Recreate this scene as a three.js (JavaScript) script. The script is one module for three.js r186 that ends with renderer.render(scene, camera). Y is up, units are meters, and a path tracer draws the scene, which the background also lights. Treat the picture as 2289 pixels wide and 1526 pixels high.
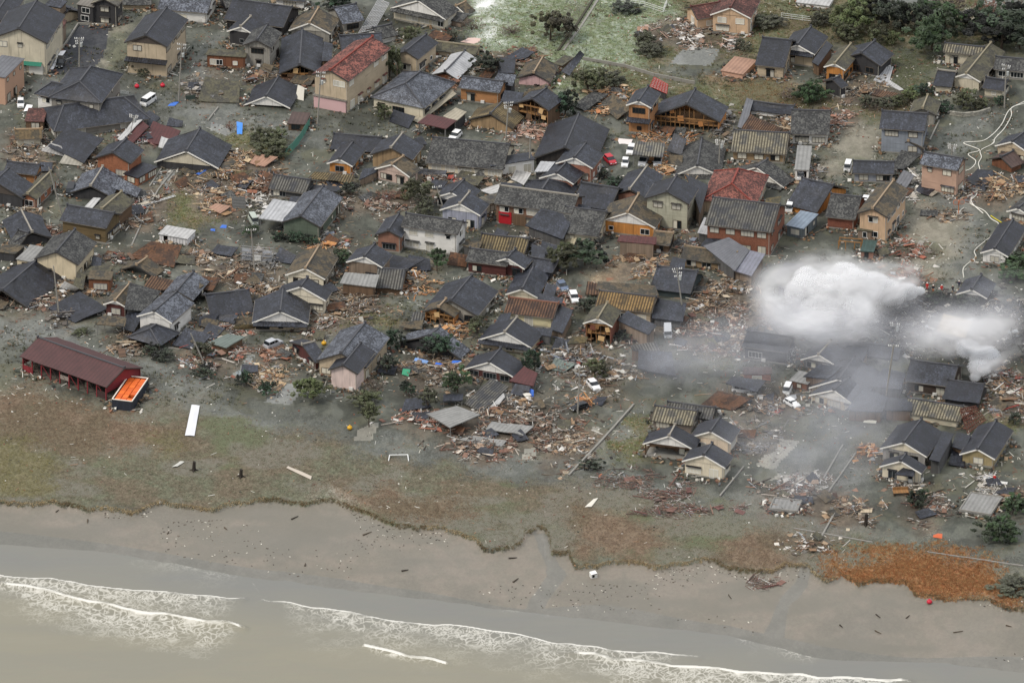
import * as THREE from 'three';
import { mergeGeometries } from 'three/addons/utils/BufferGeometryUtils.js';
import { RoundedBoxGeometry } from 'three/addons/geometries/RoundedBoxGeometry.js';
import { MarchingCubes } from 'three/addons/objects/MarchingCubes.js';

// ================= camera, sky, sun, exposure =================
const scene = new THREE.Scene();
const camera = new THREE.PerspectiveCamera(5.15, 1024 / 682, 10, 9000);
camera.fov=5.1518; camera.position.set(0,701.39,1438.07);
camera.lookAt(0, 0, 0);
const renderer = new THREE.WebGLRenderer({ antialias: true });
renderer.toneMapping = THREE.LinearToneMapping;
renderer.toneMappingExposure = 1.47;
renderer.shadowMap.enabled = true;
{ // even winter overcast, brighter overhead
  const w = 64, h = 32, d = new Float32Array(w * h * 4);
  for (let j = 0; j < h; j++) for (let i = 0; i < w; i++) {
    const el = ((j + .5) / h - .5) * Math.PI, s = Math.max(0, Math.sin(el)), l = .98 * (1 + 2 * s) / 3, q = (j * w + i) * 4;
    d[q] = l * .97; d[q + 1] = l * .99; d[q + 2] = l * 1.04; d[q + 3] = 1;
  }
  const t = new THREE.DataTexture(d, w, h, THREE.RGBAFormat, THREE.FloatType);
  t.mapping = THREE.EquirectangularReflectionMapping; t.magFilter = THREE.LinearFilter; t.needsUpdate = true;
  scene.background = t; scene.environment = t;
}
const sun = new THREE.DirectionalLight(0xfff4e6, 1.5);
sun.position.set(-300, 420, 190); sun.target.position.set(0, 0, 0); sun.castShadow = true; sun.shadow.radius = 26;
Object.assign(sun.shadow.camera, { left: -200, right: 200, top: 230, bottom: -230, near: 10, far: 1200 });
sun.shadow.mapSize.set(4096, 4096);
scene.add(sun, sun.target);

// ================= helpers =================
function mulberry(a) { return () => { a |= 0; a = a + 0x6D2B79F5 | 0; let t = Math.imul(a ^ a >>> 15, 1 | a); t = t + Math.imul(t ^ t >>> 7, 61 | t) ^ t; return ((t ^ t >>> 14) >>> 0) / 4294967296; }; }
let R = mulberry(20240101);
const rr = (a, b) => a + (b - a) * R(), pick = a => a[Math.floor(R() * a.length)];
const clamp = (v, a = 0, b = 1) => Math.min(b, Math.max(a, v)), lerp = (a, b, t) => a + (b - a) * t, sstep = (a, b, v) => { v = clamp((v - a) / (b - a)); return v * v * (3 - 2 * v); };
const NT = new Float32Array(65536); { const q = mulberry(77); for (let i = 0; i < 65536; i++) NT[i] = q(); }
function vn(x, y) { // value noise 0..1
  const xi = Math.floor(x), yi = Math.floor(y), u0 = x - xi, v0 = y - yi, u = u0 * u0 * (3 - 2 * u0), v = v0 * v0 * (3 - 2 * v0);
  const a = NT[(xi & 255) | (yi & 255) << 8], b = NT[(xi + 1 & 255) | (yi & 255) << 8], c = NT[(xi & 255) | (yi + 1 & 255) << 8], d = NT[(xi + 1 & 255) | (yi + 1 & 255) << 8];
  return (a + (b - a) * u) * (1 - v) + (c + (d - c) * u) * v;
}
const fbm = (x, y, n = 4) => { let s = 0, a = .5, t = 0; for (let i = 0; i < n; i++) { s += a * vn(x, y); t += a; x = x * 2.03 + 17.3; y = y * 2.03 + 5.1; a *= .5; } return s / t; };
const vn3 = (x, y, z) => { const zi = Math.floor(z), f = z - zi, u = f * f * (3 - 2 * f); return lerp(vn(x + zi * 37.1, y + zi * 11.7), vn(x + (zi + 1) * 37.1, y + (zi + 1) * 11.7), u); };
const fbm3 = (x, y, z) => .53 * vn3(x, y, z) + .27 * vn3(x * 2.1, y * 2.1, z * 2.1) + .13 * vn3(x * 4.3, y * 4.3, z * 4.3) + .07 * vn3(x * 8.7, y * 8.7, z * 8.7);
const names = new Map();
function numbered(n) { const k = names.get(n) || 0; names.set(n, k + 1); return k ? n + '_' + String(k).padStart(3, '0') : n; }
function finish(o) { o.traverse(c => { if (c.isMesh) { c.castShadow = true; c.receiveShadow = true; } }); return o; }
function thing(name, label, category, x, z, rot = 0, group) {
  const o = new THREE.Group(); o.name = numbered(name); o.position.set(x, groundY(x, z), z); o.rotation.y = rot;
  o.userData = { label, category, kind: 'thing' }; if (group) o.userData.group = group; scene.add(o); return o;
}
function part(name, geo, mat, parent, x = 0, y = 0, z = 0) { const m = new THREE.Mesh(geo, mat); m.name = name; m.position.set(x, y, z); m.castShadow = m.receiveShadow = true; parent.add(m); return m; }
function tagged(m, name, label, category, group) { m.name = numbered(name); m.userData = { label, category, kind: 'thing' }; if (group) m.userData.group = group; m.castShadow = m.receiveShadow = true; scene.add(m); return m; }
function kindOf(m, name, kind, label) { m.name = numbered(name); m.userData = { kind }; if (label) m.userData.label = label; m.castShadow = m.receiveShadow = true; scene.add(m); return m; }
const box = (w, h, d, x = 0, y = 0, z = 0) => { const g = new THREE.BoxGeometry(w, h, d); g.translate(x, y, z); return g; };
function bar(a, b, w, h = w) { // box from a to b
  const A = new THREE.Vector3(...a), B = new THREE.Vector3(...b), d = B.clone().sub(A), l = d.length(), g = new THREE.BoxGeometry(w, h, l);
  const m = new THREE.Matrix4().lookAt(A, B, Math.abs(d.y / l) > .99 ? new THREE.Vector3(1, 0, 0) : new THREE.Vector3(0, 1, 0)); m.setPosition(A.clone().add(B).multiplyScalar(.5)); g.applyMatrix4(m); return g;
}
function rod(a, b, r1, r2 = r1, n = 8) { const A = new THREE.Vector3(...a), B = new THREE.Vector3(...b), d = B.clone().sub(A), g = new THREE.CylinderGeometry(r2, r1, d.length(), n); const m = new THREE.Matrix4().makeRotationFromQuaternion(new THREE.Quaternion().setFromUnitVectors(new THREE.Vector3(0, 1, 0), d.clone().normalize())); m.setPosition(A.clone().add(B).multiplyScalar(.5)); g.applyMatrix4(m); return g; }

// ================= textures =================
function tex(w, h, fn, srgb = true) { // fn(i,j) -> [r,g,b] 0..255
  const d = new Uint8Array(w * h * 4);
  for (let j = 0; j < h; j++) for (let i = 0; i < w; i++) { const c = fn(i, j), q = (j * w + i) * 4; d[q] = c[0]; d[q + 1] = c[1]; d[q + 2] = c[2]; d[q + 3] = 255; }
  const t = new THREE.DataTexture(d, w, h); t.wrapS = t.wrapT = THREE.RepeatWrapping; t.magFilter = THREE.LinearFilter; t.minFilter = THREE.LinearMipmapLinearFilter; t.generateMipmaps = true; if (srgb) t.colorSpace = THREE.SRGBColorSpace; t.needsUpdate = true; return t;
}
const g3 = v => { v = clamp(v, 0, 255); return [v, v, v]; };
const mixc = (a, b, t) => [lerp(a[0], b[0], t), lerp(a[1], b[1], t), lerp(a[2], b[2], t)];
const TS = 15.36; // metres covered by a roof texture (512 px of 3 cm)
const per = (x, y, f) => vn(x * f, y * f);
function roofTex(kind) {
  return tex(512, 512, (i, j) => {
    const cx = Math.floor(i / 10.24), cy = Math.floor(j / 8.8), x = i * .03, y = j * .03, t = NT[(cx * 7 + cy * 131) & 65535], n = fbm(x * .55 + 3, y * .55), f = fbm(x * 2.5, y * 2.5 + 9, 3), fu = (i / 10.24) % 1, edge = (fu < .14 || (j / 8.8) % 1 < .14) ? .8 : 1;  // edge: shade of the tile grooves put into the colour
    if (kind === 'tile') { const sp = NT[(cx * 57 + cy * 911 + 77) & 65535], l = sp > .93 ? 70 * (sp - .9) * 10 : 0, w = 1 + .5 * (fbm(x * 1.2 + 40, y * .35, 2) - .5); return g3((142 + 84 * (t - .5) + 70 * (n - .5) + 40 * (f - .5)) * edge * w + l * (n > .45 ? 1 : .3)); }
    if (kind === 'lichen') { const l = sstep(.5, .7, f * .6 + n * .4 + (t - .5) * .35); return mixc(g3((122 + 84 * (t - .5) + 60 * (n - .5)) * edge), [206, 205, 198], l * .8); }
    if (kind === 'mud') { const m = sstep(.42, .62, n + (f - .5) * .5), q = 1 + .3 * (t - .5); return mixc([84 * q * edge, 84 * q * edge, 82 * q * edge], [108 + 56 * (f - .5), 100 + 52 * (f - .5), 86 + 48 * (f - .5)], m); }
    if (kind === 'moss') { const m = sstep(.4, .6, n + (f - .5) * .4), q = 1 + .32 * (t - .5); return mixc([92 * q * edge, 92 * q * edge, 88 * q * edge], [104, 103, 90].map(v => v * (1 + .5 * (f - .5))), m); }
    if (kind === 'stripe') { const s = Math.floor(i / 10.24) % 2, q = 1 + .25 * (t - .5), m = sstep(.3, .62, n); return s ? mixc([70 * q, 71 * q, 72 * q], [84, 80, 70], m) : mixc([104 * q, 104 * q, 103 * q], [150 * q, 146 * q, 132 * q], m); }
    if (kind === 'metal') { const s = Math.floor(i / 15.06) % 2; return g3(178 + (s ? 10 : -6) + 34 * (n - .5) + 24 * (f - .5)); }
    if (kind === 'rust') return mixc([150 + 40 * (t - .5), 150 + 40 * (t - .5), 150 + 40 * (t - .5)], [205, 150, 118], sstep(.4, .65, n + (f - .5) * .3) * .8);
    return g3(150);
  });
}
const roofBump = tex(512, 512, (i, j) => { const u = (i / 10.24) % 1, v = (j / 8.8) % 1; return g3(70 + 110 * Math.sin(Math.PI * u) + 60 * v); }, false);
const ribBump = tex(512, 512, (i, j) => { const u = (i / 15.06) % 1; return g3(u < .5 ? 40 + 200 * Math.sin(Math.PI * u * 2) : 40); }, false);
const WT = 10.24;
function wallTex(kind) {
  return tex(512, 512, (i, j) => {
    const x = i * .02, y = j * .02, n = fbm(x * .5, y * .5 + 4), f = fbm(x * 3, y * 1.2, 3), st = fbm(x * 2.2, y * .16 + 8, 3);
    let v = 236 + 34 * (n - .5) + 16 * (f - .5) - 40 * sstep(.56, .8, st);
    if (kind === 'boards') v += 36 * (NT[Math.floor(i / 8) * 13 & 65535] - .5) - (i % 8 < 1 ? 40 : 0);
    if (kind === 'laps') v += 20 * (NT[Math.floor(j / 12) * 29 & 65535] - .5) - (j % 12 < 1 ? 34 : 0);
    if (kind === 'brick') { const row = Math.floor(j / 5), col = Math.floor((i + (row & 1) * 6) / 12); v += 50 * (NT[(col * 5 + row * 91) & 65535] - .5); if (j % 5 < 1) v += 14; }
    return g3(v);
  });
}
const TX = {}; const T_ = (n, mk) => TX[n] || (TX[n] = mk());
const scaled = (t, s) => { const c = t.clone(); c.repeat.set(1 / s, 1 / s); c.needsUpdate = true; return c; };
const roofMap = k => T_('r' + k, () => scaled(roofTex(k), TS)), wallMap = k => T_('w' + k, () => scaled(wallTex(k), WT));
const RB = scaled(roofBump, TS), MB = scaled(ribBump, TS);

// ================= materials =================
const matCache = {};
function mat(key, o) { return matCache[key] || (matCache[key] = new THREE.MeshStandardMaterial({ name: key, roughness: .85, metalness: 0, side: THREE.DoubleSide, ...o })); }
const flat = (hex, rough = .85, metal = 0) => mat('flat' + hex + rough + metal, { color: hex, roughness: rough, metalness: metal });
const ROOF = {
  black: ['tile', 0x383c49, .45], slate: ['tile', 0x4a4f5c, .5], grey: ['lichen', 0x6c6d6c, .7], silver: ['lichen', 0x828999, .46],
  moss: ['moss', 0xc4c0b4, .9], mud: ['mud', 0xc8c2b6, .9], mudgrey: ['mud', 0xb4b0a8, .9], stripe: ['stripe', 0xd8d4c8, .85], stripe2: ['stripe', 0x9c9ea4, .7], tanstripe: ['stripe', 0xc0b090, .9],
  red: ['lichen', 0xb87468, .8], rust: ['tile', 0x8a5a50, .8], redbrown: ['stripe', 0xa8806c, .8], yellowtile: ['stripe', 0xd8b888, .85], browntile: ['stripe', 0xa88470, .85], tan: ['mud', 0xd8c8aa, .9],
  white: ['metal', 0xe8e8e6, .6, 1], whitemetal: ['metal', 0xe2e4e6, .5, 1], palemetal: ['metal', 0xb2b2ae, .55, 1], greymetal: ['metal', 0x86888e, .5, 1], lavmetal: ['metal', 0xa0a2b0, .5, 1], tanmetal: ['metal', 0x9a948a, .7, 1], brownmetal: ['metal', 0x6a5650, .7, 1],
  maroon: ['metal', 0x6a3836, .6, 1], boat: ['metal', 0x653d3b, .6, 1], bluemetal: ['metal', 0xa4b6c8, .5, 1], greenmetal: ['metal', 0x86948c, .6, 1], teal: ['metal', 0x48645e, .6, 1], cream: ['metal', 0xcfc6b0, .85], pale: ['metal', 0xd0ccbe, .85], creamwall: ['metal', 0xd6ccac, .85], pinkwall: ['metal', 0xd0a68e, .9],
  creamribs: ['metal', 0xead8b8, .55, 1], carport: ['stripe', 0xc8c8c6, .6], striperoof: ['stripe', 0xb0aca4, .7], rustsheet: ['mud', 0xc89a80, .9], tansheet: ['mud', 0xd8d0ac, .9], lattice: ['mud', 0xd8cca8, .9], rustlattice: ['rust', 0x9c604c, .9], woodbeam: ['mud', 0xb08a64, .9],
};
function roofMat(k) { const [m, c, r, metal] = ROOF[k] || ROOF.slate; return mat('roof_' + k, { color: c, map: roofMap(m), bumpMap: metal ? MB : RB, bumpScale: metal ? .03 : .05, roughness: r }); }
const WALL = {
  cream: ['plaster', 0xd2cab4], creamlite: ['plaster', 0xe0d6be], creamwhite: ['plaster', 0xe2dac4], creamyellow: ['plaster', 0xddd4ae], beige: ['plaster', 0xdaccae], white: ['plaster', 0xeae9e4], pale: ['plaster', 0xc9c5b8], palegrey: ['boards', 0x9a978e], palegreen: ['laps', 0xb4b39f], grey: ['plaster', 0x8e8a82], greyboard: ['boards', 0x9c9a96], darkgrey: ['boards', 0x5c5c5c], taupe: ['boards', 0x8a7a6a],
  tan: ['plaster', 0xc2b298], peach: ['plaster', 0xd0b292], peachlite: ['plaster', 0xe2cfb4], pink: ['plaster', 0xd8b4b4], pinkwhite: ['plaster', 0xe0ccc4], pinkpale: ['plaster', 0xc9b3a6], pinktan: ['plaster', 0xc0a08c], pinkbrown: ['laps', 0x98705e], salmon: ['plaster', 0xc09c84], brickpink: ['brick', 0x9c6c5a], brick: ['brick', 0x7e4e3e], redbrick: ['brick', 0x885844], brickwood: ['brick', 0x7a5c4a], orangebrick: ['brick', 0x9c664a], orange: ['plaster', 0xb08056], brightorange: ['boards', 0xc98a48], woodorange: ['boards', 0xc08650], woodtan: ['boards', 0xa08868], woodgrey: ['boards', 0x8a8078], rustwood: ['boards', 0x7a5038], brown: ['boards', 0x6e5844], darkbrown: ['boards', 0x4c4038], darkwood: ['boards', 0x3a3634], dark: ['boards', 0x3c3c3e], darkteal: ['boards', 0x3a4648], olive: ['boards', 0x6c5c40], olivetan: ['plaster', 0xa4956f], green: ['laps', 0x5e6a5c], bluegrey: ['laps', 0x8c939c], bluegreylite: ['laps', 0x9a9ea6], paleblue: ['boards', 0xa4a8b8], maroonwall: ['boards', 0x58302c], pinkwall: ['plaster', 0xd0a68e], whitebox: ['boards', 0xe2e2e2], glass: ['boards', 0x6a7478],
};
function wallMat(k) { const [m, c] = WALL[k] || WALL.tan; return mat('wall_' + k, { color: c, map: wallMap(m), roughness: .88 }); }
const FRAMES = [flat(0x3a3028, .6), flat(0x8e9092, .4, .3), flat(0x54483c, .6), flat(0xd8d8d4, .5)];
const GLASS = mat('dark_glass', { color: 0x1c2226, roughness: .12 }), CURTAIN = mat('curtained_glass', { color: 0xb9b6aa, roughness: .4 }), SHOJI = mat('paper_screen', { color: 0xcfcbbb, roughness: .7 });
const PANES = [GLASS, CURTAIN, CURTAIN, SHOJI, GLASS];

// ================= land =================
const ZONES=[['field',[[-10.47,-204.68],[37.39,-204.68],[37.88,-175.68],[29.09,-142.48],[29.78,-121.38],[10.66,-126.3],[-8.65,-152.57],[-11.87,-175.68]]],
['fieldpath',[[19.96,-196.68],[22.05,-196.68],[13.35,-150.04],[10.78,-148.78]]],
['olive',[[37.39,-204.68],[132.06,-204.68],[128.59,-152.57],[77.53,-156.39],[58.91,-151.31],[36.22,-142.48],[29.09,-142.48],[37.88,-175.68]]],
['roadgrey',[[82.62,-204.68],[101.56,-204.68],[97.09,-178.28],[83.43,-174.38]]],
['roadgrey',[[107.87,-204.68],[132.06,-204.68],[129.87,-171.79],[108.44,-176.98]]],
['olive',[[13.81,-142.48],[29.09,-142.48],[36.03,-132.49],[56.34,-133.73],[95.53,-126.3],[93.47,-115.26],[55.87,-117.7],[35.8,-120.15],[18.74,-126.3],[12.72,-132.49]]],
['brownslope',[[44.29,-138.72],[56.53,-139.97],[71.28,-126.3],[76.18,-122.6],[62.11,-123.83],[46.11,-130.01]]],
['lawn',[[83.53,-152.57],[98.83,-151.31],[95.71,-130.01],[88.57,-128.77],[82.66,-132.49]]],
['asphalt',[[-100.58,-167.4],[-92.04,-165.85],[-93.63,-147.51],[-96.11,-139.97],[-105.77,-137.97],[-103.77,-150.04]]],
['gravel',[[-92.61,-169.2],[-87.18,-167.91],[-88.93,-138.72],[-95.03,-138.72],[-93.34,-150.04]]],
['concrete',[[36.06,-144.49],[39.53,-154.86],[47.68,-152.57],[45.4,-142.98]]],
['concrete',[[-67.49,-107.97],[-66.88,-118.92],[-57.24,-116.48],[-59.99,-107.97],[-62.33,-103.14]]],
['concrete',[[-78.88,-70.01],[-75.37,-92.36],[-73.79,-89.98],[-76.38,-68.85]]],
['grass',[[-76.13,-74.67],[-69.34,-77.01],[-63.85,-60.76],[-65.56,-53.88],[-73.52,-58.46],[-75.75,-65.37]]],
['grass',[[-58.64,-112.82],[-50.55,-110.39],[-50.16,-95.94],[-62.01,-93.55],[-64.32,-103.14]]],
['gravel',[[87.8,-70.01],[103.23,-65.37],[98.21,-44.79],[93.76,-33.55],[81.22,-32.43],[84.12,-53.88]]],
['gravel',[[70.5,-105.55],[82.81,-112.82],[83.67,-98.33],[80.67,-86.43],[70.6,-81.7]]],
['soil',[[18.84,-38.03],[28.51,-40.27],[29.33,-31.32],[22.52,-24.65],[17.79,-29.09]]],
['grass',[[21.78,35.23],[27.31,36.26],[28.94,49.58],[23.35,55.66],[18.85,49.58]]],
['grass',[[-48.02,-15.85],[-23.27,-15.85],[-25.05,-7.13],[-46.89,-9.3]]],
['grass',[[40.11,1.51],[48.59,1.51],[46.54,7.93],[39.02,7.93]]],
['grass',[[95.51,22.73],[106.85,18.53],[105.46,41.41],[97.37,39.35]]],
['beachgrass',[[-112.65,15.36],[-101.25,18.53],[-83.89,30.04],[-72.98,24.83],[-62.56,30.04],[-48.33,41.41],[-33.43,49.58],[-16.84,57.68],[7.77,65.7],[25.0,67.7],[44.71,77.6],[63.47,82.5],[64.26,85.43],[81.0,92.23],[111.67,101.85],[110.22,123.56],[58.14,106.62],[13.82,102.81],[-21.91,89.33],[-49.13,77.6],[-108.55,79.56]]],
['browngrass',[[-112.32,20.63],[-87.65,29.0],[-74.39,35.23],[-64.61,49.58],[-74.52,53.64],[-91.21,49.58],[-111.25,37.29]]],
['browngrass',[[-40.39,65.7],[-13.08,71.67],[-4.02,75.62],[-12.99,83.48],[-34.69,77.6]]],
['browngrass',[[12.24,75.62],[31.89,87.38],[29.89,98.98],[16.53,98.98],[11.25,89.33]]],
['browngrass',[[67.85,85.43],[40.82,89.33],[37.02,98.98],[52.93,102.81],[58.53,95.13]]],
['yellowgrass',[[-110.99,41.41],[-98.09,41.41],[-92.61,57.68],[-95.59,69.69],[-109.06,71.67]]],
['yellowgrass',[[-77.72,43.46],[-68.48,44.48],[-70.03,51.61],[-76.49,50.6]]],
['rustgrass',[[64.53,101.85],[75.43,96.67],[94.04,98.98],[99.38,106.62],[96.94,117.95],[85.15,116.08],[78.22,113.25],[66.93,108.52]]],
['roadgrey',[[-114.64,-15.85],[-99.05,-9.3],[-76.31,12.18],[-61.81,24.83],[-48.53,34.19],[-22.46,46.53],[12.36,58.69],[50.24,73.65],[67.85,85.43],[102.14,96.09],[111.86,98.98],[111.63,102.43],[83.71,91.65],[65.94,88.35],[44.77,75.23],[8.69,62.7],[-22.38,52.63],[-53.95,38.32],[-69.26,24.83],[-88.71,7.93],[-113.88,-3.88]]],
['pale',[[84.41,77.6],[88.97,76.61],[85.82,85.43],[82.03,89.33]]],
['roadgrey',[[-106.95,-133.73],[-82.45,-130.01],[-58.79,-117.7],[-38.47,-107.97],[-18.43,-104.34],[-13.45,-107.48],[-14.4,-100.25],[-40.31,-100.25],[-60.51,-108.69],[-81.95,-118.43],[-109.54,-125.81]]],
['roadgrey',[[-69.54,-165.34],[-64.3,-162.77],[-70.4,-132.49],[-75.46,-132.49]]],
['roadgrey',[[115.48,-123.83],[109.06,-115.74],[99.1,-98.33],[99.69,-72.34],[102.59,-53.88],[96.23,-25.76],[92.88,-25.76],[97.73,-53.88],[94.79,-72.34],[95.74,-100.73],[106.23,-118.92]]],
['roadgrey',[[77.35,33.16],[80.27,34.19],[65.85,72.07],[61.94,70.08]]],
['roadgrey',[[14.21,55.66],[25.63,24.83],[28.03,26.08],[17.84,58.08]]],
['roadgrey',[[-6.4,-91.17],[3.53,-93.55],[4.49,-81.7],[-4.38,-77.01]]],
['concrete',[[-48.91,20.63],[-42.43,18.53],[-45.86,30.04],[-51.46,29.0]]],
['concrete',[[-58.65,7.93],[-54.02,5.79],[-55.1,16.42],[-58.37,16.42]]],
['foundation',[[-31.74,41.41],[-27.2,37.29],[-28.89,46.53],[-32.57,46.53]]],
['pale',[[-41.07,74.84],[-36.64,70.88],[-28.25,74.44],[-31.1,76.41]]],
['foundation',[[9.2,53.64],[13.42,39.35],[18.49,40.38],[14.21,55.66]]],
['foundation',[[1.87,54.65],[4.19,41.41],[5.57,42.44],[4.62,55.66]]],
['foundation',[[49.45,69.69],[54.23,61.7],[63.27,63.7],[58.44,71.67]]],
['foundation',[[49.79,57.68],[54.74,45.51],[59.3,46.53],[53.38,59.69]]],
['char',[[79.66,-8.22],[86.55,-23.55],[93.8,-15.85],[109.4,-23.55],[119.94,-22.45],[118.49,-0.65],[99.25,5.79],[90.01,2.58],[80.69,0.43]]],
['snow',[[-8.82,-188.75],[-2.56,-188.75],[-3.57,-174.38],[-8.75,-173.08]]],
['snow',[[-8.71,-165.34],[-3.56,-167.91],[-2.52,-162.77],[-6.62,-156.39]]],
['snow',[[102.98,-171.79],[110.22,-171.79],[107.91,-167.4],[103.81,-167.91]]],
['rubble',[[-78.25,-105.43],[-79.74,-100.12],[-83.34,-97.93],[-86.95,-100.12],[-88.45,-105.41],[-86.96,-110.72],[-83.36,-112.93],[-79.75,-110.74]]],
['rubble',[[-102.83,-102.9],[-104.32,-98.48],[-107.92,-96.65],[-111.53,-98.47],[-113.03,-102.89],[-111.54,-107.31],[-107.94,-109.15],[-104.33,-107.33]]],
['rubble',[[-62.8,-130.57],[-64.54,-125.27],[-68.74,-123.07],[-72.95,-125.26],[-74.7,-130.56],[-72.96,-135.87],[-68.76,-138.07],[-64.55,-135.89]]],
['rubble',[[-63.16,-143.14],[-64.15,-140.93],[-66.55,-140.01],[-68.96,-140.92],[-69.96,-143.13],[-68.97,-145.34],[-66.56,-146.26],[-64.16,-145.35]]],
['rubble',[[-49.54,-137.36],[-51.03,-134.71],[-54.63,-133.61],[-58.24,-134.7],[-59.74,-137.35],[-58.25,-140.0],[-54.65,-141.11],[-51.04,-140.02]]],
['rubble',[[-42.02,-134.74],[-43.51,-132.09],[-47.11,-130.99],[-50.72,-132.09],[-52.22,-134.74],[-50.73,-137.39],[-47.13,-138.49],[-43.52,-137.4]]],
['rubble',[[-57.99,-135.26],[-58.48,-132.61],[-59.68,-131.51],[-60.89,-132.61],[-61.39,-135.26],[-60.89,-137.91],[-59.69,-139.01],[-58.49,-137.92]]],
['rubble',[[10.76,-106.44],[9.02,-100.25],[4.81,-97.69],[0.61,-100.24],[-1.14,-106.42],[0.59,-112.61],[4.8,-115.19],[9.01,-112.64]]],
['rubble',[[-8.73,-133.18],[-10.22,-129.64],[-13.83,-128.18],[-17.43,-129.64],[-18.93,-133.17],[-17.45,-136.7],[-13.84,-138.18],[-10.24,-136.72]]],
['rubble',[[3.37,-142.61],[1.63,-137.31],[-2.57,-135.11],[-6.78,-137.3],[-8.53,-142.6],[-6.79,-147.9],[-2.59,-150.11],[1.62,-147.93]]],
['rubble',[[7.65,-147.89],[5.91,-144.36],[1.71,-142.89],[-2.5,-144.35],[-4.25,-147.88],[-2.51,-151.42],[1.69,-152.89],[5.9,-151.44]]],
['rubble',[[30.06,-123.84],[27.83,-117.65],[22.42,-115.09],[17.01,-117.64],[14.76,-123.82],[16.99,-130.01],[22.4,-132.59],[27.81,-130.04]]],
['rubble',[[47.59,-160.68],[44.85,-154.5],[38.25,-151.93],[31.64,-154.49],[28.89,-160.67],[31.61,-166.86],[38.22,-169.43],[44.83,-166.89]]],
['rubble',[[52.53,-155.87],[51.78,-152.33],[49.98,-150.87],[48.18,-152.33],[47.43,-155.86],[48.17,-159.39],[49.97,-160.87],[51.77,-159.41]]],
['rubble',[[42.89,-103.91],[40.65,-100.37],[35.24,-98.91],[29.83,-100.37],[27.59,-103.9],[29.82,-107.44],[35.22,-108.91],[40.63,-107.45]]],
['rubble',[[51.14,-109.99],[50.15,-103.81],[47.74,-101.24],[45.34,-103.8],[44.34,-109.98],[45.33,-116.17],[47.73,-118.74],[50.14,-116.2]]],
['rubble',[[64.79,-109.99],[63.8,-104.69],[61.4,-102.49],[58.99,-104.68],[57.99,-109.98],[58.99,-115.29],[61.39,-117.49],[63.79,-115.31]]],
['rubble',[[85.84,-127.46],[83.85,-122.16],[79.05,-119.96],[74.24,-122.15],[72.24,-127.45],[74.22,-132.75],[79.03,-134.96],[83.84,-132.78]]],
['rubble',[[79.58,-113.56],[77.84,-110.03],[73.63,-108.56],[69.42,-110.02],[67.68,-113.56],[69.41,-117.09],[73.61,-118.56],[77.82,-117.11]]],
['rubble',[[-100.69,-91.32],[-102.43,-85.13],[-106.63,-82.57],[-110.84,-85.12],[-112.59,-91.31],[-110.85,-97.49],[-106.65,-100.07],[-102.44,-97.52]]],
['rubble',[[-90.36,-91.32],[-91.11,-85.13],[-92.91,-82.57],[-94.71,-85.12],[-95.46,-91.31],[-94.72,-97.49],[-92.92,-100.07],[-91.12,-97.52]]],
['rubble',[[-101.81,-66.22],[-102.8,-63.57],[-105.21,-62.47],[-107.61,-63.56],[-108.61,-66.21],[-107.62,-68.86],[-105.22,-69.97],[-102.81,-68.88]]],
['rubble',[[-94.98,-55.59],[-96.72,-52.06],[-100.93,-50.59],[-105.13,-52.05],[-106.88,-55.59],[-105.15,-59.12],[-100.95,-60.59],[-96.74,-59.14]]],
['rubble',[[-74.67,-71.09],[-76.16,-64.9],[-79.77,-62.34],[-83.37,-64.89],[-84.87,-71.07],[-83.39,-77.26],[-79.78,-79.84],[-76.18,-77.29]]],
['rubble',[[-76.19,-58.96],[-77.69,-55.43],[-81.29,-53.96],[-84.89,-55.42],[-86.39,-58.95],[-84.91,-62.49],[-81.31,-63.96],[-77.7,-62.51]]],
['rubble',[[-63.99,-43.2],[-65.23,-38.78],[-68.23,-36.95],[-71.24,-38.77],[-72.49,-43.19],[-71.25,-47.61],[-68.25,-49.45],[-65.24,-47.63]]],
['rubble',[[-78.54,-39.89],[-80.29,-37.24],[-84.49,-36.14],[-88.7,-37.23],[-90.44,-39.88],[-88.71,-42.54],[-84.51,-43.64],[-80.3,-42.55]]],
['rubble',[[-60.72,-79.91],[-62.96,-75.5],[-68.36,-73.66],[-73.77,-75.49],[-76.02,-79.9],[-73.79,-84.33],[-68.39,-86.16],[-62.98,-84.35]]],
['rubble',[[-51.01,-83.87],[-53.75,-75.03],[-60.36,-71.37],[-66.97,-75.02],[-69.71,-83.85],[-66.99,-92.69],[-60.39,-96.37],[-53.77,-92.73]]],
['rubble',[[-49.53,-78.93],[-51.02,-72.74],[-54.62,-70.18],[-58.23,-72.73],[-59.73,-78.92],[-58.24,-85.1],[-54.64,-87.68],[-51.03,-85.13]]],
['rubble',[[-59.31,-69.13],[-60.8,-63.83],[-64.4,-61.63],[-68.01,-63.83],[-69.51,-69.12],[-68.02,-74.43],[-64.42,-76.63],[-60.81,-74.45]]],
['rubble',[[-33.4,-78.44],[-34.89,-75.79],[-38.5,-74.69],[-42.1,-75.78],[-43.6,-78.43],[-42.11,-81.08],[-38.51,-82.19],[-34.91,-81.1]]],
['rubble',[[-19.89,-69.13],[-22.87,-64.72],[-30.08,-62.88],[-37.29,-64.71],[-40.29,-69.12],[-37.32,-73.55],[-30.11,-75.38],[-22.9,-73.57]]],
['rubble',[[-35.43,-46.99],[-36.67,-45.23],[-39.67,-44.49],[-42.68,-45.22],[-43.93,-46.99],[-42.69,-48.76],[-39.69,-49.49],[-36.68,-48.77]]],
['rubble',[[-47.89,-38.47],[-49.63,-34.06],[-53.84,-32.22],[-58.04,-34.05],[-59.79,-38.46],[-58.06,-42.88],[-53.85,-44.72],[-49.64,-42.91]]],
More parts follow.
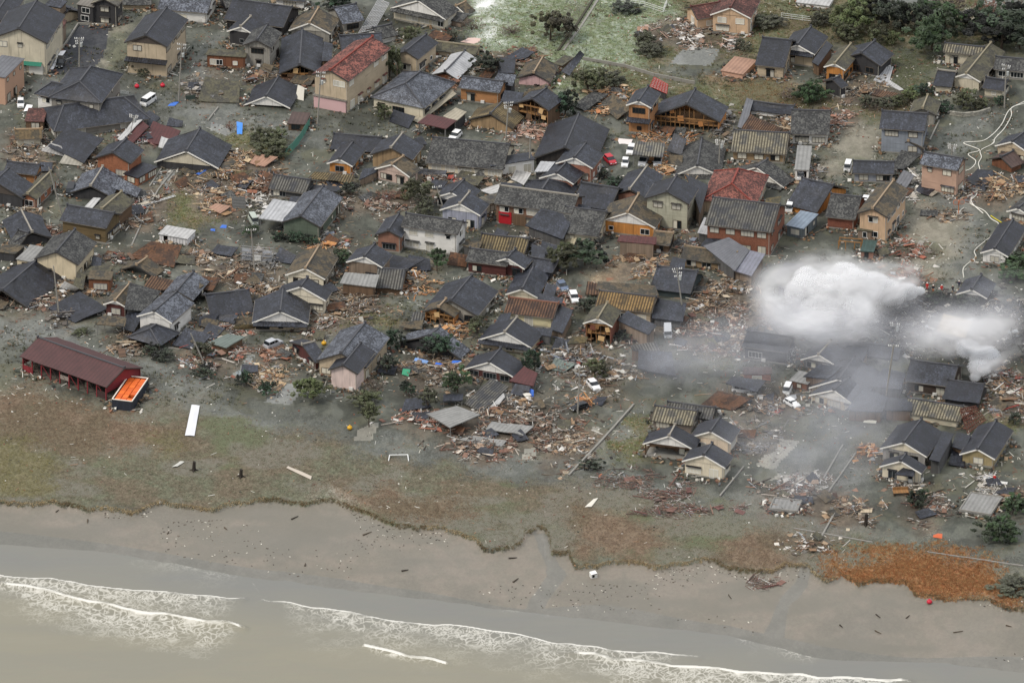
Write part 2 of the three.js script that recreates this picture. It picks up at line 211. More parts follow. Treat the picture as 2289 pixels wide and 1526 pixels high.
['rubble',[[-33.84,-50.33],[-35.33,-47.68],[-38.93,-46.58],[-42.54,-47.67],[-44.04,-50.32],[-42.55,-52.98],[-38.95,-54.08],[-35.34,-52.99]]],
['rubble',[[-51.17,-31.41],[-53.66,-24.34],[-59.66,-21.41],[-65.67,-24.33],[-68.17,-31.39],[-65.69,-38.46],[-59.69,-41.41],[-53.68,-38.5]]],
['rubble',[[-47.94,-24.88],[-49.43,-18.7],[-53.03,-16.13],[-56.64,-18.69],[-58.14,-24.87],[-56.65,-31.06],[-53.05,-33.63],[-49.44,-31.09]]],
['rubble',[[-91.3,-26.28],[-92.3,-21.86],[-94.7,-20.03],[-97.1,-21.85],[-98.1,-26.27],[-97.11,-30.69],[-94.71,-32.53],[-92.3,-30.71]]],
['rubble',[[-97.31,-18.87],[-99.3,-15.34],[-104.1,-13.87],[-108.91,-15.33],[-110.91,-18.86],[-108.93,-22.4],[-104.13,-23.87],[-99.31,-22.42]]],
['rubble',[[-86.97,-23.96],[-87.97,-20.42],[-90.37,-18.96],[-92.77,-20.42],[-93.77,-23.95],[-92.78,-27.49],[-90.38,-28.96],[-87.97,-27.5]]],
['rubble',[[-89.23,-11.53],[-90.72,-7.99],[-94.32,-6.53],[-97.93,-7.99],[-99.43,-11.52],[-97.94,-15.05],[-94.34,-16.53],[-90.73,-15.07]]],
['rubble',[[-76.76,1.19],[-78.0,5.61],[-81.0,7.44],[-84.01,5.61],[-85.26,1.2],[-84.02,-3.22],[-81.02,-5.06],[-78.01,-3.24]]],
['rubble',[[-59.81,-1.97],[-61.3,5.98],[-64.91,9.28],[-68.51,5.99],[-70.01,-1.96],[-68.52,-9.91],[-64.92,-13.22],[-61.32,-9.95]]],
['rubble',[[-55.47,5.24],[-57.21,14.07],[-61.42,17.74],[-65.62,14.08],[-67.37,5.26],[-65.64,-3.59],[-61.44,-7.26],[-57.23,-3.63]]],
['rubble',[[-57.42,-6.05],[-58.41,-2.52],[-60.82,-1.05],[-63.22,-2.51],[-64.22,-6.05],[-63.23,-9.58],[-60.83,-11.05],[-58.42,-9.6]]],
['rubble',[[-36.6,-11.98],[-38.1,-4.03],[-41.7,-0.73],[-45.31,-4.02],[-46.8,-11.96],[-45.32,-19.92],[-41.72,-23.23],[-38.11,-19.96]]],
['rubble',[[-25.74,-17.49],[-28.23,-11.3],[-34.24,-8.74],[-40.25,-11.29],[-42.74,-17.48],[-40.26,-23.66],[-34.26,-26.24],[-28.25,-23.69]]],
['rubble',[[-44.27,6.13],[-45.76,9.67],[-49.36,11.13],[-52.97,9.67],[-54.47,6.14],[-52.98,2.6],[-49.38,1.13],[-45.77,2.59]]],
['rubble',[[-46.31,17.27],[-47.8,22.57],[-51.4,24.77],[-55.01,22.58],[-56.51,17.28],[-55.02,11.98],[-51.42,9.77],[-47.81,11.95]]],
['rubble',[[-5.05,14.17],[-8.29,20.35],[-16.09,22.92],[-23.91,20.36],[-27.15,14.18],[-23.93,7.99],[-16.13,5.42],[-8.31,7.96]]],
['rubble',[[-15.83,-30.0],[-17.32,-24.7],[-20.93,-22.5],[-24.53,-24.69],[-26.03,-29.99],[-24.54,-35.3],[-20.94,-37.5],[-17.33,-35.32]]],
['rubble',[[-8.26,-5.6],[-9.51,-2.07],[-12.51,-0.6],[-15.51,-2.06],[-16.76,-5.59],[-15.52,-9.13],[-12.52,-10.6],[-9.52,-9.15]]],
['rubble',[[14.84,-20.26],[13.6,-14.95],[10.6,-12.76],[7.59,-14.95],[6.34,-20.24],[7.58,-25.55],[10.58,-27.76],[13.59,-25.57]]],
['rubble',[[20.51,7.03],[18.02,14.98],[12.01,18.28],[6.0,14.99],[3.51,7.05],[5.99,-0.91],[11.99,-4.22],[18.0,-0.95]]],
['rubble',[[9.46,29.14],[6.97,35.33],[0.97,37.89],[-5.04,35.34],[-7.54,29.16],[-5.06,22.97],[0.94,20.39],[6.96,22.94]]],
['rubble',[[20.01,28.27],[18.76,30.92],[15.76,32.02],[12.76,30.92],[11.51,28.27],[12.75,25.62],[15.75,24.52],[18.75,25.61]]],
['rubble',[[27.36,17.27],[25.37,22.57],[20.56,24.77],[15.75,22.58],[13.76,17.28],[15.74,11.98],[20.54,9.77],[25.35,11.95]]],
['rubble',[[13.14,40.36],[8.66,48.31],[-2.15,51.61],[-12.97,48.32],[-17.46,40.38],[-13.0,32.42],[-2.2,29.11],[8.63,32.38]]],
['rubble',[[-14.59,37.74],[-16.33,41.28],[-20.53,42.74],[-24.74,41.28],[-26.49,37.75],[-24.75,34.21],[-20.55,32.74],[-16.34,34.2]]],
['rubble',[[-0.01,49.88],[-2.0,53.42],[-6.8,54.88],[-11.61,53.42],[-13.61,49.89],[-11.63,46.35],[-6.82,44.88],[-2.01,46.34]]],
['rubble',[[18.25,48.16],[16.26,56.11],[11.45,59.41],[6.65,56.12],[4.65,48.18],[6.63,40.22],[11.43,36.91],[16.24,40.18]]],
['rubble',[[53.85,-21.18],[51.11,-13.23],[44.51,-9.93],[37.89,-13.21],[35.15,-21.16],[37.87,-29.12],[44.48,-32.43],[51.09,-29.16]]],
['rubble',[[47.89,-4.69],[45.15,1.49],[38.54,4.06],[31.93,1.5],[29.19,-4.68],[31.91,-10.87],[38.51,-13.44],[45.13,-10.9]]],
['rubble',[[56.78,-8.79],[53.79,0.05],[46.59,3.71],[39.37,0.06],[36.38,-8.77],[39.35,-17.61],[46.55,-21.29],[53.77,-17.65]]],
['rubble',[[61.53,30.01],[58.79,35.32],[52.19,37.51],[45.58,35.32],[42.83,30.03],[45.55,24.72],[52.16,22.51],[58.77,24.7]]],
['rubble',[[29.59,-1.07],[28.59,2.46],[26.19,3.93],[23.79,2.47],[22.79,-1.06],[23.78,-4.6],[26.18,-6.07],[28.58,-4.61]]],
['rubble',[[53.05,-0.62],[51.56,3.8],[47.95,5.63],[44.35,3.81],[42.85,-0.61],[44.33,-5.03],[47.94,-6.87],[51.54,-5.05]]],
['rubble',[[89.89,-28.61],[88.4,-24.19],[84.8,-22.36],[81.19,-24.18],[79.69,-28.6],[81.18,-33.02],[84.78,-34.86],[88.39,-33.04]]],
['rubble',[[108.97,17.27],[107.23,22.57],[103.02,24.77],[98.81,22.58],[97.07,17.28],[98.8,11.98],[103.0,9.77],[107.21,11.95]]],
['rubble',[[110.34,28.27],[108.35,33.57],[103.55,35.77],[98.74,33.58],[96.74,28.28],[98.72,22.97],[103.53,20.77],[108.34,22.95]]],
['rubble',[[66.79,71.27],[64.05,77.46],[57.45,80.02],[50.83,77.47],[48.09,71.29],[50.81,65.1],[57.42,62.52],[64.03,65.07]]],
['rubble',[[55.18,46.61],[53.69,51.91],[50.08,54.11],[46.48,51.92],[44.98,46.62],[46.47,41.32],[50.07,39.11],[53.68,41.29]]],
['rubble',[[86.79,68.62],[85.3,71.27],[81.7,72.37],[78.09,71.27],[76.59,68.62],[78.08,65.97],[81.68,64.87],[85.29,65.96]]],
['rubble',[[105.35,72.6],[103.86,76.13],[100.26,77.6],[96.65,76.14],[95.15,72.6],[96.64,69.07],[100.24,67.6],[103.85,69.05]]],
['rubble',[[88.29,78.31],[87.05,83.62],[84.05,85.81],[81.04,83.62],[79.79,78.33],[81.03,73.02],[84.03,70.81],[87.04,73.0]]],
['rubble',[[77.7,52.5],[76.71,56.92],[74.31,58.75],[71.9,56.93],[70.9,52.51],[71.89,48.09],[74.29,46.25],[76.7,48.07]]],
['rubble',[[74.95,78.75],[72.96,83.17],[68.16,85.0],[63.35,83.18],[61.35,78.76],[63.33,74.34],[68.14,72.5],[72.95,74.32]]],
['rubble',[[114.71,-76.96],[112.72,-70.78],[107.91,-68.21],[103.1,-70.77],[101.11,-76.95],[103.09,-83.14],[107.89,-85.71],[112.7,-83.17]]],
['rubble',[[99.08,-62.82],[97.58,-60.61],[93.98,-59.7],[90.37,-60.61],[88.88,-62.82],[90.36,-65.03],[93.96,-65.95],[97.57,-65.04]]],
['rubble',[[91.05,-43.67],[89.3,-38.37],[85.1,-36.17],[80.89,-38.36],[79.15,-43.66],[80.88,-48.96],[85.08,-51.17],[89.29,-48.99]]],
['rubble',[[71.99,-84.86],[70.75,-81.32],[67.75,-79.86],[64.74,-81.32],[63.49,-84.85],[64.73,-88.38],[67.73,-89.86],[70.74,-88.4]]],
['rubble',[[104.91,-76.96],[103.91,-71.66],[101.51,-69.46],[99.11,-71.65],[98.11,-76.95],[99.1,-82.25],[101.5,-84.46],[103.91,-82.28]]],
['rubble',[[35.86,-89.82],[35.11,-80.99],[33.31,-77.32],[31.51,-80.97],[30.76,-89.8],[31.5,-98.64],[33.3,-102.32],[35.11,-98.69]]],
['rubble',[[34.57,-39.89],[32.58,-32.82],[27.77,-29.89],[22.97,-32.81],[20.97,-39.87],[22.95,-46.95],[27.75,-49.89],[32.56,-46.98]]],
['rubble',[[41.72,-49.38],[40.48,-44.96],[37.47,-43.13],[34.47,-44.95],[33.22,-49.37],[34.46,-53.79],[37.46,-55.63],[40.47,-53.81]]],
['rubble',[[1.82,-82.88],[-0.17,-78.46],[-4.98,-76.63],[-9.78,-78.45],[-11.78,-82.87],[-9.8,-87.29],[-5.0,-89.13],[-0.19,-87.31]]],
['rubble',[[-8.3,-82.38],[-10.54,-77.96],[-15.94,-76.13],[-21.35,-77.96],[-23.6,-82.37],[-21.37,-86.79],[-15.97,-88.63],[-10.55,-86.81]]],
['rubble',[[11.46,-47.47],[9.47,-43.05],[4.66,-41.22],[-0.14,-43.05],[-2.14,-47.46],[-0.16,-51.88],[4.64,-53.72],[9.45,-51.9]]],
['rubble',[[65.02,92.44],[63.53,95.09],[59.93,96.19],[56.32,95.09],[54.82,92.44],[56.31,89.79],[59.91,88.69],[63.52,89.78]]]];
const SCARP=[[-108.83,75.23],[-103.47,74.24],[-99.59,75.62],[-92.78,74.64],[-86.14,77.2],[-80.37,77.2],[-76.5,78.97],[-70.91,74.64],[-66.68,76.41],[-60.48,77.99],[-56.77,75.62],[-47.99,73.06],[-42.23,75.62],[-36.59,73.45],[-31.08,77.6],[-25.31,83.87],[-19.62,86.02],[-14.33,85.04],[-11.97,88.35],[-7.39,90.49],[-5.58,94.94],[0.13,94.55],[1.92,92.04],[2.47,87.38],[6.06,85.43],[7.48,88.74],[7.8,97.06],[11.2,95.71],[12.58,103.19],[16.77,101.85],[19.81,99.94],[25.77,100.7],[28.04,103.19],[34.22,100.89],[38.7,99.55],[43.07,102.81],[47.38,104.33],[51.82,104.33],[54.58,101.47],[58.77,101.28],[59.76,105.86],[61.97,108.33],[65.33,106.43],[69.27,109.66],[78.19,108.33],[79.69,114.01],[86.04,115.89],[92.51,115.32],[96.7,119.08],[100.68,120.2],[105.95,121.7]];
const WATER=[[-107.98,89.15],[-102.55,89.93],[-81.47,94.18],[-68.08,98.22],[-49.78,104.72],[-34.08,107.95],[-17.01,113.44],[4.62,119.07],[31.19,125.41],[42.44,127.83],[60.92,137.22],[99.35,142.69],[104.59,143.6]];
const FOAM=[[[[-107.13,102.43],[-101.72,103.58],[-86.54,106.82],[-75.11,110.42],[-52.52,113.63]],1,9],
[[[-50.06,113.25],[-42.74,116.07],[-33.86,119.26],[-19.89,123.55],[-9.17,125.04],[1.62,128.38],[12.7,133.73],[22.28,135.38],[30.98,136.48],[37.06,137.03]],0.8,11],
[[[-101.53,106.82],[-96.11,108.52],[-91.93,110.42],[-83.13,114.57],[-72.81,118.51],[-61.04,122.25],[-52.17,124.86]],1.5,8],
[[[11.03,135.38],[20.07,138.13],[30.88,141.6],[39.55,142.33],[44.89,143.78],[51.63,144.87],[59.22,145.96],[67.19,145.96],[77.49,147.95]],1.4,9],
[[[-29.39,132.63],[-24.82,134.65],[-12.39,140.32]],1.1,2],
[[[42.45,127.64],[47.73,129.67],[52.86,133.36],[60.93,137.03]],0.55,5],
[[[-79.88,95.72],[-66.35,98.99],[-51.93,104.34]],0.3,10],
[[[-51.87,106.25],[-50.13,110.98],[-48.1,113.81]],0.3,1],
[[[-3.92,116.64],[9.29,119.82]],0.4,2]];
function lineZ(P, x) { if (x <= P[0][0]) return P[0][1]; for (let i = 1; i < P.length; i++) if (x <= P[i][0]) { const a = P[i - 1], b = P[i]; return lerp(a[1], b[1], (x - a[0]) / (b[0] - a[0] || 1)); } return P[P.length - 1][1]; }
const mono = P => { const o = [P[0]]; for (const p of P) if (p[0] > o[o.length - 1][0] + .05) o.push(p); return o; };
const SC = mono(SCARP), WA = mono(WATER);
const scarpZ = x => lineZ(SC, x) + 1.5 * (vn(x * .35, 3.3) - .5) + .9 * (vn(x * 1.1, 8.3) - .5) + .5 * (vn(x * 2.7, 1.3) - .5);
const waterZ = x => lineZ(WA, x) + 3 * (vn(x * .06, 21.3) - .5);
function groundY(x, z) {
  const sz = scarpZ(x), past = z - sz;
  let y = .16 * (fbm(x * .11, z * .11, 3) - .5) + .05 * (vn(x * .7, z * .7) - .5);
  if (past > -3) y += sstep(-3, -.2, past) * .22 * vn(x * .5, 4.4);
  if (past > 0 && z > waterZ(x)) return -1.17 - .035 * (z - waterZ(x));
  if (past > -.2) { const f = clamp(past / Math.max(8, waterZ(x) - sz)); y = lerp(y, -.62 - .55 * Math.min(f, 1) + .04 * (fbm(x * .3, z * .3, 3) - .5), sstep(-.2, .5, past)); }
  return y;
}
const GX0 = -150, GX1 = 150, GZ0 = -215, GZ1 = 175;
const ZC = { mud: 0, field: 1, fieldpath: 2, olive: 3, roadgrey: 4, brownslope: 5, lawn: 6, asphalt: 7, gravel: 8, concrete: 9, grass: 10, soil: 11, beachgrass: 12, browngrass: 13, yellowgrass: 14, rustgrass: 15, pale: 16, foundation: 17, snow: 18, sand: 19, wet: 20, char: 21, rubble: 22 };
const ZW = 600, ZH = 780, zmap = new Uint8Array(ZW * ZH);
for (const [n, P] of ZONES) { // scan conversion of the zone outlines
  const pts = P.map(([x, z]) => [(x - GX0) / (GX1 - GX0) * ZW, (z - GZ0) / (GZ1 - GZ0) * ZH]);
  for (let j = 0; j < ZH; j++) {
    const xs = []; for (let i = 0; i < pts.length; i++) { const a = pts[i], b = pts[(i + 1) % pts.length]; if ((a[1] <= j + .5) !== (b[1] <= j + .5)) xs.push(a[0] + (j + .5 - a[1]) / (b[1] - a[1]) * (b[0] - a[0])); }
    xs.sort((a, b) => a - b); for (let k = 0; k + 1 < xs.length; k += 2) for (let i = Math.max(0, Math.ceil(xs[k] - .5)); i < Math.min(ZW, xs[k + 1] - .5); i++) zmap[j * ZW + i] = ZC[n];
  }
}
const zoneRaw = (x, z) => { const i = Math.floor((x - GX0) / (GX1 - GX0) * ZW), j = Math.floor((z - GZ0) / (GZ1 - GZ0) * ZH); return i < 0 || j < 0 || i >= ZW || j >= ZH ? 0 : zmap[j * ZW + i]; };
const lineX = (P, z) => { for (let i = 1; i < P.length; i++) if (z <= P[i][1]) { const a = P[i - 1], b = P[i]; return lerp(a[0], b[0], (z - a[1]) / (b[1] - a[1])); } return P[P.length - 1][0]; };
const CHANNELS = [[[5.43,86.62], [7.45,96.68], [8.93,104.15], [5.34,114.19], [4.18,120.01]], [[58.5,101.67], [57.39,108.14], [53.38,117.2], [51.05,129.86]]];
const HARD = new Set([ZC.concrete, ZC.foundation, ZC.asphalt]);
function zoneAt(x, z, jx = 0, jz = 0) {
  const past = z - scarpZ(x); if (past > .15 && CHANNELS.some(P => z > P[0][1] && z < P[P.length - 1][1] && Math.abs(x - lineX(P, z)) < .8 + 1.6 * (z - P[0][1]) / 60 + .8 * vn(z * .3, x * .1))) return ZC.wet; if (past > .15) return waterZ(x) - z < 3.5 + 6 * (vn(x * .05, 9) - .5) ? ZC.wet : ZC.sand;
  const h = zoneRaw(x, z); if (HARD.has(h)) return h;
  const q = zoneRaw(x + 10 * (fbm(x * .16, z * .16, 3) - .5) + jx * 5, z + 16 * (fbm(x * .16 + 40, z * .16, 3) - .5) + jz * 8); return HARD.has(q) ? 0 : q;
}
const R2 = (x, z) => NT[((Math.floor(x * 5) * 73) ^ (Math.floor(z * 5) * 199)) & 65535];
const ZCOL = [ // [a, b, c] mixed by coarse and fine noise
  [[69, 72, 64], [88, 90, 81], [54, 56, 48]], [[122, 132, 114], [140, 148, 132], [108, 114, 92]], [[98, 104, 90], [112, 116, 102], [70, 68, 58]], [[88, 92, 68], [108, 100, 78], [84, 74, 56]], [[95, 97, 93], [106, 108, 103], [83, 85, 79]],
  [[108, 92, 72], [116, 104, 82], [88, 86, 62]], [[74, 78, 60], [86, 86, 68], [64, 64, 50]], [[52, 54, 58], [60, 62, 66], [45, 47, 51]], [[114, 111, 98], [128, 124, 111], [92, 94, 76]], [[118, 120, 118], [128, 130, 126], [106, 108, 104]],
  [[90, 92, 62], [100, 97, 73], [104, 90, 66]], [[124, 108, 88], [136, 122, 100], [104, 90, 72]], [[91, 87, 71], [94, 95, 77], [98, 87, 71]], [[100, 84, 67], [107, 92, 75], [88, 78, 60]], [[92, 88, 63], [99, 93, 68], [86, 80, 58]],
  [[150, 97, 58], [162, 113, 72], [128, 84, 54]], [[142, 138, 126], [152, 148, 137], [129, 127, 114]], [[128, 127, 118], [142, 139, 128], [114, 112, 103]], [[208, 210, 208], [220, 222, 220], [146, 152, 138]], [[116, 111, 100], [122, 115, 104], [109, 105, 95]], [[105, 103, 95], [110, 108, 100], [99, 98, 90]], [[58, 57, 58], [78, 77, 75], [44, 44, 46]], [[86, 78, 67], [101, 91, 78], [70, 64, 55]],
];
{
  const N = 2048, col = tex(N, N, (i, j) => {
    const x = GX0 + (i + .5) / N * (GX1 - GX0), z = GZ0 + (j + .5) / N * (GZ1 - GZ0), h1 = NT[(i * 7919 + j * 104729) & 65535], h2 = NT[(i * 3571 + j * 65537 + 11) & 65535], k = zoneAt(x, z, h1 - .5, h2 - .5), k2 = zoneAt(x, z, h2 - .5, .5 - h1), k3 = zoneAt(x, z, .5 - h1, h2 - .7), Z = [0, 1, 2].map(t => [0, 1, 2].map(e => (ZCOL[k][t][e] + ZCOL[k2][t][e] + ZCOL[k3][t][e]) / 3));
    const n = fbm(x * .09 + 7, z * .09, 4), m = fbm(x * .5, z * .35 + 50, 3), f = NT[(i * 131 + j * 8191 + (i * j % 977)) & 65535], g = vn(x * 2.4, z * 1.6);
    let c = mixc(Z[0], Z[1], sstep(.35, .65, m)); c = mixc(c, Z[2], sstep(.5, .68, n) * .85);
    const amp = k === ZC.sand || k === ZC.wet ? 7 : k === ZC.field || k >= 10 && k <= 15 ? 30 : 15; const d = (f - .5) * amp + (g - .5) * amp * .9; c = [c[0] + d, c[1] + d, c[2] + d * .9];
    if (k === ZC.field) { const s = sstep(.62, .74, vn(x * 1.1, z * .9 + 60)); c = mixc(c, [92, 96, 64], s * .6); }
    if (k === ZC.mud) { const s = sstep(.56, .7, fbm(x * .2 + 90, z * .16, 3)); c = mixc(c, [88, 87, 66], s * .5); const w = sstep(.6, .75, fbm(x * .3 + 9, z * .1 + 33, 3)); c = mixc(c, [112, 114, 106], w * .45); const dk = sstep(.58, .72, fbm(x * .14 + 60, z * .12 + 7, 4)); c = mixc(c, [54, 55, 48], dk * .6); }
    if (k === ZC.sand) { const w = sstep(.5, .7, fbm(x * .04 + 3, z * .12, 3)); c = mixc(c, [108, 105, 95], w * .7); }
    if (k === ZC.beachgrass) { const w = sstep(.52, .66, fbm(x * .07 + 31, z * .09, 4)); c = mixc(c, [88, 95, 68], w * .7); const q = sstep(.5, .66, fbm(x * .09 + 71, z * .12 + 5, 3) + .16 * sstep(-40, 20, x)); c = mixc(c, [108, 105, 95], q * .75); }
    return [clamp(c[0], 0, 255), clamp(c[1], 0, 255), clamp(c[2], 0, 255)];
  });
  col.wrapS = col.wrapT = THREE.ClampToEdgeWrapping;
  const M = 512, rg = tex(M, M, (i, j) => { const x = GX0 + (i + .5) / M * (GX1 - GX0), z = GZ0 + (j + .5) / M * (GZ1 - GZ0), k = zoneAt(x, z), w = fbm(x * .1, z * .1 + 12, 3); const r = k === ZC.wet ? .38 : k === ZC.sand ? .42 + .3 * w : k === 0 || k === 4 ? .6 + .4 * w : .95; return [255, r * 255, 0]; }, false);
  rg.wrapS = rg.wrapT = THREE.ClampToEdgeWrapping;
  const nx = 420, nz = 640, g = new THREE.PlaneGeometry(GX1 - GX0, GZ1 - GZ0, nx, nz); g.rotateX(-Math.PI / 2); g.translate((GX0 + GX1) / 2, 0, (GZ0 + GZ1) / 2);
  const p = g.attributes.position, uv = g.attributes.uv;
  for (let i = 0; i < p.count; i++) { const x = p.getX(i), z = p.getZ(i); p.setY(i, groundY(x, z)); uv.setXY(i, (x - GX0) / (GX1 - GX0), (z - GZ0) / (GZ1 - GZ0)); }
  g.computeVertexNormals();
  kindOf(new THREE.Mesh(g, new THREE.MeshStandardMaterial({ name: 'ground', map: col, roughnessMap: rg, roughness: 1 })), 'ground', 'structure');
  // plain country beyond the surveyed sheet
  for (const [w, d, x, z] of [[3000, 2400, 0, GZ0 - 1200], [1350, 300, GX0 - 675, -66], [1350, 300, GX1 + 675, -66]]) { const q = new THREE.PlaneGeometry(w, d); q.rotateX(-Math.PI / 2); q.translate(x, -.05, z); kindOf(new THREE.Mesh(q, flat(0x6c6e60, .95)), 'ground', 'structure'); }
}
{ // sea: turbid shallow water with low swells, breakers and lacy foam
  const X0 = -150, X1 = 150, Z0 = 30, Z1 = 200, N = 2048, NH = 1400;
  const cell = (x, z) => { const xi = Math.floor(x), zi = Math.floor(z); let a = 9, b = 9; for (let q = -1; q <= 1; q++) for (let w = -1; w <= 1; w++) { const h = (((xi + q) * 73856093) ^ ((zi + w) * 19349663)) & 65535, dx = xi + q + NT[h] - x, dz = zi + w + NT[(h * 31 + 7) & 65535] - z, d = dx * dx + dz * dz; if (d < a) { b = a; a = d; } else if (d < b) b = d; } return Math.sqrt(b) - Math.sqrt(a); };
  const near = (x, z, edge) => { let s = 0; for (const [P, st, wd] of FOAM) { if (x < P[0][0] || x > P[P.length - 1][0]) continue; const t = (x - P[0][0]) / (P[P.length - 1][0] - P[0][0]), e = Math.min(1, Math.min(t, 1 - t) * 7), d = z - lineZ(P, x) - 1.4 * (vn(x * .25, P.length) - .5); if (d > -.4 && d < wd * 2) s = Math.max(s, edge ? st * Math.exp(-Math.pow((d - .7) / 1.1, 2)) : st * e * Math.exp(-Math.max(0, d) / wd) * .8, edge ? 0 : st > .35 && d > -.35 && d < .35 + .7 * (st > 1) ? 1.32 * Math.min(1, Math.min(t, 1 - t) * 30) : 0); } return s; };
  const col = tex(N, NH, (i, j) => {
    const x = X0 + (i + .5) / N * (X1 - X0), z = Z0 + (j + .5) / NH * (Z1 - Z0), s = near(x, z, false), deep = sstep(4, 26, z - waterZ(x));
    const n = fbm(x * .05, z * .16, 4), wx = x + 1.6 * (vn(x * .8, z * .8) - .5), wz = z + 1.6 * (vn(x * .8 + 9, z * .8) - .5);
    let c = mixc([110, 110, 104], [126, 122, 105], deep); c = mixc(c, [118, 116, 104], sstep(.3, .8, n) * .5);
    if (s > .02) { const brk = fbm(x * .3, z * .35, 4), l1 = cell(wx * .8, wz * .5), l2 = cell(wx * 1.9 + 5, wz * 1.2), lace = Math.max(.75 * (1 - sstep(.0, .2 + .25 * s * brk, l1)), .85 * (1 - sstep(.02, .34, l2)) * sstep(.35, .6, fbm(x * .6, z * .7, 3))) * sstep(.08, .62, s * (.3 + 1.5 * brk)), solid = sstep(.95, 1.35, s + (brk - .5) * .9); c = mixc(c, [224, 222, 213], clamp(Math.max(lace * .8, solid * .92))); }
    return c;
  });
  col.wrapS = col.wrapT = THREE.ClampToEdgeWrapping;
  const g = new THREE.PlaneGeometry(X1 - X0, Z1 - Z0, 500, 420); g.rotateX(-Math.PI / 2); g.translate(0, 0, (Z0 + Z1) / 2);
  const p = g.attributes.position, uv = g.attributes.uv;
  for (let i = 0; i < p.count; i++) { const x = p.getX(i), z = p.getZ(i), w = waterZ(x), d = z - w; p.setY(i, -1.19 + .03 * (d < 0 ? d : 0) + .03 * Math.sin(z * .5 + x * .05 + 3 * vn(x * .03, z * .05)) * sstep(0, 12, d) + .05 * (fbm(x * .25, z * .7, 4) - .5) + .3 * near(x, z, true) * sstep(2, 10, d)); uv.setXY(i, (x - X0) / (X1 - X0), (z - Z0) / (Z1 - Z0)); }
  g.computeVertexNormals();
  kindOf(new THREE.Mesh(g, new THREE.MeshStandardMaterial({ name: 'sea', map: col, roughness: .32 })), 'sea', 'structure');
  const q = new THREE.PlaneGeometry(6000, 3000); q.rotateX(-Math.PI / 2); q.translate(0, -1.6, Z1 + 1490); kindOf(new THREE.Mesh(q, flat(0x8b8772, .35)), 'sea', 'structure');
}

// ================= sheets and roofs =================
// closed sheet over the corners a b (low edge) c d (high edge), uv in metres
function sheet(a, b, c, d, o = {}) {
  const A = new THREE.Vector3(...a), B = new THREE.Vector3(...b), C = new THREE.Vector3(...c), D = new THREE.Vector3(...d);
  const lu = Math.max(A.distanceTo(B), D.distanceTo(C)), lv = Math.max(A.distanceTo(D), B.distanceTo(C)), rib = o.rib || 0;
  const nu = rib ? Math.min(140, Math.ceil(lu / rib) * 2) : Math.max(2, Math.ceil(lu / 1.1)), nv = Math.max(2, Math.ceil(lv / (rib ? 2 : 1))), th = o.th ?? .16, ou = rr(0, 9), ov = rr(0, 9), sd = rr(0, 50), rough = o.rough ?? .05;
  const nrm = B.clone().sub(A).cross(D.clone().sub(A)).normalize(); if (nrm.y < 0) nrm.negate();
  const P = [], U = [], I = [], v = new THREE.Vector3(), v2 = new THREE.Vector3();
  for (let s = 0; s < 2; s++) for (let j = 0; j <= nv; j++) for (let i = 0; i <= nu; i++) {
    const u = i / nu, w = j / nv; v.lerpVectors(A, B, u); v2.lerpVectors(D, C, u); v.lerp(v2, w);
    let h = rough * 2 * (vn(u * lu * .45 + sd, w * lv * .45) - .5) - (o.sag || 0) * Math.sin(Math.PI * u) * (.3 + .7 * Math.sin(Math.PI * w));
    if (rib && s === 0) h += (i & 1) * (o.ribh || .07); if (s) h -= th;
    v.addScaledVector(nrm, h); P.push(v.x, v.y, v.z); U.push(ou + (u - .5) * lu, ov + w * lv);
  }
  const n = nu + 1, k = n * (nv + 1), at = (s, i, j) => s * k + j * n + i, quad = (p, q, r, t) => I.push(p, q, r, p, r, t);
  for (let j = 0; j < nv; j++) for (let i = 0; i < nu; i++) { quad(at(0, i, j), at(0, i + 1, j), at(0, i + 1, j + 1), at(0, i, j + 1)); quad(at(1, i, j), at(1, i, j + 1), at(1, i + 1, j + 1), at(1, i + 1, j)); }
  for (let i = 0; i < nu; i++) { quad(at(1, i, 0), at(1, i + 1, 0), at(0, i + 1, 0), at(0, i, 0)); quad(at(0, i, nv), at(0, i + 1, nv), at(1, i + 1, nv), at(1, i, nv)); }
  for (let j = 0; j < nv; j++) { quad(at(0, 0, j), at(0, 0, j + 1), at(1, 0, j + 1), at(1, 0, j)); quad(at(1, nu, j), at(1, nu, j + 1), at(0, nu, j + 1), at(0, nu, j)); }
  let g = new THREE.BufferGeometry(); g.setAttribute('position', new THREE.Float32BufferAttribute(P, 3)); g.setAttribute('uv', new THREE.Float32BufferAttribute(U, 2)); g.setIndex(I);
  g = g.toNonIndexed(); g.computeVertexNormals(); return g;
}
const RIBBED = { stripe: .6, stripe2: .6, tanstripe: .6, redbrown: .6, yellowtile: .6, browntile: .6, carport: 1.2, creamribs: 1, whitemetal: .9, striperoof: .6 };
const DARKTRIM = flat(0x3b3835, .8), WHITETRIM = flat(0xe2e0d8, .7), CONCRETE = mat('concrete', { color: 0x8f8d86, roughness: .9, map: wallMap('plaster') }), WOOD = mat('bare_wood', { color: 0x9c7448, roughness: .85, map: wallMap('boards') }), DARKWOOD = mat('old_wood', { color: 0x5a4636, roughness: .9, map: wallMap('boards') });
const RIDGE = { mud: flat(0x94826c, .9), moss: flat(0x88806c, .9), tan: flat(0x9c8468, .9), mudgrey: flat(0x8a7a64, .9), red: flat(0x7c3a30, .8), rust: flat(0x5e3a34, .8), redbrown: flat(0x7a5444, .8) };
const winGeo = {};
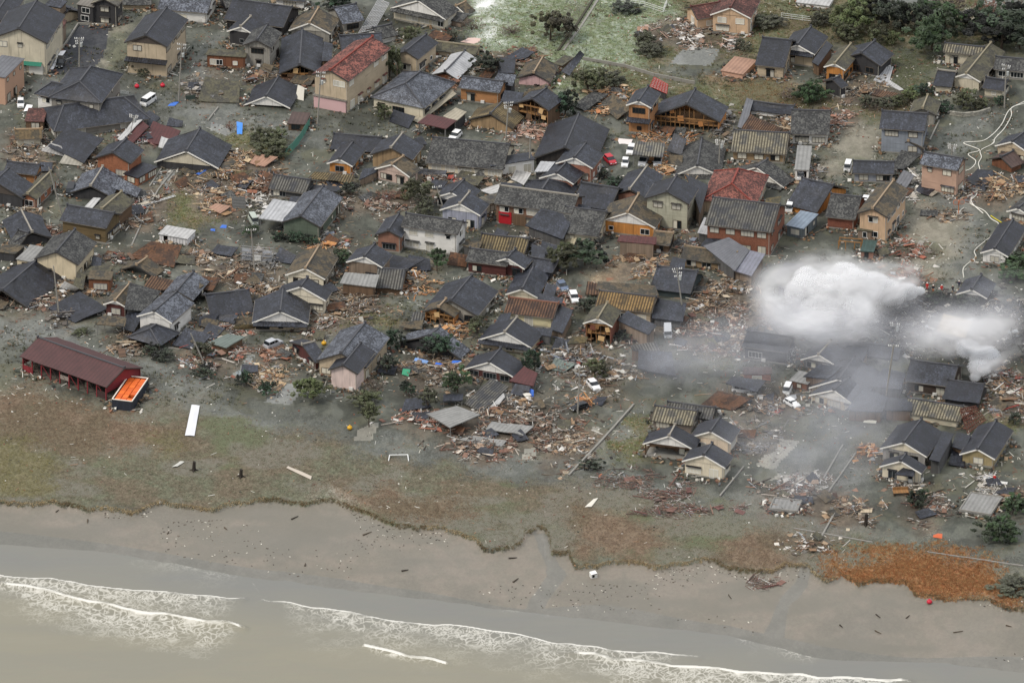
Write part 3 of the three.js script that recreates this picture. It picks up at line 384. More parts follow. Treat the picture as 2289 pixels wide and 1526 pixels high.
function windowFrame(w, h) { const k = w + '_' + h; if (winGeo[k]) return winGeo[k]; const t = .09, d = .14, L = [box(w, t, d, 0, h / 2, 0), box(w, t, d, 0, -h / 2, 0), box(t, h, d, -w / 2, 0, 0), box(t, h, d, w / 2, 0, 0)], n = w > 2.4 ? 3 : w > 1 ? 1 : 0; for (let i = 1; i <= n; i++) L.push(box(.07, h, d * .9, -w / 2 + w * i / (n + 1), 0, 0)); return winGeo[k] = mergeGeometries(L); }
const paneGeo = {}; const paneOf = (w, h) => paneGeo[w + '_' + h] || (paneGeo[w + '_' + h] = box(w, h, .05));
function addWindow(g, x, y, z, ry, w, h, fm, pm, hood) {
  const f = part('window', windowFrame(w, h), fm, g, x, y, z); f.rotation.y = ry;
  const n = w > 1 ? 2 : 1; for (let i = 0; i < n; i++) part('pane', paneOf(+(w / n - .06).toFixed(2), h - .06), R() < .75 ? pm : pick(PANES), f, (i + .5) * w / n - w / 2, 0, -.01);
  if (hood) { const q = part('window_hood', box(w + .35, .07, .5), hood, f, 0, h / 2 + .14, .22); q.rotation.x = .22; }
}
function faceWindows(g, ry, dist, width, he, opts = {}) { // a row of windows per storey on the wall that faces ry
  const rows = he > 4.4 ? [Math.min(1.35, he * .3), he - 1.25] : he > 1.7 ? [Math.min(1.35, he * .52)] : [];
  const fm = opts.fm, pm = opts.pm, hood = opts.hood;
  rows.forEach((y, row) => {
    const n = Math.max(1, Math.floor(width / 3.3));
    for (let i = 0; i < n; i++) {
      if (R() < (n > 1 ? .22 : .06)) continue;
      const t = (i + .5) / n * width - width / 2 + rr(-.2, .2), kind = R(); let w = kind < .55 ? 2 : kind < .8 ? 2.9 : 1, h = kind < .8 ? 1.3 : .9, yy = y;
      if (row === 0 && rows.length > 1 || he < 4 && he > 2.5) if (R() < .3) { w = 1.8; h = Math.min(1.95, he - .6); yy = h / 2 + .22; }
      if (w > width - .5) w = .9; if (h > he - .4) continue;
      const x = Math.cos(ry) * t + Math.sin(ry) * dist, z = -Math.sin(ry) * t + Math.cos(ry) * dist;
      addWindow(g, x, yy, z, ry, w, h, fm, pm, R() < .45 ? hood : null);
    }
  });
}
function posts(g, w, l, h, m, r = .12) { for (const sx of [-1, 1]) for (const sz of [-1, 1]) part('post', box(r * 2, h, r * 2), m, g, sx * w / 2, h / 2, sz * l / 2); }
function brokenFront(g, W, L, He, apex, wm) { // walls torn open at the gable end: rear and side walls, floors, studs and hanging boards
  part('wall', box(W, He, .16), wm, g, 0, He / 2, -L / 2);
  part('wall', box(.16, He, L), wm, g, -W / 2, He / 2, 0); part('wall', box(.16, He, L), wm, g, W / 2, He / 2, 0);
  if (He > 2) part('floor', box(W - .3, .2, L - .3), WOOD, g, 0, He * .5, 0);
  part('ceiling_beam', box(W - .2, .26, .26), WOOD, g, 0, He - .2, L / 2 - .1);
  const n = Math.max(3, Math.round(W / 1.1)); for (let i = 0; i <= n; i++) { if (R() < .2) continue; const x = (i / n - .5) * (W - .3), top = He + apex * (1 - Math.abs(2 * x / W)) - .3; const m = part('stud', box(.14, top, .14), R() < .5 ? WOOD : DARKWOOD, g, x, top / 2, L / 2 - .12); m.rotation.z = rr(-.07, .07); }
  for (let i = 0; i < 5; i++) { const w = rr(.7, 1.6), m = part('loose_board', box(w, rr(.6, 1.4), .06), pick([WOOD, wm, DARKWOOD, flat(0xc9a878, .9)]), g, rr(-.4, .4) * W, rr(.25, 1) * (He + apex * .4), L / 2 - .02 + rr(-.05, .12)); m.rotation.z = rr(-.3, .3); }
}
function boatFrame(g, W, L, He, apex) {
  const red = flat(0x7c2a30, .7), dk = flat(0x3c2a28, .9), n = 9;
  for (const s of [-1, 1]) for (let i = 0; i <= n; i++) { const z = (i / n - .5) * L; part('column', box(.22, He, .22), red, g, s * W / 2, He / 2, z); if (i < n) { const z2 = ((i + 1) / n - .5) * L; part('brace', bar([s * W / 2, .2, z], [s * W / 2, He - .3, z2], .1), i % 3 ? dk : red, g); if ((i * 7 + s) % 4 === 1) part('cladding_sheet', box(.06, rr(.8, 1.7), L / n - .2), pick([red, dk, flat(0x8a8078, .8)]), g, s * (W / 2 + .02), rr(.6, He - .9), (z + z2) / 2); } }
  for (const e of [-1, 1]) { const sh = new THREE.Shape(); sh.moveTo(-W / 2, He * .45); sh.lineTo(W / 2, He * .45); sh.lineTo(W / 2, He); sh.lineTo(0, He + apex - .05); sh.lineTo(-W / 2, He); part('end_wall', new THREE.ExtrudeGeometry(sh, { depth: .1, bevelEnabled: false }), red, g, 0, 0, e * (L / 2 - .05)); }
  part('rail', box(.12, .2, L), red, g, -W / 2, He - .15, 0); part('rail', box(.12, .2, L), red, g, W / 2, He - .15, 0); part('floor', box(W, .14, L), flat(0x55524a, .9), g, 0, .05, 0);
  for (let i = 0; i < 8; i++) { const m = part('stored_gear', new RoundedBoxGeometry(rr(1, 2.2), rr(.6, 1.5), rr(1, 2.4), 2, .1), pick([dk, flat(0x4a463e, .9), flat(0x6c3a30, .9), flat(0x7c7668, .9)]), g, rr(-.35, .35) * W, .6, (i / 8 - .44) * L); m.rotation.y = rr(0, 3); }
}
const FOOT = [];
function house(label, x, z, rot, L, W, He, k, wall, roof, o) {
  FOOT.push([x, z, rot, W, L]);
  const g = thing(wall === 'boat' ? 'boat_shed' : 'house', label, wall === 'boat' ? 'shed' : 'house', x, z, rot), Hr = He + k * W / 2, rm = roofMat(roof), wm = wallMat(wall), rib = RIBBED[roof] || 0, collapsed = He < 1.6;
  if (!o.hip) g.rotation.z = rr(-.012, .012) * (collapsed ? 4 : 1);
  const so = { rib, sag: o.sag || (collapsed ? .15 : .03), rough: collapsed ? .2 : .06 };
  const fm = pick(FRAMES), pm = pick(PANES), hood = pick([rm, DARKTRIM]);
  const hx = W / 2, hz = L / 2, ridgeM = RIDGE[roof] || (R() < .1 ? flat(0x8f8a80, .9) : flat(0x45464a, .7));
  if (o.hip) {
    const e = Math.max(W * .42, 2.2), lz = Math.max(.3, hz), ez = lz + e * .75;
    const c = [[hx, He, ez], [hx, He, -ez], [-hx, He, -ez], [-hx, He, ez]], r1 = [0, Hr, lz], r2 = [0, Hr, -lz];
    part('roof_slope', sheet(c[0], c[1], r2, r1, so), rm, g); part('roof_slope', sheet(c[2], c[3], r1, r2, so), rm, g);
    part('roof_slope', sheet(c[3], c[0], r1, r1, so), rm, g); part('roof_slope', sheet(c[1], c[2], r2, r2, so), rm, g);
    for (const q of c) part('hip_ridge', bar(q, q[2] > 0 ? r1 : r2, .28, .24), ridgeM, g, 0, .06, 0);
    part('ridge', bar(r1, r2, .4, .4), ridgeM, g, 0, .1, 0);
    if (He > 1 && wall !== 'none') walls(g, W - 1.2, ez * 2 - 1.2, He, 0); else if (wall === 'none') posts(g, W - .8, ez * 2 - .8, He, DARKWOOD);
    return;
  }
  const lift = .04;
  part('roof_slope', sheet([hx, He, hz], [hx, He, -hz], [0, Hr, -hz], [0, Hr, hz], so), rm, g, 0, lift, 0);
  part('roof_slope', sheet([-hx, He, -hz], [-hx, He, hz], [0, Hr, hz], [0, Hr, -hz], so), rm, g, 0, lift, 0);
  { const s = so.sag, pts = []; const n = 6; const L_ = []; for (let i = 0; i < n; i++) { const a = i / n, b = (i + 1) / n, f = t => -s * .3 * Math.sin(Math.PI * t) * .9; L_.push(bar([0, Hr + .12 + f(a), lerp(hz, -hz, a)], [0, Hr + .12 + f(b), lerp(hz, -hz, b)], .3, .28)); } L_.push(box(.6, .6, .22, 0, Hr + .2, hz + .05), box(.6, .6, .22, 0, Hr + .2, -hz - .05)); part('ridge', mergeGeometries(L_), ridgeM, g); }
  const trim = o.wg && o.wg !== 'dark' ? WHITETRIM : DARKTRIM;
  for (const s of [1, -1]) for (const e of [1, -1]) part('bargeboard', bar([s * (hx - .02), He - .1, e * (hz + .04)], [0, Hr - .1, e * (hz + .04)], .1, .27), e > 0 ? trim : DARKTRIM, g);
  const ww = W - 1.1, wl = L - .9, apex = Math.max(.05, k * ww / 2 - .12 - so.sag * 1.1 - so.rough * .8);
  if (wall === 'none') { posts(g, ww, wl, He, DARKWOOD); part('tie_beam', box(ww + .3, .2, .2), DARKWOOD, g, 0, He - .1, wl / 2); part('back_wall', box(ww, He, .15), wallMat('brown'), g, 0, He / 2, -wl / 2); part('floor', box(ww, .3, wl), CONCRETE, g, 0, .12, 0); for (let i = 0; i < 3; i++) { const m = part('loose_board', box(rr(.8, 1.8), rr(.8, 1.6), .06), pick([WOOD, SHOJI, DARKWOOD]), g, rr(-.4, .4) * ww, 1, rr(-.3, .45) * wl); m.rotation.set(rr(-.3, .3), rr(-1, 1), rr(-.2, .2)); } }
  else if (wall === 'boat') boatFrame(g, ww, wl, He, apex);
  else if (o.ow && He > 1) brokenFront(g, ww, wl, He, apex, wm);
  else if (He > .5) walls(g, ww, wl, Math.max(.3, He + .25 * k - so.sag * .6 - so.rough), apex);
  if (o.wg) { const sh = new THREE.Shape(), q = .8, y0 = He + .1; sh.moveTo(-ww / 2 * q, y0 + .1); sh.lineTo(ww / 2 * q, y0 + .1); sh.lineTo(0, y0 + .1 + k * ww / 2 * q); const t = new THREE.ExtrudeGeometry(sh, { depth: .1, bevelEnabled: false }); part('gable_panel', t, o.wg === 'dark' ? flat(0x4a423c, .8) : wallMat(WALL[o.wg] ? o.wg : 'white'), g, 0, 0, Math.min(hz - .3, wl / 2 + .03)); }
  if (o.sk) { const yt = He > 4.4 ? He * .5 + .4 : He + .25, d = 1.5; part('skirt_roof', sheet([-hx + .2, yt - .55, wl / 2 + d], [hx - .2, yt - .55, wl / 2 + d], [hx - .2, yt, wl / 2 + .04], [-hx + .2, yt, wl / 2 + .04], { rib: rib || .6, rough: .03, ribh: .05 }), rm, g); }
  if (o.aw) { const m = part('awning', sheet([-ww * .05, 2.6, wl / 2 + 1.2], [ww * .42, 2.6, wl / 2 + 1.2], [ww * .42, 3.1, wl / 2 + .05], [-ww * .05, 3.1, wl / 2 + .05], { th: .06 }), flat(0x1f6b58, .7), g); part('shutter', box(3.2, 2.3, .1), flat(0xd8d8d2, .6), g, ww * .3, 1.25, wl / 2 + .06); }
  if (o.red) { part('red_shutter', box(.12, 2.8, 2.9), flat(0xa8202a, .5), g, ww / 2 + .07, 1.45, wl / 2 - 2); part('opening_stand_in', box(.1, 2.5, 3), wallMat('brown'), g, ww / 2 + .06, 1.3, wl / 2 - 5.4); }  // brown panel added in place of a dark, shaded open bay
  function walls(g, ww, wl, He, apex) {
    const sh = new THREE.Shape(); sh.moveTo(-ww / 2, -.3); sh.lineTo(ww / 2, -.3); sh.lineTo(ww / 2, He); if (apex) sh.lineTo(0, He + apex - .02); sh.lineTo(-ww / 2, He);
    part('wall', new THREE.ExtrudeGeometry(sh, { depth: wl, bevelEnabled: false }), wm, g, 0, 0, -wl / 2);
    if (He > 2) part('foundation', box(ww + .14, .5, wl + .14), CONCRETE, g, 0, .08, 0);
    const faces = [[0, wl / 2, ww], [Math.PI / 2, ww / 2, wl], [Math.PI, wl / 2, ww], [-Math.PI / 2, ww / 2, wl]];
    faces.forEach(([a, d, w], i) => { if (Math.cos(a + rot) > .12) { faceWindows(g, a, d + .03, w, He, { fm, pm, hood }); if (R() < .35 && He > 2) { const t = rr(-.35, .35) * w, ac = part('air_conditioner', box(.85, .65, .36), flat(0xd0d0cc, .6), g, Math.cos(a) * t + Math.sin(a) * (d + .22), .5, -Math.sin(a) * t + Math.cos(a) * (d + .22)); ac.rotation.y = a; } if (R() < .7 && He > 2.2) part('downpipe', rod([Math.cos(a) * w * .48 + Math.sin(a) * (d + .08), 0, -Math.sin(a) * w * .48 + Math.cos(a) * (d + .08)], [Math.cos(a) * w * .48 + Math.sin(a) * (d + .08), He, -Math.sin(a) * w * .48 + Math.cos(a) * (d + .08)], .06), flat(0xa8a49a, .6), g); } });
    // gutters along both eaves
    for (const s of [1, -1]) if (He > 2) part('gutter', box(.14, .12, wl + .6), flat(0x6a655e, .6), g, s * (W / 2 + .02), He - .14, 0);
  }
}
function flatHouse(label, x, z, rot, w, l, h, wall, roof, o) {
  FOOT.push([x, z, rot, w, l]);
  if (o.crate) { const g = thing('open_container', label, 'container', x, z, rot), nv = mat('navy_steel', { color: 0x2a303c, roughness: .6, map: wallMap('boards') }), rim = flat(0xd8d0c4, .7); for (const s of [-1, 1]) { part('side_wall', box(.12, h, l), nv, g, s * w / 2, h / 2, 0); part('end_wall', box(w - .13, h, .12), nv, g, 0, h / 2, s * (l / 2 - .06)); part('rim', box(.22, .14, l + .1), rim, g, s * w / 2, h + .07, 0); part('rim', box(w - .25, .14, .22), rim, g, 0, h + .07, s * (l / 2)); } part('floor', box(w - .2, .1, l - .2), nv, g, 0, .1, 0); const nx = 3, nz = 7; for (let i = 0; i < nx; i++) for (let j = 0; j < nz; j++) { if (i === 2 && j === 5) continue; const c = part('orange_crate', new RoundedBoxGeometry((w - .5) / nx - .08, h - .25 + rr(-.1, .05), (l - .5) / nz - .1, 1, .08), flat(pick([0xd0601c, 0xc85a1e, 0xda6a24]), .6), g, (i - 1) * (w - .4) / nx, h / 2, (j - 3) * (l - .4) / nz); c.rotation.y = rr(-.02, .02); } return; }
  const frame = wall === 'none', g = thing(/carport/.test(label) ? 'carport' : /container/.test(label) ? 'storage_container' : /frame/.test(label) ? 'timber_shelter' : 'flat_roofed_building', label, /carport/.test(label) ? 'carport' : /container/.test(label) ? 'container' : 'building', x, z, rot), rm = roofMat(roof);
  if (roof !== 'woodbeam') part('roof', sheet([-w / 2 - .2, h, l / 2 + .2], [w / 2 + .2, h, l / 2 + .2], [w / 2 + .2, h + .12, -l / 2 - .2], [-w / 2 - .2, h + .12, -l / 2 - .2], { th: .14, rib: RIBBED[roof], rough: .02, ribh: .04 }), rm, g);
  if (frame) { posts(g, w - .2, l - .2, h - .1, roof === 'woodbeam' ? WOOD : flat(0x7c7c7a, .5, .4)); for (const s of [-1, 1]) part('beam', box(w, .2, .16), roof === 'woodbeam' ? WOOD : flat(0x7c7c7a, .5, .4), g, 0, h - .15, s * (l / 2 - .1)); if (roof === 'woodbeam') for (const q of [-.18, .2]) part('post', box(.2, h, .2), WOOD, g, q * w, h / 2, l / 2 - .1); else part('back_wall', box(w - .3, h - .3, .1), wallMat('dark'), g, 0, h / 2 - .1, -l / 2 + .1); return; }
  if (o.posts || /container/.test(label)) { // hollow: the front opening leads into the room behind
    const wm = wallMat(wall), W = w - .1, L = l - .1, t = .1, H2 = h - .06, dw = o.posts ? W * .74 : 1, dh = o.posts ? Math.min(2.5, H2 - .4) : 1.8, dx = o.posts ? 0 : -w * .28;
    part('wall', box(W, H2, t), wm, g, 0, H2 / 2, -L / 2); for (const s of [-1, 1]) part('wall', box(t, H2, L), wm, g, s * W / 2, H2 / 2, 0); part('floor', box(W - .2, .08, L - .1), CONCRETE, g, 0, .06, 0);
    const a0 = -W / 2 + .05, a1 = dx - dw / 2, b0 = dx + dw / 2, b1 = W / 2 - .05; part('front_wall', box(a1 - a0, H2, t), wm, g, (a0 + a1) / 2, H2 / 2, L / 2 - .05); part('front_wall', box(b1 - b0, H2, t), wm, g, (b0 + b1) / 2, H2 / 2, L / 2 - .05); part('front_wall', box(dw, H2 - dh, t), wm, g, dx, (H2 + dh) / 2, L / 2 - .05);
    if (!o.posts) for (let i = 0; i < 9; i++) { const rx = -w / 2 + .4 + i * (w - .8) / 8; if (rx > a1 - .1 && rx < b0 + .1) continue; part('rib', box(.07, h - .25, .05), wm, g, rx, h / 2 - .05, l / 2 + .01); }
    return;
  }
  part('wall', box(w - .1, h + .2, l - .1, 0, h / 2 - .16, 0), wallMat(wall), g);
  if (o.plain) { for (const s of [-1, 1]) { part('kerb', box(.25, .3, l), CONCRETE, g, s * (w / 2), h + .14, 0); part('kerb', box(w - .26, .3, .25), CONCRETE, g, 0, h + .14, s * l / 2); } return; }
  const fm = pick(FRAMES), pm = pick(PANES); faceWindows(g, 0, l / 2 - .02, w, h, { fm, pm }); if (Math.cos(rot + Math.PI / 2) > .1) faceWindows(g, Math.PI / 2, w / 2 - .02, l, h, { fm, pm });
}
function slab(label, pts, m, o) {
  let cx = 0, cz = 0; for (const p of pts) { cx += p[0] / 4; cz += p[2] / 4; }
  const L = pts.map(p => [p[0] - cx, p[1], p[2] - cz]), ys = pts.map(p => p[1]), lo = Math.min(...ys);
  const isWall = /wall|panel|fragment/.test(label) && !/roof beside|roof of|roof slope/.test(label), name = /carport/.test(label) ? 'carport' : /canopy|awning|porch/.test(label) ? 'canopy' : isWall ? 'wreckage_sheet' : lo > 1.3 ? 'lean_to' : 'roof_wreck';
  const g = thing(name, label, name === 'roof_wreck' ? 'roof' : name === 'wreckage_sheet' ? 'panel' : name === 'lean_to' ? 'shed' : name, cx, cz);
  const rm = roofMat(m), [a, b, c, d] = L;
  if (o.lat) { const n = 9, at = (u, v) => { const p = a.map((q, i) => lerp(lerp(q, b[i], u), lerp(d[i], c[i], u), v)); return p; }; for (let i = 0; i <= n; i++) part('batten', bar(at(i / n, 0), at(i / n, 1), .16, .1), rm, g); for (let i = 0; i <= 6; i++) part('rafter', bar(at(0, i / 6), at(1, i / 6), .2, .14), rm, g, 0, .1, 0); return; }
  if (o.grid) { const at = (u, v) => a.map((q, i) => lerp(lerp(q, b[i], u), lerp(d[i], c[i], u), v)); for (let i = 0; i <= 6; i++) { part('red_bar', bar(at(i / 6, 0), at(i / 6, 1), .16, .1), flat(0xb04a44, .7), g, 0, .14, .06); part('red_bar', bar(at(0, i / 6), at(1, i / 6), .16, .1), flat(0xb04a44, .7), g, 0, .16, .06); } }
  part(isWall ? 'sheet' : 'roof_sheet', sheet(a, b, c, d, { rib: o.rib ? .8 : RIBBED[m] || 0, sag: o.sag || .05, rough: lo < 1.3 ? .16 : .04, th: isWall ? .12 : .18 }), rm, g);
  if (o.posts) { for (const p of L) part('post', rod([p[0] * .92, 0, p[2] * .92], [p[0] * .92, p[1] - .1, p[2] * .92], .07), flat(0x8a8a88, .5, .3), g); part('beam', bar([a[0] * .92, a[1] - .12, a[2] * .92], [b[0] * .92, b[1] - .12, b[2] * .92], .12), flat(0x8a8a88, .5, .3), g); }
  else if (lo > 1.3) { const q = .84, wm = wallMat(pick(['dark', 'brown', 'darkgrey', 'taupe'])), s = [a, b, c, d].map(p => [p[0] * q, p[1] - .2, p[2] * q]); for (let i = 0; i < 4; i++) { const u = s[i], v = s[(i + 1) % 4], G = new THREE.BufferGeometry(), l = Math.hypot(v[0] - u[0], v[2] - u[2]); G.setAttribute('position', new THREE.Float32BufferAttribute([u[0], -.2, u[2], v[0], -.2, v[2], v[0], v[1], v[2], u[0], u[1], u[2]], 3)); G.setAttribute('uv', new THREE.Float32BufferAttribute([0, 0, l, 0, l, v[1], 0, u[1]], 2)); G.setIndex([0, 1, 2, 0, 2, 3]); G.computeVertexNormals(); part('wall', G, wm, g); } }
}

// ================= cars =================
const PAINT = { white: 0xdfe0e0, black: 0x16171a, red: 0xb01c2c, silver: 0xa9acb0, bluegrey: 0x5c6a80, palegreen: 0xa8b0a6 };
const CARK = { kei: [3.4, 1.5, 1.55], hatch: [4.1, 1.7, 1.5], wagon: [4.4, 1.72, 1.68], minivan: [4.7, 1.74, 1.85], keivan: [3.45, 1.5, 1.88] };
const carGeo = {};
function carShapes(k) {
  if (carGeo[k]) return carGeo[k];
  const [l, w, h] = CARK[k], van = k === 'keivan' || k === 'minivan', f = l / 2, belt = h * .56, low = .22;
  const prof = (pts, wd, bev) => { const s = new THREE.Shape(); pts.forEach(([a, b], i) => i ? s.lineTo(a, b) : s.moveTo(a, b)); const g = new THREE.ExtrudeGeometry(s, { depth: wd - 2 * bev, bevelEnabled: true, bevelSize: bev, bevelThickness: bev, bevelSegments: 2 }); g.translate(0, 0, -wd / 2 + bev); g.rotateY(-Math.PI / 2); return g; }; // profile x = forward -> +z
  const hood = van ? f * .9 : f * .52, body = prof([[-f + .08, low + .1], [-f + .1, belt - .05], [-f + .2, belt], [hood, belt], [f - .25, belt - (van ? .1 : .16)], [f - .06, belt - .42], [f - .08, low + .06], [f - .5, low], [-f + .5, low]], w, .07);
  const rt = van ? f * .66 : f * .14, cabin = prof([[-f + .16, belt - .06], [-f + (van ? .2 : .42), h - .1], [rt, h - .1], [hood, belt - .06]], w - .14, .06);
  const roof = prof([[-f + (van ? .2 : .44), h - .12], [-f + (van ? .26 : .52), h - .02], [rt - .06, h - .02], [rt + .04, h - .12]], w - .2, .04);
  return carGeo[k] = { l, w, h, body, cabin, roof, belt, f, pillar: van ? -.15 : -.25, wheel: (() => { const g = new THREE.CylinderGeometry(.3, .3, .2, 18); g.rotateZ(Math.PI / 2); return g; })(), rim: (() => { const g = new THREE.CylinderGeometry(.18, .18, .22, 12); g.rotateZ(Math.PI / 2); return g; })() };
}
function car(label, x, z, rot, kind, colour) {
  const c = carShapes(kind), g = thing('car', label, /van/.test(label) ? 'van' : 'car', x, z, rot), pm = mat('paint_' + colour, { color: PAINT[colour], roughness: .28 });
  const crushed = /crush|smash|wreck/.test(label), tip = /tipped|stranded/.test(label);
  g.position.y += .02; if (crushed) g.scale.set(1, .82, .96); if (tip || crushed) { g.rotation.order = 'YXZ'; g.rotation.x = rr(-.08, .12); g.rotation.z = rr(-.1, .1); g.position.y += .12; }
  part('body', c.body, pm, g); part('cabin_glass', c.cabin, GLASS, g); part('roof', c.roof, pm, g);
  for (const s of [1, -1]) {
    part('pillar', box(.05, c.h - c.belt - .1, .12), pm, g, s * (c.w / 2 - .08), (c.h + c.belt) / 2 - .05, c.pillar); part('pillar', box(.05, c.h - c.belt - .1, .14), pm, g, s * (c.w / 2 - .09), (c.h + c.belt) / 2 - .05, -c.f + .5);
    for (const e of [1, -1]) { const wh = part('wheel', c.wheel, flat(0x17171a, .9), g, s * (c.w / 2 - .1), .3, e * (c.f - .68)); part('rim', c.rim, flat(0x9a9c9e, .4, .6), wh); }
    part('headlight', new RoundedBoxGeometry(.34, .18, .12, 2, .05), flat(0xdfe6ea, .2), g, s * (c.w / 2 - .28), c.belt - .3, c.f - .07); part('tail_light', box(.16, .34, .06), flat(0x8a1418, .35), g, s * (c.w / 2 - .16), c.belt - .12, -c.f + .06); part('wing_mirror', box(.18, .12, .1), pm, g, s * (c.w / 2 + .06), c.belt + .06, c.f * .5);
  }
  part('grille', box(c.w * .5, .16, .06), flat(0x1d1e20, .6), g, 0, c.belt - .36, c.f - .05); part('number_plate', box(.36, .18, .04), flat(0xd8d6c4, .6), g, 0, .42, c.f - .01);
  if (crushed) { const m = part('bent_hood', sheet([-.6, 0, .6], [.6, .1, .5], [.5, .6, -.3], [-.6, .4, -.4], { th: .03, rough: .2 }), pm, g, 0, c.belt, c.f - 1); }
}

// ================= poles =================
function pole(label, x, z, dx, h, arms) {
  const g = thing('utility_pole', label, 'utility pole', x, z), thin = h < 6, m = mat('pole_concrete', { color: 0x8b8880, roughness: .85 });
  part('shaft', rod([0, -.3, 0], [dx, h, 0], thin ? .08 : .19, thin ? .06 : .12, 10), m, g);
  const at = t => [dx * t, h * t, 0];
  for (let i = 0; i < arms; i++) { const p = at(.97 - i * .07), w = 1.1 - i * .12, a = part('crossarm', box(w * 2, .12, .12), flat(0x9a9a96, .6, .3), g, ...p); a.rotation.y = rr(-.5, .5); for (const q of [-.9, -.5, .5, .9]) part('insulator', new THREE.CylinderGeometry(.09, .11, .3, 8), flat(0xe4e4e0, .4), a, q * w, .2, 0); }
  if (arms > 1) { const p = at(.8); part('transformer', new THREE.CylinderGeometry(.3, .3, .9, 12), flat(0xa6aaa8, .5), g, p[0] + .42, p[1], .05); part('bracket', box(.9, .1, .3), flat(0x777775, .5, .4), g, p[0] + .2, p[1] - .5, 0); }
  if (/mirror/.test(label)) { const p = at(.55), d = part('mirror_disc', new THREE.CylinderGeometry(.55, .55, .08, 20), flat(0x9aa4a8, .2), g, ...p); d.rotation.x = 1.3; }
}

// ================= trees =================
const LEAF = { deep: 0x2a3f2a, dark: 0x31382b, darkgreen: 0x2c3826, green: 0x3a4d2e, olive: 0x4e5236, olivebright: 0x58603a, dull: 0x4a4c3a, dullolive: 0x504e3a, brown: 0x62564a, rust: 0x6e4838, darkred: 0x443a34 };
const crownProto = {};
function crownGeo(v, n, size) {
  const k = v + '_' + n; if (crownProto[k]) return crownProto[k];
  const q = mulberry(900 + v * 17), P = [], I = [], cl = [];
  for (let i = 0; i < 19; i++) { const a = q() * 6.283, e = Math.acos(1 - 1.55 * q()), r = .2 + .85 * Math.sqrt(q()); cl.push([Math.cos(a) * Math.sin(e) * r, Math.cos(e) * r * .95 + .05, Math.sin(a) * Math.sin(e) * r, .1 + .26 * q() * q()]); }
  const up = new THREE.Vector3();
  for (let i = 0; i < n; i++) {
    const c = cl[Math.floor(q() * cl.length)], d = new THREE.Vector3(q() - .5, q() - .5, q() - .5).normalize().multiplyScalar(c[3] * Math.cbrt(.2 + .8 * q()));
    const o = new THREE.Vector3(c[0] + d.x, c[1] + d.y * .8, c[2] + d.z), s = size * (.5 + q()), nrm = new THREE.Vector3(d.x + (q() - .5) * .4, d.y + .15 + (q() - .5) * .4, d.z + (q() - .5) * .4).normalize(), t = new THREE.Vector3(q() - .5, q() - .5, q() - .5).cross(nrm).normalize(), b = nrm.clone().cross(t), k0 = P.length / 3;
    for (const [u, w] of [[-1, 0], [0, -.55], [1.1, 0], [0, .55]]) P.push(o.x + (t.x * u + b.x * w) * s, o.y + (t.y * u + b.y * w) * s, o.z + (t.z * u + b.z * w) * s);
    I.push(k0, k0 + 1, k0 + 2, k0, k0 + 2, k0 + 3);
  }
  const g = new THREE.BufferGeometry(); g.setAttribute('position', new THREE.Float32BufferAttribute(P, 3)); g.setIndex(I); const f = g.toNonIndexed(); f.computeVertexNormals(); return crownProto[k] = f;
}
const leafMat = (k, v) => matCache['leaf' + k + v] || (matCache['leaf' + k + v] = (() => { const c = new THREE.Color(LEAF[k]); c.offsetHSL((v - 1) * .015, 0, (v - 1) * .025); return new THREE.MeshPhysicalMaterial({ name: 'leaf_' + k, color: c, roughness: .85, side: THREE.DoubleSide, transmission: .25, thickness: 0 }); })());
let treeN = 0;
function tree(label, x, z, r, h, kind) {
  const low = h < r * 1.1, g = thing(low ? 'shrub' : 'tree', label, low ? 'shrub' : 'tree', x, z, rr(0, 6.28), /hedge bush/.test(label) ? 'clipped hedge bushes' : undefined), v = treeN++ % 5, bare = kind === 'brown' || kind === 'rust' || kind === 'darkred';
  const pine = /pine|bare trunk/.test(label), cy = low ? h * .4 : pine ? h * .62 : h * .5, ch = low ? h * .62 : pine ? h * .4 : h * .54, bark = flat(0x4e443a, .9);
  const L = [rod([0, -.2, 0], [rr(-.2, .2), cy, rr(-.2, .2)], Math.max(.1, r * .055), Math.max(.05, r * .03), 7)], nb = bare ? 14 : 6;
  for (let i = 0; i < nb; i++) { const a = i * 2.4 + rr(-.4, .4), b = rr(.15, .55), q = rr(.55, .95); L.push(rod([0, cy * b, 0], [Math.cos(a) * r * q, cy + ch * rr(-.3, .6), Math.sin(a) * r * q], Math.max(.04, r * .02), .02, 5)); }
  part('trunk', mergeGeometries(L), bark, g);
  for (let i = 0; i < (r > 3 ? 4 : 3); i++) { const c = part('crown', crownGeo((v + i * 2) % 5, bare ? 380 : h >= 7 ? 2100 : r > 3.4 ? 1500 : 850, bare ? .05 : r > 3.4 ? .075 : .095), leafMat(kind, (v + i) % 3), g, rr(-.42, .42) * r, cy * rr(.7, 1.1), rr(-.42, .42) * r); c.scale.set(r * rr(.5, .95), ch * rr(.6, 1.02), r * rr(.5, .95)); c.rotation.y = rr(0, 6); }
}

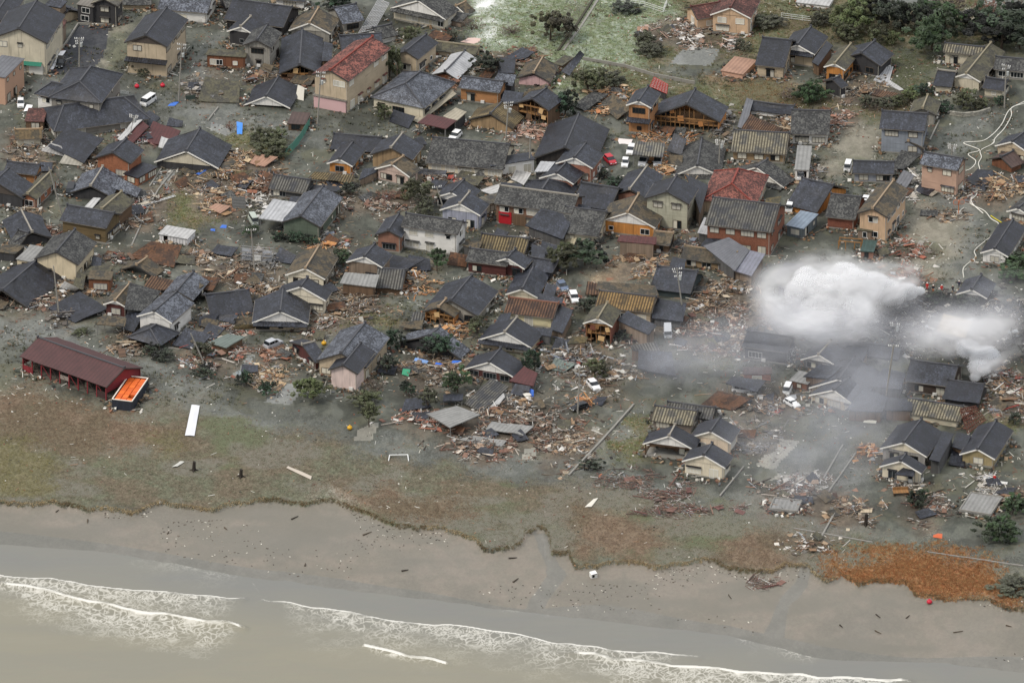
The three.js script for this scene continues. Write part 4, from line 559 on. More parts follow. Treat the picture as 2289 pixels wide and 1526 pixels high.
// ================= debris =================
const W_ = [0x866a50, 0x9c8062, 0x6a5444, 0xa68c6e, 0x70604f, 0x7c5a46, 0x514840], PAL = {
  wood: [...W_, 0x74685a, 0xc4b49a], tan: [0xb09878, 0xa88a68, 0xc4ae8c, 0x9c7c5a, 0x8a6848, 0x94644a], orange: [0xc08a56, 0xb47844, 0xa86c42, 0xc9a070, 0x8a6848, 0xd0b490], red: [0x7c5444, 0x6c4a3e, 0x8a6450, 0x745240, 0x5c4a40, 0xa08a76, 0xc4b8a8, 0x4a423c], redbranch: [0x74504a, 0x664640, 0x7c5c52, 0x62504a, 0x8a7060],
  rust: [0x8c5c46, 0x74503e, 0x9c6c52, 0x6a4a3c, 0x907460], pink: [0xc09884, 0xb08672, 0x9c6e5a, 0xc8ae9a, 0x84604e], pinkwhite: [0xb09080, 0x9c7c68, 0x8a6e5c, 0xd8d4cc, 0x7c6a58], redwhite: [0x9c5c48, 0xb0745c, 0x84503e, 0xd4cec4, 0xc0b4a6, 0x8a6c5c], white: [0xd8d4ca, 0xc4beb2, 0xe0deda, 0xa8a296, 0x8e8678], woodwhite: [...W_, 0xd8d4ca, 0xd0c8ba, 0xe0dcd4],
  grey: [0x6a6a6a, 0x7c7c7a, 0x565658, 0x8a8680, 0x9a948a, 0x74624e], dark: [0x3c3a38, 0x4a4644, 0x56504a, 0x2e2e30, 0x6a5a4c], mix: [...W_, 0xd4d0c8, 0x5c5c5e, 0x7c8490, 0x4a4a4a, 0xb0a898, 0x9c4438], char: [0x1c1b1b, 0x282625, 0x34302e, 0x222226, 0x4a4644, 0x141414], maroon: [0x6a3838, 0x5a3030, 0x7a4a44, 0xd4d0cc, 0x4a4a4e, 0x8a6c58],
};
const ANY = [0xd6d4cc, 0xc8c4b8, 0x55544f, 0x6c6b64, 0x3a3a3a, 0x8c8a80, 0x9aa4ac, 0x6e6658];
const COLN = c => { const [r, g, b] = [c >> 16, c >> 8 & 255, c & 255], m = (r + g + b) / 3; if (m < 62) return 'blackened'; if (m > 190) return 'white'; if (r - b < 22) return m > 130 ? 'pale grey' : 'dark grey'; if (r > 165 && r - b > 70) return 'orange'; if (r - g > 40) return m > 105 ? 'reddish' : 'rust brown'; return m > 140 ? 'light tan' : m > 105 ? 'tan' : 'brown'; };
const chip = new THREE.BoxGeometry(1, 1, 1), chipMat = new THREE.MeshStandardMaterial({ name: 'splintered_debris', color: 0xffffff, roughness: .9 });
const dummy = new THREE.Object3D(), tint = new THREE.Color();
const MUDTINT = new THREE.Color(0x5e564a); let heapN = 0; const bigUsed = { beam: 0, board: 0 };
function heap(x, z, rx, rz, h, pal, phrase) {
  const P = PAL[pal], n = Math.round(rx * rz * 3.14 * (pal === 'redbranch' ? 1.3 : 2)) + 50, im = new THREE.InstancedMesh(chip, chipMat, n);
  for (let i = 0; i < n; i++) {
    let a, q, px, pz, t = 0; do { a = rr(0, 6.283); q = Math.pow(R(), .62) * 1.25; px = x + Math.cos(a) * q * rx; pz = z + Math.sin(a) * q * rz; } while (++t < 12 && fbm(px * .33 + heapN, pz * .24, 3) < .34 + .26 * q * q + .18 * R()); const k = R();
    const y = groundY(px, pz) + h * Math.max(0, 1 - q * q) * R() * (.6 + .8 * vn(px * .6, pz * .6)) + .04;
    dummy.position.set(px, y, pz); dummy.rotation.set(rr(-.4, .4), rr(0, 6.28), rr(-.35, .35));
    if (k > .955 && pal !== 'redbranch') { dummy.scale.set(rr(2, 4.2), rr(.1, .18), rr(.12, .22)); dummy.rotation.x *= .4; dummy.rotation.z *= .5; } else if (pal === 'redbranch' || k < .5) dummy.scale.set(rr(.4, pal === 'redbranch' ? 2.6 : 1.9), rr(.03, .08), rr(.05, .14)); else if (k < .66) { const w = R(); dummy.scale.set(rr(.3, .7) + w * w * 1.3, rr(.02, .06), rr(.25, .6) + w * w * .7); } else dummy.scale.set(rr(.1, .34), rr(.06, .2), rr(.1, .34));
    dummy.updateMatrix(); im.setMatrixAt(i, dummy.matrix); tint.setHex(R() < .3 ? pick(ANY) : pick(P)); tint.lerp(MUDTINT, rr(.1, .5)); tint.offsetHSL(0, -.03, rr(-.06, .05)); im.setColorAt(i, tint);
  }
  kindOf(im, 'rubble_heap', 'stuff', 'loose splinters and scraps in ' + phrase);
  // the pieces large enough to pick out
  const used = new Set(), grp = 'large pieces in ' + phrase, nb = rx > 7 ? 4 : 2;
  for (let i = 0; i < nb * 2; i++) {
    const beam = i < nb, a = rr(0, 6.283), q = R() * .85, px = x + Math.cos(a) * q * rx, pz = z + Math.sin(a) * q * rz, c = pick(P), l = beam ? rr(2.4, 5.2) : rr(1.2, 2.6), wd = beam ? rr(.14, .26) : rr(.8, 1.7);
    let lab = `${beam ? (l > 3.8 ? 'long' : 'short') : (l > 1.9 ? 'large' : 'small')} ${COLN(c)} ${beam ? 'timber beam' : 'flat board'} in ${phrase}`;
    if (used.has(lab)) { i % 3 || 0; continue; } used.add(lab);
    const geo = beam ? new THREE.BoxGeometry(l, wd * .8, wd, 3, 1, 1) : sheet([-l / 2, 0, wd / 2], [l / 2, 0, wd / 2], [l / 2, rr(0, .1), -wd / 2], [-l / 2, rr(0, .12), -wd / 2], { th: .05, rough: .1 });
    if (beam) { const p = geo.attributes.position; for (let v = 0; v < p.count; v++) { const e = Math.abs(p.getX(v)) > l * .45; p.setXYZ(v, p.getX(v) + (e ? rr(-.12, .12) : 0), p.getY(v) + .04 * Math.sin(p.getX(v) * 1.3), p.getZ(v) * (e ? .8 : 1)); } }
    const m = new THREE.Mesh(geo, mat('debris' + c, { color: c, roughness: .88, map: wallMap('boards') })); m.position.set(px, groundY(px, pz) + h * Math.max(0, 1 - q * q) * .8 + (beam ? .15 : .12), pz); m.rotation.set(rr(-.2, .2), rr(0, 6.28), rr(-.14, .14));
    tagged(m, beam ? 'timber_beam' : 'debris_board', lab, beam ? 'beam' : 'board', grp);
  }
  if (rx >= 5 && pal !== 'redbranch' && pal !== 'char') for (let i = 0; i < (rx > 8 ? 3 : 1); i++) { // roof corners and wall pieces caught in the heap
    const k = pick(['slate', 'mud', 'black', 'grey', 'rustsheet', 'moss']), a = rr(0, 6.283), q = .2 + .6 * R(), px = x + Math.cos(a) * q * rx, pz = z + Math.sin(a) * q * rz, l = rr(2.2, 4.4), d = rr(1.8, 3.4), l2 = `${{ slate: 'slate grey', mud: 'muddy brown', black: 'black', grey: 'lichen grey', rustsheet: 'rusty', moss: 'mossy' }[k]} ${l > 3.3 ? 'large' : 'small'} roof fragment in ${phrase}`;
    if (used.has(l2)) continue; used.add(l2);
    const m = new THREE.Mesh(sheet([-l / 2, .1, d / 2], [l / 2, rr(0, .3), d / 2], [l / 2 * rr(.6, 1), rr(.5, 1.3), -d / 2], [-l / 2, rr(.3, 1.2), -d / 2 * rr(.6, 1)], { th: .14, rough: .2, sag: rr(0, .3) }), roofMat(k)); m.position.set(px, groundY(px, pz) + h * .4, pz); m.rotation.set(0, rr(-.9, .9), rr(-.12, .12)); tagged(m, 'roof_scrap', l2, 'roof scrap', grp);
  }
  heapN++;
}

// ================= people =================
function person(label, x, z, kind) {
  const crouch = /crouched/.test(label), g = thing('person', label, 'person', x, z, rr(-.6, .6)), s = crouch ? .72 : 1;
  const J = [[0, .92 * s, 0], [0, 1.42 * s, .03], [0, 1.5 * s, .04], [.1, .9 * s, 0], [.13, .5 * s, .05 + (crouch ? .2 : 0)], [.14, .06, 0], [-.1, .9 * s, 0], [-.13, .5 * s, .02 + (crouch ? .2 : 0)], [-.15, .06, -.05], [.2, 1.38 * s, .02], [.27, 1.1 * s, .04], [.26, .88 * s, .14], [-.2, 1.38 * s, .02], [-.28, 1.1 * s, .0], [-.25, .86 * s, .1], [0, 1.64 * s, .05]];
  const Bn = [[0, 1, .17, .19], [1, 2, .1, .07], [3, 4, .1, .075], [4, 5, .075, .055], [6, 7, .1, .075], [7, 8, .075, .055], [9, 10, .07, .055], [10, 11, .055, .045], [12, 13, .07, .055], [13, 14, .055, .045], [2, 15, .08, .11], [15, 15, .11, .11], [9, 12, .09, .09]];
  for (const f of [[5, .12], [8, .12]]) { J.push([J[f[0]][0], .05, f[1]]); Bn.push([f[0], J.length - 1, .055, .045]); }
  for (const hnd of [11, 14]) for (let q = 0; q < 5; q++) { const p = J[hnd]; J.push([p[0] + (q - 2) * .02 + (q === 0 ? .03 : 0), p[1] - .1 - (q === 2 ? .02 : 0) + (q === 0 ? .04 : 0), p[2] + .05]); Bn.push([hnd, J.length - 1, .02, .012]); }
  const n = 40, mc = new MarchingCubes(n, flat(0x333333), false, false, 60000), sz = 1.05; mc.isolation = 0;
  for (let k = 0; k < n; k++) for (let j = 0; j < n; j++) for (let i = 0; i < n; i++) {
    const P = [(i / n * 2 - 1) * sz, (j / n * 2 - 1) * sz + .9, (k / n * 2 - 1) * sz]; let d = 9;
    for (const [a, b, ra, rb] of Bn) { const A = J[a], B = J[b], ab = [B[0] - A[0], B[1] - A[1], B[2] - A[2]], l = ab[0] ** 2 + ab[1] ** 2 + ab[2] ** 2 || 1e-9, t = clamp(((P[0] - A[0]) * ab[0] + (P[1] - A[1]) * ab[1] + (P[2] - A[2]) * ab[2]) / l), e = Math.hypot(P[0] - A[0] - ab[0] * t, P[1] - A[1] - ab[1] * t, P[2] - A[2] - ab[2] * t) - lerp(ra, rb, t), hh = clamp(.5 + .5 * (d - e) / .05); d = lerp(d, e, hh) - .05 * hh * (1 - hh); }
    mc.field[k * n * n + j * n + i] = -d;
  }
  mc.update(); const cnt = mc.count, geo = new THREE.BufferGeometry(), pa = new Float32Array(cnt * 3), ca = new Float32Array(cnt * 3), C = { red: [0xc8261e, 0xc8261e], blackorange: [0x1c1e22, 0xc8702a], grey: [0x8a8c8e, 0x6a6c70], dark: [0x26282c, 0x30323a], navy: [0x222a44, 0x222a44] }[kind];
  for (let i = 0; i < cnt; i++) { const px = mc.positionArray[i * 3] * sz, py = mc.positionArray[i * 3 + 1] * sz + .9, pz = mc.positionArray[i * 3 + 2] * sz; pa.set([px, py, pz], i * 3); tint.setHex(py > 1.5 * s ? 0xb88a6c : py < .1 ? 0x1a1a1a : py > .9 * s && !(Math.abs(px) > .22 && py < .9 * s) ? C[0] : Math.abs(px) > .21 && py > .76 * s ? 0xd0cfc8 : C[1]); ca.set([tint.r, tint.g, tint.b], i * 3); }
  geo.setAttribute('position', new THREE.BufferAttribute(pa, 3)); geo.setAttribute('color', new THREE.BufferAttribute(ca, 3)); geo.computeVertexNormals();
  part('body', geo, mat('person_cloth', { vertexColors: true, roughness: .85 }), g);
  const hm = new THREE.SphereGeometry(.145, 16, 10, 0, 6.29, 0, 1.75); part('helmet', hm, flat(kind === 'dark' ? 0xb0b0ae : 0xe8e8e6, .35), g, 0, 1.67 * s, .05);
  for (const e of [-1, 1]) part('eye', new THREE.SphereGeometry(.014, 6, 5), flat(0x1a1410, .4), g, e * .035, 1.63 * s, .155); part('nose', new THREE.ConeGeometry(.016, .04, 6), flat(0xb88a6c, .8), g, 0, 1.6 * s, .165); part('mouth', box(.045, .01, .01), flat(0x7a3c34, .7), g, 0, 1.56 * s, .15);
  const jk = new THREE.CylinderGeometry(.2, .235, .5 * s, 14, 1, true); jk.scale(1, 1, .82); part('jacket', jk, flat(C[0], .8), g, 0, 1.15 * s, .02);
}
R = mulberry(4711);
// ---- houses, huts and fallen roofs (metres; east, south, turn, ridge length, width, eave height, roof slope)
flatHouse("white flat roofed hall beyond the white fence",70.43,-178.92,-0.29,7.63,5.01,0.97,'white','white',{});
house("collapsing grey roofed house with splintered eaves above the gravel yard",-87.06,-178.27,-1.571,6.88,6.47,1.33,0.46,'tan','grey',{"sag":0.5});
house("white plastered storehouse wall behind the long black tiled house",-51.19,-177.57,-1.816,7.38,3.84,2.14,0.46,'white','black',{});
house("grey roofed house end behind the long black tiled house",-65.61,-176.72,-1.244,3.71,7.39,1.6,0.46,'dark','grey',{});
house("small white gabled shed beside the snow patched field",-11.84,-173.56,-0.703,3.27,6.0,0.8,0.46,'white','mud',{"wg":"white"});
house("white walled house with long silver tiled roof by the lane",-75.06,-172.63,-1.772,11.91,10.11,2.93,0.46,'white','silver',{});
house("small dark roofed shed behind the cream building with green awning",-104.1,-170.53,-2.451,6.14,6.7,1.59,0.46,'tan','black',{});
house("cream house with broad grey hipped gable roof above the lane",-20.07,-169.03,-0.507,6.44,14.54,2.92,0.46,'cream','grey',{"sk":1,"wg":"white"});
flatHouse("low dark shed with pale corrugated roof by the car park",-97.64,-169.03,-0.409,4.09,4.13,4.61,'dark','tanmetal',{});
house("black boarded house facing the dark asphalt car park",-93.25,-168.48,-0.256,5.51,6.52,5.34,0.46,'dark','stripe',{});
slab("slate roof slope behind the small dark shed",[[-108.01,4.2,-168.38],[-104.0,4.2,-166.54],[-102.59,5.25,-168.23],[-106.15,5.25,-170.69]],'slate',{});
house("peach annex with pinkish roof beside the red brown sheet roof",44.61,-167.54,-1.191,7.17,7.41,2.92,0.46,'peach','rust',{});
house("blue grey roofed house behind the pale boarded gable",-38.51,-166.92,-1.131,5.55,9.65,2.39,0.46,'palegrey','silver',{});
slab("grey lean to roof beside the bare brown shrub",[[-15.23,1.47,-166.42],[-11.67,1.47,-164.59],[-9.74,2.1,-168.35],[-14.03,2.1,-169.69]],'grey',{});
house("long black tiled house with dark timber walls beside the grassy lane",-57.56,-166.21,-1.901,14.58,11.67,2.91,0.46,'darkwood','black',{});
house("peach gabled house with red brown sheet roof above the rubble slope",51.52,-166.04,-0.244,10.36,9.57,4.51,0.46,'peach','rust',{"wg":"peach"});
house("black roofed house behind the cream building with green awning",-116.87,-160.91,-0.203,16.23,6.41,6.39,0.46,'dark','black',{});
slab("fallen roof of white steel purlins propped against a grey roof",[[-35.36,0.42,-160.78],[-31.85,0.42,-162.61],[-28.43,3.15,-171.76],[-31.04,3.15,-173.91]],'whitemetal',{"lat":1});
house("pale boarded house with muddy brown gable roof",-45.51,-160.51,-0.216,8.59,9.92,2.64,0.46,'palegrey','mud',{"wg":"pale"});
house("low grey tiled house beside the fallen white purlins",-29.81,-159.16,-1.061,4.8,6.83,1.32,0.46,'white','grey',{});
slab("rusty fallen roof below the broad cream house",[[-19.54,1.05,-157.79],[-14.85,1.05,-154.77],[-13.09,1.68,-157.27],[-17.86,1.68,-159.82]],'rustsheet',{"sag":0.2});
house("small black walled storehouse with bright white gable",-61.09,-156.69,-0.354,5.92,7.01,3.43,0.46,'dark','black',{"wg":"white"});
slab("rusty lean to roof beside the car park wall",[[-105.45,3.57,-154.96],[-103.41,3.57,-153.15],[-102.27,4.2,-159.47],[-103.83,4.2,-161.29]],'rust',{});
house("dark slate roof behind the long red roofed house",-34.72,-151.38,-1.42,9.67,11.12,1.58,0.46,'dark','slate',{});
house("long mossy tan roof behind the silver sheet metal shed",-12.51,-150.47,-1.854,10.37,5.46,1.05,0.46,'tan','moss',{});
house("two storey tan gable with white bargeboards and stripped ridge",66.76,-148.11,-0.326,10.71,8.31,3.42,0.46,'tan','black',{"wg":"white","sk":1});
house("large cream building with green awning and wide black gable roof",-110.42,-146.73,-0.195,16.31,13.41,8.18,0.46,'cream','black',{"aw":1});
house("narrow pale grey two storey house with white framed window",-56.97,-146.45,-0.243,8.84,6.91,5.26,0.46,'palegrey','grey',{});
slab("slate roof wreck at the field edge",[[-1.98,0.84,-145.82],[2.5,0.84,-145.23],[5.4,1.68,-147.19],[2.38,1.68,-149.95]],'slate',{"sag":0.2});
house("cream rear wing with streaked roof under the tall trees",103.21,-145.09,-1.829,9.03,4.84,3.16,0.46,'cream','stripe',{});
house("tan two storey house with carved dark gable and garden hedge",-81.0,-145.04,-0.262,15.92,10.34,7.9,0.46,'tan','black',{"wg":"dark","sk":1});
house("big slate roofed house standing on its splintered ground floor",-48.12,-144.69,-0.004,19.91,9.63,1.83,0.46,'brown','slate',{"sag":0.2,"ow":1});
flatHouse("small brown wooden box hut on the field edge",11.75,-144.04,-0.527,2.09,4.85,0.95,'brown','moss',{});
house("small tan house with black boarded side wall and black roof",-21.84,-143.85,-0.453,10.41,6.39,4.0,0.46,'tan','black',{});
house("dark blue roofed wing with sliding glass doors",60.42,-143.46,-1.828,6.8,15.13,3.14,0.46,'tan','black',{});
flatHouse("open rust coloured lean to rack full of broken timber",-64.97,-143.4,-0.151,8.79,2.96,3.1,'rustwood','moss',{});
house("dark slate barn with white boarded side wall",80.95,-141.67,-0.459,7.58,9.85,3.14,0.46,'dark','slate',{});
flatHouse("broken pink plaster outbuilding with collapsed wall",51.65,-140.34,-0.417,5.18,8.11,1.42,'pinkwall','pinkwall',{});
house("torn open shed with shiny silver sheet metal roof",-13.07,-140.31,-0.37,12.31,6.33,1.04,0.46,'rustwood','whitemetal',{});
slab("slate side roof beside the big slate house",[[-43.29,3.15,-139.01],[-41.0,3.15,-139.01],[-40.88,4.62,-145.39],[-42.96,4.62,-146.71]],'slate',{});
house("bright orange house with dark ridge and mossy roof",75.15,-138.88,-0.357,11.64,5.18,3.66,0.46,'brightorange','moss',{"wg":"white"});
house("pale grey house with low tiled roof behind the cream porch",113.74,-138.61,-1.801,7.53,6.97,2.36,0.46,'palegrey','grey',{});
slab("black lean to roof beside the orange gabled house",[[68.17,3.15,-138.39],[69.54,3.15,-136.32],[73.29,3.57,-146.62],[71.95,3.57,-149.32]],'black',{});
house("cream house with long mossy gable roof and black window hood",106.04,-138.03,-0.367,18.12,6.87,2.61,0.46,'cream','moss',{"wg":"white"});
slab("leaning dark slate roof edge beside the green field",[[11.16,1.05,-137.7],[13.08,0.53,-136.6],[16.48,3.68,-141.43],[15.51,4.73,-141.26]],'slate',{});
slab("black lean to roof in the brush heap",[[-3.23,1.47,-136.36],[0.5,1.47,-135.77],[0.86,2.1,-142.26],[-2.76,2.1,-143.45]],'black',{});
house("pink plastered gable house with brown roof above the shrubs",5.84,-136.21,-0.239,8.94,7.87,1.56,0.46,'pink','mud',{});
slab("white plastic greenhouse sheet crumpled on the lawn",[[82.04,0.11,-134.93],[85.28,0.11,-131.99],[86.87,0.73,-141.11],[84.67,1.05,-140.64]],'whitemetal',{"sag":0.3});
slab("torn white plastic strip sheet panel on the lawn edge",[[85.04,0.11,-133.28],[87.73,0.11,-129.17],[88.69,0.32,-129.25],[85.59,0.32,-135.14]],'white',{"sag":0.1});
slab("muddy roof wreck before the red roofed building",[[-50.61,0.53,-132.64],[-45.78,0.53,-131.46],[-44.4,1.47,-134.49],[-49.22,1.47,-135.08]],'mud',{"sag":0.2});
house("black roofed side wing with curtain window beside the garden",98.5,-132.19,-1.841,4.26,9.05,1.56,0.46,'cream','black',{});
house("long tan building with weathered red tiled roof",-36.2,-128.05,-0.462,20.69,9.39,7.82,0.4,'tan','red',{});
slab("red and white checked panel tipped up behind the orange house",[[31.18,1.68,-127.89],[34.94,1.68,-123.79],[35.16,3.78,-124.0],[32.12,3.78,-128.11]],'white',{"grid":1});
house("cream porch wing with black roof facing the hose lane",109.59,-127.6,-1.914,5.05,5.98,2.34,0.46,'cream','black',{});
flatHouse("salmon walled block with flat grey metal roof",-114.8,-127.36,-0.351,5.29,10.75,6.89,'salmon','greymetal',{});
house("tiny black gabled gate shed below the bright orange house",73.14,-127.19,-0.78,2.39,5.69,2.86,0.46,'dark','black',{});
slab("silver tiled wing behind the orange walled house",[[-4.58,3.15,-126.74],[0.08,3.15,-124.98],[1.04,3.99,-129.23],[-3.15,3.99,-130.53]],'silver',{});
slab("pink brown tiled roof strip beside the lawn",[[81.38,0.32,-126.51],[86.26,0.32,-123.3],[88.7,1.05,-124.75],[82.16,1.05,-128.26]],'browntile',{"sag":0.2});
house("flattened dark gable roof with white triangle lying on the mud beside the lane",-54.04,-125.1,-0.226,11.01,11.04,0.39,0.46,'dark','black',{"wg":"white"});
house("orange walled house with silver tiled roof and lit windows",-6.52,-124.91,-1.876,9.8,6.23,3.38,0.46,'orange','silver',{});
slab("flattened mossy grey tiled roof lying beside the crossroads",[[-70.89,0.53,-122.9],[-61.54,0.53,-122.02],[-61.54,1.89,-130.16],[-69.58,1.68,-133.61]],'moss',{"sag":0.6});
house("cream house with tilted silver hip roof and cracked wall",-22.3,-122.62,-0.462,7.22,13.6,3.21,0.46,'cream','silver',{"hip":1});
slab("sagging brown roof below the pink plastered gable",[[1.87,2.31,-122.51],[7.86,2.52,-127.86],[9.52,1.47,-124.53],[3.77,1.26,-121.53]],'mud',{});
slab("toppled tan roof slope among orange planks",[[19.63,0.53,-120.59],[23.59,0.42,-112.73],[26.95,1.89,-115.59],[22.76,2.1,-123.22]],'mud',{});
slab("curled grey roof sheet beside the dark green shrub",[[13.45,0.63,-119.91],[16.53,0.42,-117.22],[21.84,1.68,-123.8],[18.26,1.99,-124.51]],'grey',{"sag":-0.5});
flatHouse("pink shop front annex of the red roofed building",-40.65,-119.62,-0.427,8.07,1.98,2.94,'pink','tanmetal',{});
house("tall hip roofed slate house beside the small white hatchback",-95.85,-118.63,-0.252,8.62,12.54,5.99,0.46,'grey','slate',{"hip":1});
house("white walled front wing with hip roof and big dark window",-100.0,-117.95,-2.016,7.83,7.66,4.66,0.46,'white','slate',{"hip":1});
house("crushed black roofed shed behind the brown tile slope",58.65,-117.23,-1.856,9.96,5.11,1.03,0.46,'white','black',{"sag":0.4});
slab("slate wing beside the striped tan roof",[[-2.63,2.52,-117.13],[1.54,2.52,-116.55],[2.73,3.36,-120.76],[-1.68,3.36,-122.04]],'slate',{});
house("wrecked dark house with its front torn open to the rafters",6.09,-114.29,-0.502,6.71,8.69,4.14,0.46,'brown','slate',{"ow":1,"sag":0.3});
house("small grey gable shed behind the blue grey house",92.73,-114.28,-0.21,7.14,6.09,2.58,0.46,'palegrey','moss',{});
slab("collapsed cream wall slab with broken laths beside the maroon carport",[[-24.09,0.53,-114.17],[-20.96,0.42,-110.96],[-12.49,2.31,-122.68],[-14.18,2.52,-125.68]],'cream',{});
slab("small slate roof patch above the maroon sheets",[[-83.99,0.63,-113.06],[-80.65,0.63,-107.31],[-78.89,1.68,-111.14],[-81.44,1.68,-115.18]],'slate',{});
house("low slate roofed wing in front of the tall hip roofed house",-93.73,-112.17,-1.247,14.02,13.24,2.06,0.46,'grey','slate',{"hip":1});
slab("black roof panel fallen beside the cream hip roofed house",[[-27.65,0.32,-112.07],[-23.2,0.32,-108.04],[-21.69,1.68,-111.7],[-26.61,1.68,-115.17]],'black',{});
house("bright orange timber frame house with its gable wall torn off",40.11,-111.72,-0.256,8.37,15.57,2.83,0.46,'woodorange','slate',{"ow":1,"wl":1});
house("brown timber gable house with striped tan roof stripped of tiles",-3.68,-110.93,-0.376,6.83,10.99,1.54,0.46,'woodtan','tanstripe',{});
flatHouse("little brown flat roofed hut at the end of the green net fence",-47.75,-110.35,-0.16,3.84,5.82,1.76,'brown','brownmetal',{});
flatHouse("rusty red flat roofed hut with latticed window",-106.6,-110.31,-0.064,4.0,6.61,2.58,'brown','rust',{});
slab("slate roof wing between the orange house and the timber frame",[[30.98,2.52,-110.12],[35.5,2.52,-110.98],[37.49,3.57,-116.28],[32.94,3.57,-114.54]],'slate',{});
slab("curved slate roof scrap beside the maroon sheets",[[-77.47,0.42,-109.69],[-73.87,0.42,-108.83],[-73.69,1.05,-110.5],[-76.86,1.05,-112.51]],'slate',{"sag":0.2});
house("orange two storey house with yellow green window",29.46,-109.46,-0.285,8.14,5.87,6.85,0.46,'orange','slate',{"wg":"white","sk":1});
slab("pale flat canopy behind the maroon carport",[[-15.44,2.73,-109.4],[-12.57,2.73,-106.53],[-10.11,2.94,-111.21],[-12.62,2.94,-113.52]],'cream',{});
slab("grey metal roof edge standing behind the timber frame",[[50.43,0.42,-108.75],[52.28,0.42,-107.03],[54.23,2.73,-118.26],[52.81,2.94,-118.92]],'greymetal',{});
flatHouse("open carport with flat maroon roof over a white car",-16.72,-106.5,-0.503,6.84,4.69,2.69,'none','maroon',{"posts":1});
slab("brown tiled roof slope slid to the ground",[[50.86,0.42,-106.27],[58.08,0.32,-101.95],[60.47,2.1,-104.0],[53.34,2.52,-111.05]],'browntile',{});
house("white walled house with plain grey tiled roof beside the gravel yard",66.78,-105.72,-1.636,8.55,12.8,2.82,0.46,'white','grey',{});
slab("maroon roof sheet with white edge fallen behind the brick house",[[-88.0,0.53,-101.65],[-84.81,0.42,-99.05],[-81.06,1.89,-105.85],[-83.63,1.89,-110.45]],'maroon',{});
slab("curved white trim panel along the maroon sheet",[[-88.07,0.84,-101.38],[-87.07,0.84,-100.24],[-82.69,2.1,-108.69],[-84.17,2.1,-109.84]],'white',{});
house("small cream hut with broken tan roof under the rusty hut",-107.8,-101.12,-1.479,6.03,5.2,2.05,0.46,'cream','tan',{});
slab("wide maroon roof sheet spattered with white strips",[[-82.15,0.42,-100.94],[-76.11,0.42,-97.53],[-73.99,1.47,-104.17],[-80.33,1.68,-108.83]],'maroon',{});
house("flattened black roof with white ridge tiles on the muddy lot",-34.39,-99.76,-1.76,10.81,8.4,0.39,0.46,'dark','black',{"sag":0.2});
house("blue grey two storey house with air conditioner",87.37,-99.29,-1.734,10.17,9.37,6.04,0.46,'bluegrey','slate',{});
house("collapsed mud brown roof below the blue grey house",89.0,-97.37,-0.313,5.19,7.35,1.53,0.46,'dark','mud',{"sag":0.3});
house("huge dark gable roof with its ground floor crushed near the red car",13.32,-96.72,-0.181,18.1,14.05,1.71,0.46,'darkwood','black',{});
slab("small white sheet panel lying on the wide maroon roof",[[-78.7,1.05,-96.62],[-77.0,1.05,-95.49],[-76.48,1.47,-100.18],[-78.18,1.47,-101.32]],'white',{});
slab("black roof scrap above the long cream bungalow",[[-22.51,1.47,-96.53],[-18.86,1.47,-97.09],[-20.06,2.31,-99.66],[-22.05,2.31,-97.95]],'black',{});
slab("toppled white gable wall under the steep black roof slope",[[-104.86,0.42,-95.77],[-98.91,0.42,-92.38],[-100.09,2.52,-93.66],[-102.54,2.52,-95.36]],'white',{});
house("house with pale streaked tile roof and timber porch gable",55.45,-95.69,-1.714,12.33,11.42,2.42,0.46,'woodtan','stripe',{});
slab("square slate roof piece tipped upright in orange debris",[[34.38,0.63,-95.09],[37.64,0.63,-93.4],[38.85,3.15,-95.95],[36.06,3.57,-98.37]],'slate',{});
slab("steep black roof slope of a toppled white house",[[-103.12,2.1,-94.59],[-94.78,1.26,-87.54],[-90.72,3.15,-96.65],[-99.1,4.41,-99.93]],'black',{});
house("tan gable house at the hose lane with timber wreck below",112.38,-92.62,-0.544,6.07,8.54,3.32,0.46,'tan','slate',{"wg":"tan"});
house("collapsed dark house with mottled slate roof and blue tarp",-70.75,-91.77,-0.213,12.29,14.74,1.53,0.46,'dark','slate',{"wg":"cream","sag":0.3});
house("tan timber gable house with slate roof",-25.49,-89.86,-0.308,8.01,10.0,3.31,0.46,'woodtan','slate',{});
house("flattened grey roof with white gable triangle beside the white insulator pole",41.65,-89.81,-0.093,14.48,10.59,0.39,0.46,'dark','grey',{"wg":"white","sk":1});
house("long cream bungalow with wide mottled roof and cracked wall",-9.03,-89.67,-1.791,17.45,13.78,2.41,0.46,'creamlite','grey',{});
slab("fallen pale wall with window frame under the steep black roof",[[-100.45,0.21,-89.57],[-95.2,0.21,-87.88],[-94.95,1.26,-88.23],[-99.11,1.68,-91.75]],'pale',{});
slab("tan plaster roof fragment at the top of the levelled house",[[-58.14,0.53,-88.84],[-54.81,0.53,-87.16],[-51.81,1.68,-89.51],[-56.68,1.68,-91.48]],'pinkwall',{"sag":0.2});
slab("muddy roof chunk above the slate roofed house",[[34.33,0.53,-88.82],[37.58,0.53,-87.13],[37.87,1.68,-90.61],[34.83,1.68,-91.18]],'mud',{"sag":0.2});
house("orange gabled upper storey sunk in black roof tiles",-36.68,-88.33,-0.294,9.37,6.03,2.41,0.46,'brightorange','black',{"wg":"white"});
house("exposed triangular timber truss below the tan gable house",109.53,-88.24,-0.769,4.16,6.78,1.53,0.46,'rustwood','brownmetal',{});
slab("grey striped carport roof sheltering two cars",[[26.6,3.15,-87.83],[33.38,3.15,-86.43],[33.98,3.15,-93.76],[27.41,3.15,-94.9]],'carport',{"posts":1});
flatHouse("white garage with pale sheet roof and a van parked inside",64.45,-86.94,-0.085,2.9,12.28,2.77,'white','palemetal',{"posts":1});
slab("mottled grey roof slid below the blue grey house",[[83.6,0.63,-86.42],[86.61,0.53,-85.54],[91.05,2.1,-90.85],[86.4,2.31,-92.05]],'grey',{"sag":0.4});
